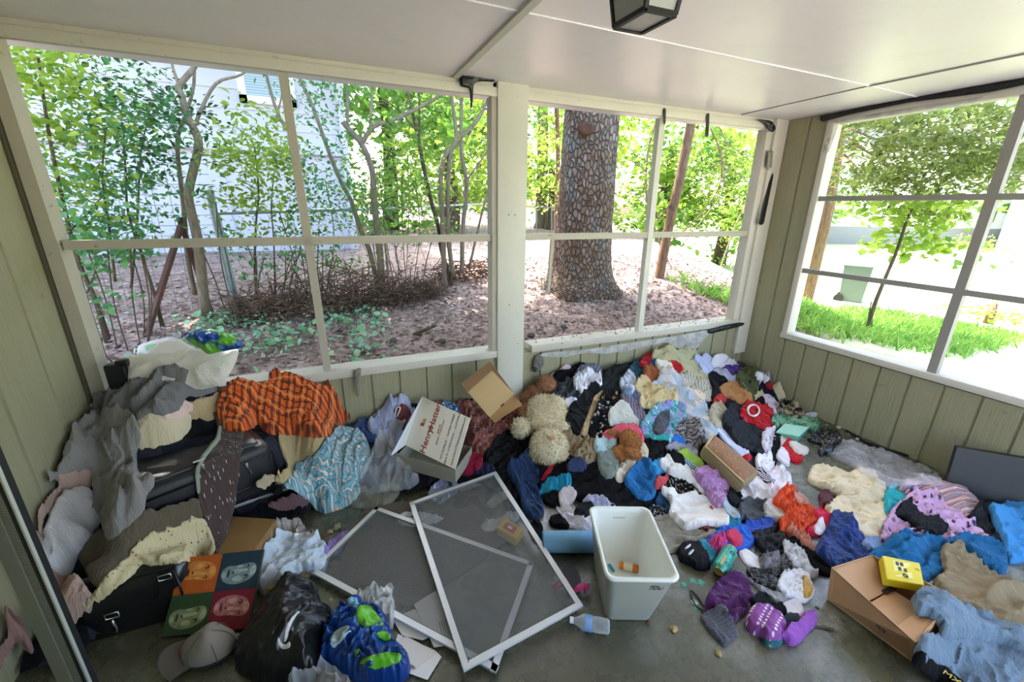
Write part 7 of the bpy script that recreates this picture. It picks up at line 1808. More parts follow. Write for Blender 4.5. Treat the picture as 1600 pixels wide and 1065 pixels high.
Lb = (b-a).length; Mb = Matrix.Translation((0, 0, .032)) @ (frame_matrix((0, 0, 0), (b-a), (0, 0, 1)) @ Matrix.Rotation(math.pi/2, 4, 'Y'))
Mb = Matrix.Translation(Vector((a.x, a.y, .032))-Vector(wb.location)) @ Vector((b-a)).to_track_quat('Z', 'Y').to_matrix().to_4x4()
pr = [(0, 0), (.011, 0), (.011, .012), (.018, .03), (.030, .05)]+[(.031-.002*(k % 2), .055+k*.008) for k in range(int((Lb-.07)/.008))]+[(.029, Lb-.008), (.024, Lb), (0, Lb-.006)]
m = MB(); m.lathe(pr, 24, Mb); m.build('body', M_CLEAR, wb, smooth='all')
m = MB(); m.lathe([(.0315, .058), (.0318, .06), (.0318, .085), (.0315, .087)], 24, Mb); m.build('label', plain('blue_bottle_label', '#7fa6d6', .3), wb, smooth='all')
m = MB(); m.lathe([(0, -.004), (.013, -.004), (.013, .012), (.012, .012)], 16, Mb); m.build('cap', plain('white_cap', '#dfe3e8', .4), wb, smooth=True)
# ---------------------------------------------------------------- white bin
t_ = [at(927, 790, 'z', .28), at(1020, 794, 'z', .28), at(1053, 903, 'z', .28), at(942, 905, 'z', .28)]
cb_ = sum(t_, Vector())/4; base_c = (at(949, 969, 'z', 0)+at(1006, 971, 'z', 0))/2
xb = (t_[1]-t_[0]+t_[2]-t_[3]).normalized(); yb_ = Vector((-xb.y, xb.x, 0))
wbn = thing('storage_bin', 'white rectangular plastic bin with a rolled rim standing on the floor', 'bin', Vector((cb_.x, cb_.y, 0))); wo = Vector(wbn.location)
W2, D2 = .143, .208
bcx = (base_c-wo).dot(xb); bcy = (base_c-wo).dot(yb_)
def ring(hw, hd, z, r, cx=0, cy=0, n=6):
    out = []
    for sx, sy, a0 in ((1, 1, 0), (-1, 1, 90), (-1, -1, 180), (1, -1, 270)):
        for k in range(n+1):
            a = math.radians(a0+90*k/n); out.append(xb*(cx+sx*(hw-r)+r*math.cos(a))+yb_*(cy+sy*(hd-r)+r*math.sin(a))+Vector((0, 0, z)))
    return out
bw, bd = .098, .150; by = bcy+bd
sec = [ring(bw-.02, bd-.02, .002, .02, bcx*.6, by), ring(bw, bd, .008, .03, bcx*.6, by), ring(bw+(W2-bw)*.93, bd+(D2-bd)*.93, .262, .035, bcx*.04, by*.07), ring(W2+.004, D2+.004, .264, .036), ring(W2+.008, D2+.008, .276, .038), ring(W2+.002, D2+.002, .283, .036), ring(W2-.008, D2-.008, .281, .033), ring(W2-.014, D2-.014, .262, .032), ring(bw+.001, bd+.001, .03, .026, bcx*.6, by), ring(bw-.014, bd-.014, .014, .02, bcx*.6, by)]
m = MB(); R_ = [[m.bm.verts.new(p) for p in s] for s in sec]
for A, B in zip(R_, R_[1:]):
    for k in range(len(A)): m.bm.faces.new((A[k], A[(k+1) % len(A)], B[(k+1) % len(A)], B[k]))
m.bm.faces.new(list(reversed(R_[0]))); m.bm.faces.new(R_[-1])
M_WHITEPL = plain('white_bin_plastic', '#e2e4da', .35, noise=.03); m.build('body', M_WHITEPL, wbn, smooth='all')
# printed label on the front wall of the bin
pf0 = sec[1]; fz_ = lambda s, z: xb*(bcx*.6*(1-z/.27)+s)+yb_*((by-bd)*(1-z/.262)+(-(D2-.0035))*(z/.262)-.0015)+Vector((0, 0, z))
M_INK = plain('black_ink', '#222222', .6)
fN = (xb.cross(fz_(0, .25)-fz_(0, .1))).normalized()
if fN.dot(yb_) > 0: fN = -fN
upv = (fz_(0, .25)-fz_(0, .1)).normalized()
for r_, (z, n_c) in enumerate(((.236, 9), (.227, 14), (.218, 12))):
    for k in range(n_c):
        if (k*7+r_*3) % 5 == 0: continue
        m = MB(); c = fz_(.035+k*.0042, z)+fN*.001; m.bar(c, c+xb*.0026, .0045 if r_ else .006, .0006, up=fN); m.build('printed_label', M_INK, wbn)
m = MB(); m.bar(xb*.03+yb_*(D2-.020)+Vector((0, 0, .235)), xb*-.03+yb_*(D2-.020)+Vector((0, 0, .235)), .004, .008); m.build('handle_recess', plain('bin_recess', '#c9ccc2', .4), wbn)
# pill bottle and lighter inside it
pc = at(968, 882, 'z', .035); pd_ = at(993, 888, 'z', .035)
pill = thing('pill_bottle', 'orange pill bottle with a white label lying inside the white bin', 'bottle', pc-Vector((0, 0, .02))); Mp = Matrix.Translation(pc-Vector(pill.location)) @ (pd_-pc).to_track_quat('Z', 'Y').to_matrix().to_4x4(); Lp = (pd_-pc).length
m = MB(); m.lathe([(0, 0), (.016, 0), (.017, .004), (.017, Lp), (.0, Lp)], 20, Mp); m.build('body', plain('amber_plastic', '#e07a1c', .2), pill, smooth=True)
m = MB(); m.lathe([(.0172, Lp*.25), (.0178, Lp*.26), (.0178, Lp*.8), (.0172, Lp*.81)], 20, Mp); m.build('label', plain('pill_label', '#e8dcb8', .5), pill, smooth=True)
m = MB(); m.lathe([(0, Lp), (.0185, Lp), (.0185, Lp+.012), (0, Lp+.012)], 20, Mp); m.build('cap', plain('orange_cap', '#d9641c', .4), pill, smooth=True)
a = at(952, 882, 'z', .024); b = at(959, 892, 'z', .024); m = MB(); m.tube([a, b], .008, 10); tag(m.build('lighter', plain('turquoise_plastic', '#2f9fc0', .3), smooth=True), 'small turquoise lighter inside the white bin', 'lighter')
# ---------------------------------------------------------------- blue roll
a = at(848, 846, 'z', .052); b = at(848, 846, 'z', .052)+xb*.40
ro_ = thing('foam_roll', 'light blue rolled mat lying behind the white bin', 'roll', (a+b)/2-Vector((0, 0, .052))); q0 = Vector(ro_.location)
xr = Vector((.905, -.36, 0)).normalized() if False else (at(935, 846, 'z', .052)-a).normalized()
Mr = Matrix.Translation(a-q0) @ xr.to_track_quat('Z', 'Y').to_matrix().to_4x4()
t = NT('blue_roll_cloth'); k = t.noise(t.coord('Object'), 18, 5); 
m = MB(); m.lathe([(.02, .0), (.030, -.002), (.049, 0), (.052, .004), (.053, .15), (.051, .30), (.0, .30)], 28, Mr); m.build('roll', t.pbr(t.mix(k, '#6fa3cc', '#86b6da'), .75, 0, t.bump(k, .4, .006), .3), ro_, smooth='all')
m = MB(); sp_ = [Mr @ Vector(((.008+.0055*i*.5)*math.cos(i*.6), (.008+.0055*i*.5)*math.sin(i*.6), -.002)) for i in range(16)]; m.tube(sp_, .003, 5); m.build('rolled_end', plain('dark_blue_end', '#35587a', .8), ro_, smooth='all')
# clear lid
lc = on_heap(884, 796, .004); ld = thing('container_lid', 'round clear plastic lid on the floor behind the blue roll', 'lid', lc)
m = MB(); m.lathe([(0, .006), (.03, .006), (.036, .002), (.048, .002), (.052, .010), (.056, .010), (.056, .002)], 32); m.build('disc', glass_mat('cloudy_lid', '#c9ccca', .2, .9), ld, smooth='all')
# ---------------------------------------------------------------- tall drink can
ca = on_heap(1122, 893, .035); cbt = ca+Vector((.010, .135, .075)); d_ = Vector(ray(1146, 851)).normalized()
cbt = on_heap(1144, 855, .055)
cd = (cbt-ca).normalized(); Lc = .172
can_ = thing('drink_can', 'tall green drink can standing tilted on the blue nylon jacket', 'can', ca); Mc = cd.to_track_quat('Z', 'Y').to_matrix().to_4x4()
t = NT('green_can_print'); ob3 = t.coord('Object'); k = t.noise(ob3, 60, 3); zc = t.sep(ob3); 
col = t.mix(t.ramp(k, [(.60, 0), (.64, .6)]), '#3f9c86', '#25705f')
m = MB(); m.lathe([(.022, .004), (.027, .010), (.035, .020), (.0355, .025), (.0355, Lc-.022), (.030, Lc-.012), (.026, Lc-.004)], 28, Mc); m.build('body', t.pbr(col, .35, .3), can_, smooth='all')
m = MB(); m.lathe([(0, .008), (.020, .003), (.023, 0), (.025, .003), (.022, .0045)], 28, Mc); m.lathe([(.026, Lc-.004), (.027, Lc), (.024, Lc), (.022, Lc-.006), (0, Lc-.006)], 28, Mc); m.build('rim', plain('gold_rim', '#c9b06a', .3, .8), can_, smooth='all')
side = (Vector(_C)-ca); side = (side-cd*side.dot(cd)).normalized(); tang = cd.cross(side).normalized()
def on_can(h, off): 
    n = (side+tang*off).normalized(); return cd*h+n*.0362, n
for h, off, sx, colr, nm in ((.122, .35, .010, '#17181a', 'printed_panda'), (.045, .45, .009, '#3a2a24', 'printed_badge')):
    c, n = on_can(h, off); m = MB(); m.lathe([(0, .0012), (sx, .0008), (sx*1.1, 0)], 14, frame_matrix(c, n.cross(cd), cd)); pnd = m.build(nm, plain(nm+'_ink', colr, .5), can_)
    m = MB(); m.lathe([(0, .0022), (sx*.55, .0016), (sx*.6, 0)], 12, frame_matrix(c, n.cross(cd), cd)); m.build('printed_ring', plain('pale_ink_'+nm, '#cfc8a8', .5), pnd)
c, n = on_can(.05, -.15); m = MB(); m.bar(c-cd*.03, c+cd*.035+n*.0, .010, .0012, up=n); m.build('printed_stem', plain('tan_ink', '#c8a868', .5), can_)
# ---------------------------------------------------------------- sea-green box and debris by the right wall
gq = [at(1214, 674, 'z', .06), at(1249, 680, 'z', .06), at(1263, 667, 'z', .06), at(1227, 662, 'z', .06)]
gb_ = thing('plastic_container', 'small sea-green translucent plastic box on the floor near the right wall', 'box', sum(gq, Vector())/4-Vector((0, 0, .06))); go_ = Vector(gb_.location)
m = MB(); m.hexa([Vector((p.x, p.y, .002))-go_ for p in gq]+[p-Vector((0, 0, .008))-go_ for p in gq]); m.build('body', plain('seagreen_plastic', '#63a98f', .25), gb_)
m = MB(); ccn = sum(gq, Vector())/4; m.hexa([ccn+(p-ccn)*1.06-Vector((0, 0, .008))-go_ for p in gq]+[ccn+(p-ccn)*1.06-go_ for p in gq]); m.build('lid', plain('pale_seagreen', '#9fd6c2', .25), gb_)
# ---------------------------------------------------------------- black board at the right
P0 = at(1474, 770, 'z', 0); dbd = Vector((.70, -.714, 0)).normalized(); nb_ = Vector((-.714, -.70, 0))
tl = at(1489, 706, 'z', .26)
bb = thing('display_board', 'flat black board leaning on the wall at the right edge', 'board', P0); 
topv = Vector((.05, .03, .30))
m = MB(); m.hexa([Vector((0, 0, 0)), dbd*.36, dbd*.36-nb_*.03, -nb_*.03, topv, topv+dbd*.36, topv+dbd*.36-nb_*.03, topv-nb_*.03]); m.build('panel', plain('matte_black_panel', '#202225', .5, noise=.1), bb)
# ---------------------------------------------------------------- four-colour painting (generic faces)
pq = [at(252, 995, 'z', .01), at(388, 981, 'z', .01), at(411, 858, 'z', .205), at(285, 871, 'z', .205)]
pt_ = thing('canvas_painting', 'square canvas painted with four faces on orange, blue, green and red', 'painting', (pq[0]+pq[1])/2); po_ = Vector(pt_.location)
pn_ = (pq[1]-pq[0]).cross(pq[3]-pq[0]).normalized()
if pn_.dot(Vector(_C)-po_) < 0: pn_ = -pn_
m = MB(); m.poly([p-po_ for p in pq], .018, -pn_); m.build('canvas', plain('dark_canvas_edge', '#3b3a33', .8), pt_)
def ppt(u, v): return pq[0]*(1-u)*(1-v)+pq[1]*u*(1-v)+pq[2]*u*v+pq[3]*(1-u)*v-po_
ux_ = (pq[1]-pq[0]).normalized(); vy_ = pn_.cross(ux_)
def painted(bg, dark, light, u0, v0, seedk):
    t = NT('painted_square'); co = t.coord('Object'); k = t.noise(co, 30, 5)
    mt = t.pbr(t.mix(k, bg, tuple(x*.6 for x in lin(bg))), .5, 0, t.bump(t.noise(co, 90, 4), .3, .002))
    n_ = 10; V = []; F = []
    for i in range(2):
        for j in range(2): V.append(ppt(u0+.497*i, v0+.497*j)+pn_*.0012)
    link = link_mesh('painted_square', V, [(0, 2, 3, 1)], mt, pt_)
    # a turned head, lit from one side, in broad flat strokes; up points to the left of the canvas as in the photograph
    def P_(a, b, h): return ppt(u0+.5*a, v0+.5*b)+pn_*h
    def shape(pts, col, h, nm):
        pp = chaikin(np.array(pts), 2); m = MB(); m.poly([P_(a, b, h) for a, b in pp]); return m.build(nm, col, link)
    ML = plain('paint_light', light, .5, noise=.3, nscale=60); MD = plain('paint_dark', dark, .5, noise=.3, nscale=60)
    s = 1 if seedk % 2 else -1
    f = lambda pts: [(a, .5+s*(b-.5)) for a, b in pts]
    MM = plain('paint_mid', tuple(.5*x+.5*y for x, y in zip(lin(bg), lin(light))), .5, noise=.35, nscale=50)
    shape(f([(.05, .5), (.10, .26), (.34, .13), (.64, .15), (.88, .28), (.95, .5), (.86, .68), (.6, .66), (.42, .62), (.2, .64)]), MM, .002, 'painted_face')
    for pts in ([(.78, .30), (.92, .36), (.93, .56), (.82, .60), (.76, .48)], [(.40, .22), (.58, .20), (.62, .28), (.54, .36), (.42, .34), (.36, .28)], [(.36, .44), (.44, .42), (.66, .46), (.74, .48), (.70, .52), (.44, .53), (.36, .50)], [(.08, .36), (.18, .30), (.20, .44), (.12, .50)], [(.42, .58), (.56, .56), (.60, .62), (.46, .64)]): shape(f(pts), ML, .003, 'painted_light')
    for pts in ([(.64, .36), (.67, .27), (.72, .26), (.76, .34), (.70, .38)], [(.64, .60), (.67, .55), (.73, .55), (.75, .62), (.69, .65)], [(.23, .34), (.27, .32), (.28, .44), (.27, .54), (.23, .52)], [(.36, .40), (.39, .43), (.38, .50), (.34, .47)]): shape(f(pts), MD, .004, 'painted_shadow')
    for b_ in (.31, .59): shape(f([(.67, b_-.02), (.71, b_-.015), (.71, b_+.02), (.67, b_+.02)]), ML, .005, 'painted_glint')
painted('#c8601f', '#5c1f12', '#d99a4c', 0, .5, 0); painted('#1f3c4c', '#10222e', '#a9bcb4', .5, .5, 1); painted('#2f4a26', '#1b2c17', '#a9b184', 0, 0, 1); painted('#8c1a34', '#4a0f1f', '#d79c92', .5, 0, 0)
# ---------------------------------------------------------------- baseball cap
cc_ = at(328, 1012, 'z', .03); cp = thing('baseball_cap', 'worn khaki baseball cap with red lettering lying on its side on the floor', 'cap', Vector((cc_.x, cc_.y, 0))); co_ = Vector(cp.location)
bd_ = (at(262, 1028, 'z', .02)-cc_); bd_.z = 0; bd_.normalize(); sd2 = Vector((-bd_.y, bd_.x, 0))
up_ = Vector((.15, .1, 1)).normalized()
M_KH = fabric('#857d6f', 'speck', '#6b6457', rough=.9); M_KH.name = 'khaki_twill'
Mcap = frame_matrix(Vector((0, 0, .012)), bd_, sd2)
m = MB(); m.lathe([(.082, 0), (.088, .02), (.084, .05), (.066, .082), (.036, .1), (0, .105)], 28, Mcap, 1.05, .78)
for v in m.bm.verts: v.co += Vector((0, 0, .010*math.sin(v.co.x*60+1)*min(1, v.co.z/.05)))
m.build('crown', M_KH, cp, smooth='all')
m = MB(); rings = []
for i in range(9):
    s = i/8; a0 = -1.15+2.3*s; row = []
    for k in range(6):
        r_ = k/5; x = .080*math.cos(a0)*1.0+.085*r_*math.cos(a0*.55); y = .072*math.sin(a0)+.02*r_*math.sin(a0); row.append(m.bm.verts.new(Mcap @ Vector((x, y, .012+.016*r_*(1-.0)-.03*(y/.07)**2*r_+.006))))
    rings.append(row)
for A, B in zip(rings, rings[1:]):
    for k in range(5): m.bm.faces.new((A[k], B[k], B[k+1], A[k+1]))
bmesh.ops.solidify(m.bm, geom=m.bm.faces[:], thickness=.004)
m.build('brim', M_KH, cp, smooth='all')
m = MB(); m.tube([Mcap @ Vector((.085*math.cos(a)*1.06, .085*.78*math.sin(a)*1.06, .010)) for a in np.arange(24)*2*math.pi/24], .004, 6, closed=True); m.build('sweatband', plain('black_band', '#17171a', .8), cp, smooth='all')
m = MB(); m.lathe([(0, .003), (.005, .002), (.006, 0)], 10, Matrix.Translation((0, 0, .117))); m.build('button', plain('red_button', '#8c1f24', .6), cp)
M_RT = plain('red_thread', '#9c2630', .7)
m = MB(); m.tube(smooth_path([Mcap @ Vector((.0885-.006*abs(y/.03)**2, y, .040+z)) for y, z in ((-.034, 0), (-.028, .014), (-.022, 0), (-.014, .010), (-.006, -.002), (.003, .011), (.010, -.002), (.018, .010), (.026, -.001), (.034, .012))]), .0028, 6); m.build('script_stitching', M_RT, cp, smooth='all')
m = MB(); [m.tube(smooth_path([Mcap @ Vector((1.07*r*math.cos(a_), .80*r*math.sin(a_), z)) for r, z in ((.088, .02), (.084, .05), (.066, .083), (.036, .101), (0, .107))]), .0016, 5) for a_ in (0, 1.05, 2.1, 3.14, 4.2, 5.24)]; m.build('panel_seams', plain('dark_seam', '#5e574c', .9), cp, smooth='all')
# ---------------------------------------------------------------- brown carton at the right with the yellow box
zt = .155
rq = [at(1299, 886, 'z', zt), at(1363, 866, 'z', zt), at(1496, 933, 'z', zt), at(1431, 1004, 'z', zt)]
rc = thing('carton', 'pale brown open carton with creased flaps folded inside at the right', 'box', Vector((sum(p.x for p in rq)/4, sum(p.y for p in rq)/4, 0))); ro2 = Vector(rc.location)
Bq = [Vector((p.x, p.y, .002))-ro2 for p in rq]; Tq = [p-ro2 for p in rq]
Bq[0] = at(1292, 936, 'z', .003)-ro2; Bq[3] = at(1424, 1033, 'z', .003)-ro2
for i, j in ((0, 1), (1, 2), (2, 3), (3, 0)):
    m = MB(); cB = sum(Bq, Vector())/4; inn = (cB-(Bq[i]+Bq[j])/2); inn.z = 0; inn.normalize(); m.hexa([Bq[i], Bq[j], Bq[j]+inn*.005, Bq[i]+inn*.005, Tq[i], Tq[j], Tq[j]+inn*.005, Tq[i]+inn*.005]); m.build('side_panel', M_KRAFT2, rc)
m = MB(); m.hexa(Bq+[p+Vector((0, 0, .005)) for p in Bq]); m.build('bottom', M_KRAFT2, rc)
def rp(u, v, z): 
    p = Tq[0]*(1-u)*(1-v)+Tq[1]*u*(1-v)+Tq[2]*u*v+Tq[3]*(1-u)*v; p = p.copy(); p.z = z; return p
def flap(pts, nm='flap'):
    m = MB(); m.poly(pts, .004, (0, 0, -1)); bmesh.ops.subdivide_edges(m.bm, edges=m.bm.edges[:], cuts=3, use_grid_fill=True); return m.build(nm, M_KRAFT2, rc)
flap([rp(.02, .02, .15), rp(.97, .02, .15), rp(.97, .42, .085), rp(.03, .42, .10)]); flap([rp(.03, .44, .096), rp(.75, .44, .088), rp(.70, .78, .10), rp(.04, .80, .12)]); flap([rp(.02, .98, .152), rp(.60, .98, .152), rp(.66, .80, .112), rp(.05, .79, .135)])
m = MB(); m.bar(rp(.55, .43, .098), rp(.78, .43, .094), .022, .002); m.build('tape_strip', plain('dark_tape', '#2e261d', .5), rc)
wlN = (Tq[0]-Tq[3]).cross(Vector((0, 0, 1))).normalized()
if wlN.dot(Vector(_C)-ro2) < 0: wlN = -wlN
mm_ = (Tq[0]*.32+Tq[3]*.68+Bq[0]*.32+Bq[3]*.68)/2
lettering('44', frame_matrix(mm_+wlN*.012, (Bq[3]-Bq[0]).normalized(), Vector((0, 0, 1))), .035, M_INK, rc, 'printed_number')
yq = [at(1386, 904, 'z', .172), at(1444.5, 914, 'z', .165), at(1437, 879, 'z', .19), at(1379, 867, 'z', .19)]
ye = thing('earbud_box', 'small yellow product box with black pictures lying in the brown carton', 'box', sum(yq, Vector())/4-Vector((0, 0, .04))); yo = Vector(ye.location); yc = sum(yq, Vector())/4
yn = (yq[1]-yq[0]).cross(yq[3]-yq[0]).normalized()
if yn.z < 0: yn = -yn
m = MB(); m.hexa([p-yn*.045-yo for p in yq]+[p-yo for p in yq]); bmesh.ops.bevel(m.bm, geom=m.bm.edges[:], offset=.002, segments=2, affect='EDGES'); m.build('body', plain('bright_yellow_carton', '#d8c21c', .3), ye, smooth=True)
yx = (yq[1]-yq[0]).normalized(); yy = yn.cross(yx).normalized()
def yp(u, v): return yq[0]*(1-u)*(1-v)+yq[1]*u*(1-v)+yq[2]*u*v+yq[3]*(1-u)*v-yo+yn*.001
m = MB(); m.poly([yp(u, v) for u, v in ((.25, .18), (.72, .18), (.72, .86), (.25, .86))], .0004, yn); pan = m.build('pale_panel', plain('pale_yellow', '#e6da7a', .3), ye)
for u, v in ((.36, .74), (.48, .74), (.40, .52), (.55, .50)):
    m = MB(); m.poly([yp(u+a, v+b)+yn*.001 for a, b in ((-.04, -.08), (.045, -.08), (.045, .08), (-.04, .08))], .0006, yn); m.build('printed_picture', plain('dark_grey_ink', '#2a2a2c', .4), pan)
m = MB(); m.lathe([(.010, .0012), (.010, .002), (.005, .002), (.005, .0012)], 16, frame_matrix(yp(.52, .26)+yn*.001, yx, yy)); m.build('printed_ring', M_INK, pan)
lettering('//', frame_matrix(yp(.88, .66), yy*-1, yx), .022, M_INK, ye, 'logo_mark')
raise_poly([tuple(p)[:2] for p in [Tq[0]+ro2, Tq[1]+ro2, Tq[2]+ro2, Tq[3]+ro2]], .15, .08)
dj = G('denim_shirt', 'light blue denim shirt with frayed cuff lying over the end of the brown carton', 'clothes', '1433,1010 1443,984 1478,981 1522,982 1568,988 1612,1004 1612,1078 1487,1078 1470,1048 1440,1028', '#596b7b', 'denim', '#7d909e', t=.04, amp=.028, wl=.11, ang=20, aniso=2.5)
G('denim_sleeve', 'rolled denim sleeve reaching into the brown carton', 'clothes', '1429,926 1440,913 1464,916 1510,942 1579,970 1612,982 1612,1008 1568,992 1522,986 1478,984 1471,960 1455,948 1438,948', '#5c6f80', 'denim', '#8193a2', t=.045, amp=.022, wl=.07, ang=-22, belly=.02)
wb_ = G('waistband', 'black elastic waistband with yellow letters at the bottom right', 'clothes', '1426,1030 1434,1018 1472,1040 1503,1060 1512,1080 1478,1078 1450,1050', '#101014', t=.02, amp=.004)
p_ = on_heap(1486, 1060, .028); q_ = on_heap(1472, 1050, .028); xdir = (p_-q_).normalized(); lettering('MX', frame_matrix(p_-Vector(wb_['_org'])+Vector((0, 0, .008)), xdir, Vector((0, 0, 1)).cross(xdir)), .032, plain('yellow_print', '#c9b23c', .6), wb_)
# ---------------------------------------------------------------- narrow folding panel at the lower left
S0 = at(116, 1012, 'y', 1.36); S0 = Vector((S0.x, 1.36, 0))
stl = thing('folding_door', 'edge of a folding screen door standing at the lower left', 'door', S0)
lx = Vector((-.93, .36, 0)).normalized(); ly = Vector((lx.y, -lx.x, 0))
ly = Vector((-lx.y, lx.x, 0)) if Vector((-lx.y, lx.x, 0)).y > 0 else Vector((lx.y, -lx.x, 0))
def leaf(nm, a, b, th, mat, off=0.0):
    m = MB(); m.hexa([lx*a+ly*off, lx*b+ly*off, lx*b+ly*(off+th), lx*a+ly*(off+th)]+[p+Vector((0, 0, 2.02)) for p in (lx*a+ly*off, lx*b+ly*off, lx*b+ly*(off+th), lx*a+ly*(off+th))]); return m.build(nm, mat, stl)
leaf('edge_strip', 0, .006, .008, plain('pale_aluminium_edge', '#c9cdc4', .35, .4)); leaf('seal', .008, .024, .026, plain('black_seal', '#101113', .6), .004)
t = NT('ribbed_aluminium'); k = t.wave(t.coord('Object'), 60, 0, 0, 1, 'SIN', 'Z'); leaf('ribbed_strip', .024, .050, .026, t.pbr(t.mix(k, '#3d3f38', '#b9bcae'), .4, .4, t.bump(k, .8, .003)), .004)
leaf('stile', .050, .095, .03, plain('grey_green_stile', '#77786a', .5, noise=.1))
# ================================================================== remnants on the windows, lantern, scraps
def tape(name, label, pts, w, mat, cat='tape', d=.004, up=(0, 1, 0), wob=.004):
    P = [Vector(p) for p in pts]; m = MB(); prev = None
    for a, b in zip(P, P[1:]): 
        m.bar(a, b+(b-a).normalized()*.004, w*RNG.uniform(.85, 1.1), d, up=up)
    return tag(m.build(name, mat), label, cat)
B = lambda px, py, off=.03: at(px, py, 'y', D-off)
Rr_ = lambda px, py, off=.015: at(px, py, 'x', XR-off)
M_FILM = plastic('#d5d5d2', .3, .55, None, 'torn_plastic_film', .3)
def rag(name, label, pxs, mat, plane='y', off=.03, th=.012, cat='plastic film', noise=.006):
    cen = np.mean(pxs, 0); o0 = B(*cen, off) if plane == 'y' else Rr_(*cen, off)
    nrm = (0, -1, .05) if plane == 'y' else (-1, 0, .05)
    return puff(name, label, cat, ' '.join('%g,%g' % p for p in pxs), o0, nrm, th, mat, noise, 30, .006)
rag('black_tape', 'black film stapled under the ceiling beside the white post', [(718, 118), (730, 115), (773, 119), (774, 128), (750, 127), (740, 130), (738, 170), (735, 170), (734, 137), (720, 136)], M_BLACK_TAPE, off=.04, cat='tape')
rag('black_tape', 'thin black strap hanging at the top of the right mullion', [(1036, 168), (1041, 168), (1040, 196), (1036, 196)], M_BLACK_TAPE, off=.03, th=.004, cat='tape', noise=0)
rag('black_tape', 'short black strap hanging right of the right mullion', [(1104, 176), (1109, 175), (1107, 215), (1101, 215)], M_BLACK_TAPE, off=.03, th=.004, cat='tape', noise=0)
rag('black_tape', 'wadded black film in the top corner between the two walls', [(1182, 186), (1206, 188), (1213, 200), (1208, 208), (1202, 205), (1198, 195)], M_BLACK_TAPE, off=.05, cat='tape')
sg = rag('black_strap', 'long black strap with a grey buckle hanging down the corner post', [(1206, 265), (1210, 268), (1193, 352), (1184, 351)], M_BLACK_TAPE, off=.045, th=.005, cat='strap', noise=0)
m = MB(); c = B(1203, 249, .05); m.box((0, 0, 0), (.055, .012, .13), bevel=.004, rot=(0, -.15, 0)); o = m.build('buckle', plain('grey_buckle', '#8f8d84', .4, .3), sg, smooth=True); o.location = c-Vector(sg.location)
rag('black_tape', 'black film strip taped along the top of the right wall window', [(1280, 181), (1282, 191), (1330, 178), (1420, 160), (1546, 144), (1612, 130), (1612, 120), (1540, 131), (1440, 150), (1360, 165)], M_BLACK_TAPE, 'x', .018, .006, 'tape')
rag('plastic_film', 'torn clear film hanging below the black strip on the right window', [(1312, 187), (1340, 182), (1450, 163), (1540, 150), (1530, 156), (1500, 166), (1420, 176), (1330, 190), (1312, 196)], M_FILM, 'x', .010, .004)
rag('plastic_film', 'loose clear film dangling at the upper left of the right window', [(1300, 188), (1312, 186), (1304, 214), (1294, 240), (1284, 238), (1290, 216)], M_FILM, 'x', .010, .004)
rag('plastic_film', 'frayed grey film stapled along the sill of the right back window', [(838, 556), (850, 551), (920, 545), (985, 535), (1060, 524), (1110, 514), (1108, 522), (1085, 548), (1060, 545), (1040, 534), (980, 548), (945, 553), (915, 551), (880, 558), (848, 557)], M_FILM, 'y', .028, .004)
rag('black_tape', 'black film roll along the sill near the corner post', [(1104, 516), (1130, 508), (1164, 502), (1164, 508), (1140, 514), (1108, 522)], M_BLACK_TAPE, off=.035, cat='tape')
rag('plastic_flap', 'torn grey and black film flap below the sill right of the post', [(836, 556), (846, 552), (852, 566), (842, 582), (834, 582), (832, 572)], plain('dusty_film', '#5d5a52', .6, noise=.4, nscale=30), off=.03)
rag('black_tape', 'black rag hanging below the torn flap', [(833, 570), (843, 572), (842, 580), (832, 582)], M_BLACK_TAPE, off=.036, th=.006, cat='tape')
rag('fabric_strip', 'dirty grey strip hanging down from the left window sill', [(553, 577), (565, 573), (563, 600), (561, 620), (557, 621), (555, 600)], plain('dusty_strip', '#7d776a', .8, noise=.3, nscale=30), off=.05, th=.008, cat='strip')
# dark strip coloured as the shadow line where the frames meet the left wall
m = MB(); m.box((XL+.006, D-.012, (H+.68)/2), (.010, .04, H-.68)); struct(m.build('gap_shade_strip', M_GAP_SHADE))
# ---------------------------------------------------------------- ceiling lantern
lz = 2.15
lq = [at(960, 42, 'z', lz), at(1003, 50, 'z', lz), at(1055, 23, 'z', lz)]
lq.append(lq[0]+lq[2]-lq[1]); lc_ = sum(lq, Vector())/4
lan = thing('ceiling_lantern', 'black metal lantern with frosted panes hanging from the ceiling', 'lamp', lc_)
M_BLKM = plain('black_metal', '#141414', .45, .4); t = NT('seeded_glass'); k = t.noise(t.coord('Object'), 60, 3); M_FROST = t.pbr(t.mix(k, '#a9aaa5', '#c3c3be'), .3, 0, t.bump(k, .3, .003), .5, trans=.25)
lo = [p-lc_ for p in lq]; s_ = .062
u_ = (lo[1]-lo[0]).normalized(); v_ = Vector((-u_.y, u_.x, 0))
sq = lambda r, z: [u_*a*r+v_*b*r+Vector((0, 0, z)) for a, b in ((-1, -1), (1, -1), (1, 1), (-1, 1))]
b0_, t0_, r0_ = lo, [p*1.42+Vector((0, 0, .17)) for p in lo], [p*.35+Vector((0, 0, .235)) for p in lo]
def bars(m, A, Bv, w): [m.bar(A[i], Bv[i], w, w) for i in range(4)]
m = MB()
for i in range(4): m.bar(b0_[i], b0_[(i+1) % 4], .012, .012); m.bar(t0_[i], t0_[(i+1) % 4], .012, .012); m.bar(b0_[i], t0_[i], .010, .010, up=(.1, .9, .1))
m.build('frame', M_BLKM, lan)
m = MB(); m.hexa(t0_+r0_); m.build('roof', M_BLKM, lan)
m = MB(); m.lathe([(.02, .235), (.02, .245), (.055, .247), (.055, .252), (0, .252)], 20); m.build('mount', M_BLKM, lan, smooth=True)
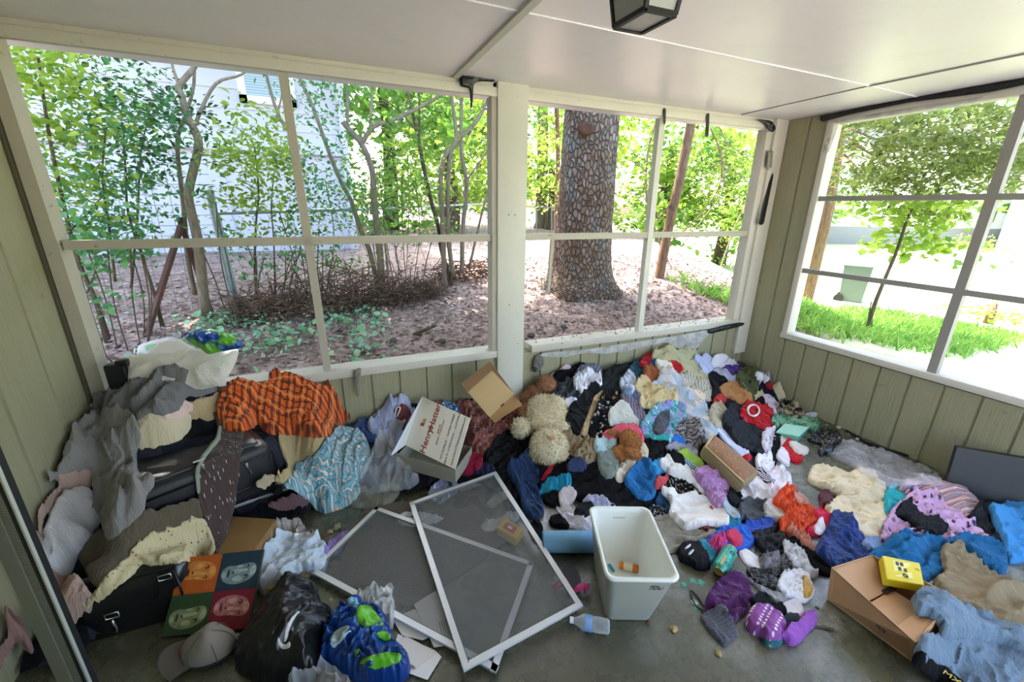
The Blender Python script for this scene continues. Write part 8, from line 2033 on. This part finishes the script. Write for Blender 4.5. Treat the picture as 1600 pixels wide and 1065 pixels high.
for i in range(4):
    m = MB(); j = (i+1) % 4; m.poly([b0_[i], b0_[j], t0_[j], t0_[i]], .002); m.build('pane', M_FROST, lan)
m = MB(); m.poly([p+Vector((0, 0, -.002)) for p in b0_], .002, (0, 0, 1)); m.build('bottom_pane', M_FROST, lan)
# ---------------------------------------------------------------- scraps on the floor
def scrap(name, label, px, py, r, col, seed, flatn=.4, cat='debris', group=None):
    c = on_heap(px, py, 0.0)
    bm = bmesh.new(); bmesh.ops.create_icosphere(bm, subdivisions=3, radius=1)
    P = np.array([v.co[:] for v in bm.verts]); k = 1+.45*perlin(P[:, 0]*1.6+seed, P[:, 1]*1.6+P[:, 2], seed)+.15*perlin(P[:, 0]*5, P[:, 1]*5+P[:, 2]*3, seed+1)
    P = P*k[:, None]*np.array([r, r*.8, r*flatn])+np.array([0, 0, r*flatn*.7])
    F = [tuple(v.index for v in f.verts) for f in bm.faces]; bm.free()
    o = link_mesh(name, P, F, plain(name+'_mat', col, .8, noise=.3, nscale=60), smooth=True); o.location = c; o.rotation_euler = (0, 0, seed)
    return tag(o, label, cat, group)
scrap('dry_leaf_crumb', 'curled tan leaf on the open floor right of the bin', 1052, 983, .018, '#a58a5c', 3)
scrap('dry_leaf_crumb', 'curled tan leaf on the floor below the grey wool sock', 1122, 1022, .016, '#9c8350', 5)
scrap('bark_chip', 'small dark chip on the floor at the foot of the white bin', 1013, 974, .012, '#5c4634', 7)
scrap('bark_chip', 'small brown chip on the floor left of the brown carton', 1277, 950, .008, '#4a3626', 8)
scrap('bark_chip', 'tan chip under the teal slipper toe', 1202, 1008, .008, '#a89464', 9)
scrap('paper_wad', 'tan paper wad on the floor left of the lower screen', 526, 824, .026, '#8a7d5c', 11)
scrap('paper_wad', 'smaller tan paper wad beside the larger one near the lower screen', 516, 831, .016, '#9c8f6e', 12)
scrap('paper_wad', 'brown paper scrap above the lilac cloth by the lower screen', 508, 836, .018, '#6e5030', 13, .2)
scrap('bottle_cap', 'yellow cap on the white sweatshirt edge above the black bag', 422, 918, .014, '#d8b02a', 14, .5, 'cap')
for k, (px, py, r) in enumerate([(1068, 913, .016), (1082, 908, .020), (1096, 910, .018), (1066, 896, .009), (1088, 950, .012)]):
    scrap('plastic_shred', 'torn teal plastic shred on the floor right of the bin', px, py, r, '#4d9a86', 20+k, .12, 'debris', 'teal plastic shreds right of the bin')
a = at(1268, 976, 'z', .006); b = at(1303, 983, 'z', .006); m = MB(); m.tube([a, b], [.003, .005], 7); tag(m.build('twig', M_BARK2, smooth=True), 'thin dark stick on the floor right of the lilac sock', 'stick')
m = MB(); m.tube(smooth_path([at(px, py, 'z', .006) for px, py in ((1110, 952), (1098, 944), (1092, 934), (1080, 922), (1080, 930), (1088, 946), (1104, 956))]), .0035, 6); tag(m.build('elastic_cord', M_BLKPL, smooth='all'), 'black elastic loop on the floor left of the purple velvet', 'cord')
ltz = at(1085, 942, 'z', 0); lt = thing('container_lid', 'tiny clear round lid beside the black elastic loop', 'lid', ltz); m = MB(); m.lathe([(0, .004), (.010, .004), (.013, .008), (.015, .006), (.015, .001)], 20); m.build('disc', glass_mat('tiny_lid', '#cfd6d6', .2, .9), lt, smooth='all')
# litter along the foot of the right wall
for k, (px, py, r, col) in enumerate([(1291, 664, .014, '#8f8a80'), (1310, 668, .020, '#b5a98c'), (1326, 678, .012, '#8a8478'), (1340, 686, .016, '#c2c0ba'), (1372, 698, .012, '#9aa4b0'), (1392, 706, .010, '#8a8478')]):
    scrap('litter_bit', 'small bit of litter along the foot of the right wall', px, py, r, col, 40+k, .4, 'debris', 'bits of litter along the right wall')
m = MB(); a = at(1322, 672, 'z', .008); q1 = at(1355, 692, 'z', .008); q2 = at(1420, 712, 'z', .008); m.bar(a, q1, .02, .012); m.bar(q1, q2, .02, .012); tag(m.build('black_strip', M_BLACK_TAPE), 'black rubber strip lying on the floor along the right wall', 'strip')
# small plastic bottles by the right wall
for k, (px, py, lab) in enumerate([(1266, 650, 'crushed clear bottle end at the foot of the right wall near the green bag')]):
    c = at(px, py, 'z', .02); t = thing('water_bottle', lab, 'bottle', Vector((c.x, c.y, 0)))
    m = MB(); m.lathe([(0, -.05), (.024, -.05), (.028, -.04), (.026, -.02), (.028, 0), (.026, .02), (.027, .04), (.012, .06), (.012, .075), (0, .075)], 18, Matrix.Translation((0, 0, .028)) @ Matrix.Rotation(math.pi/2, 4, 'Y')); m.build('body', M_CLEAR, t, smooth='all')
# leaves and dirt blown onto the sills
pz = np.column_stack([RNG.uniform(1.28, 3.4, 150), RNG.uniform(D-.01, D+.10, 150), np.full(150, .686)])
o = leaves_mesh('sill_debris', pz, np.abs(RNG.normal(1, .4, 150))*.012, leaf_mat('sill_dirt', ['#4a3c30', '#6b5a48', '#3a3026'], .05, .9), droop=0); tag(o, 'crumbs of leaf and dirt along the right window sill', 'debris', kind='stuff')
for o in COL.objects:
    if '_org' in o: del o['_org']
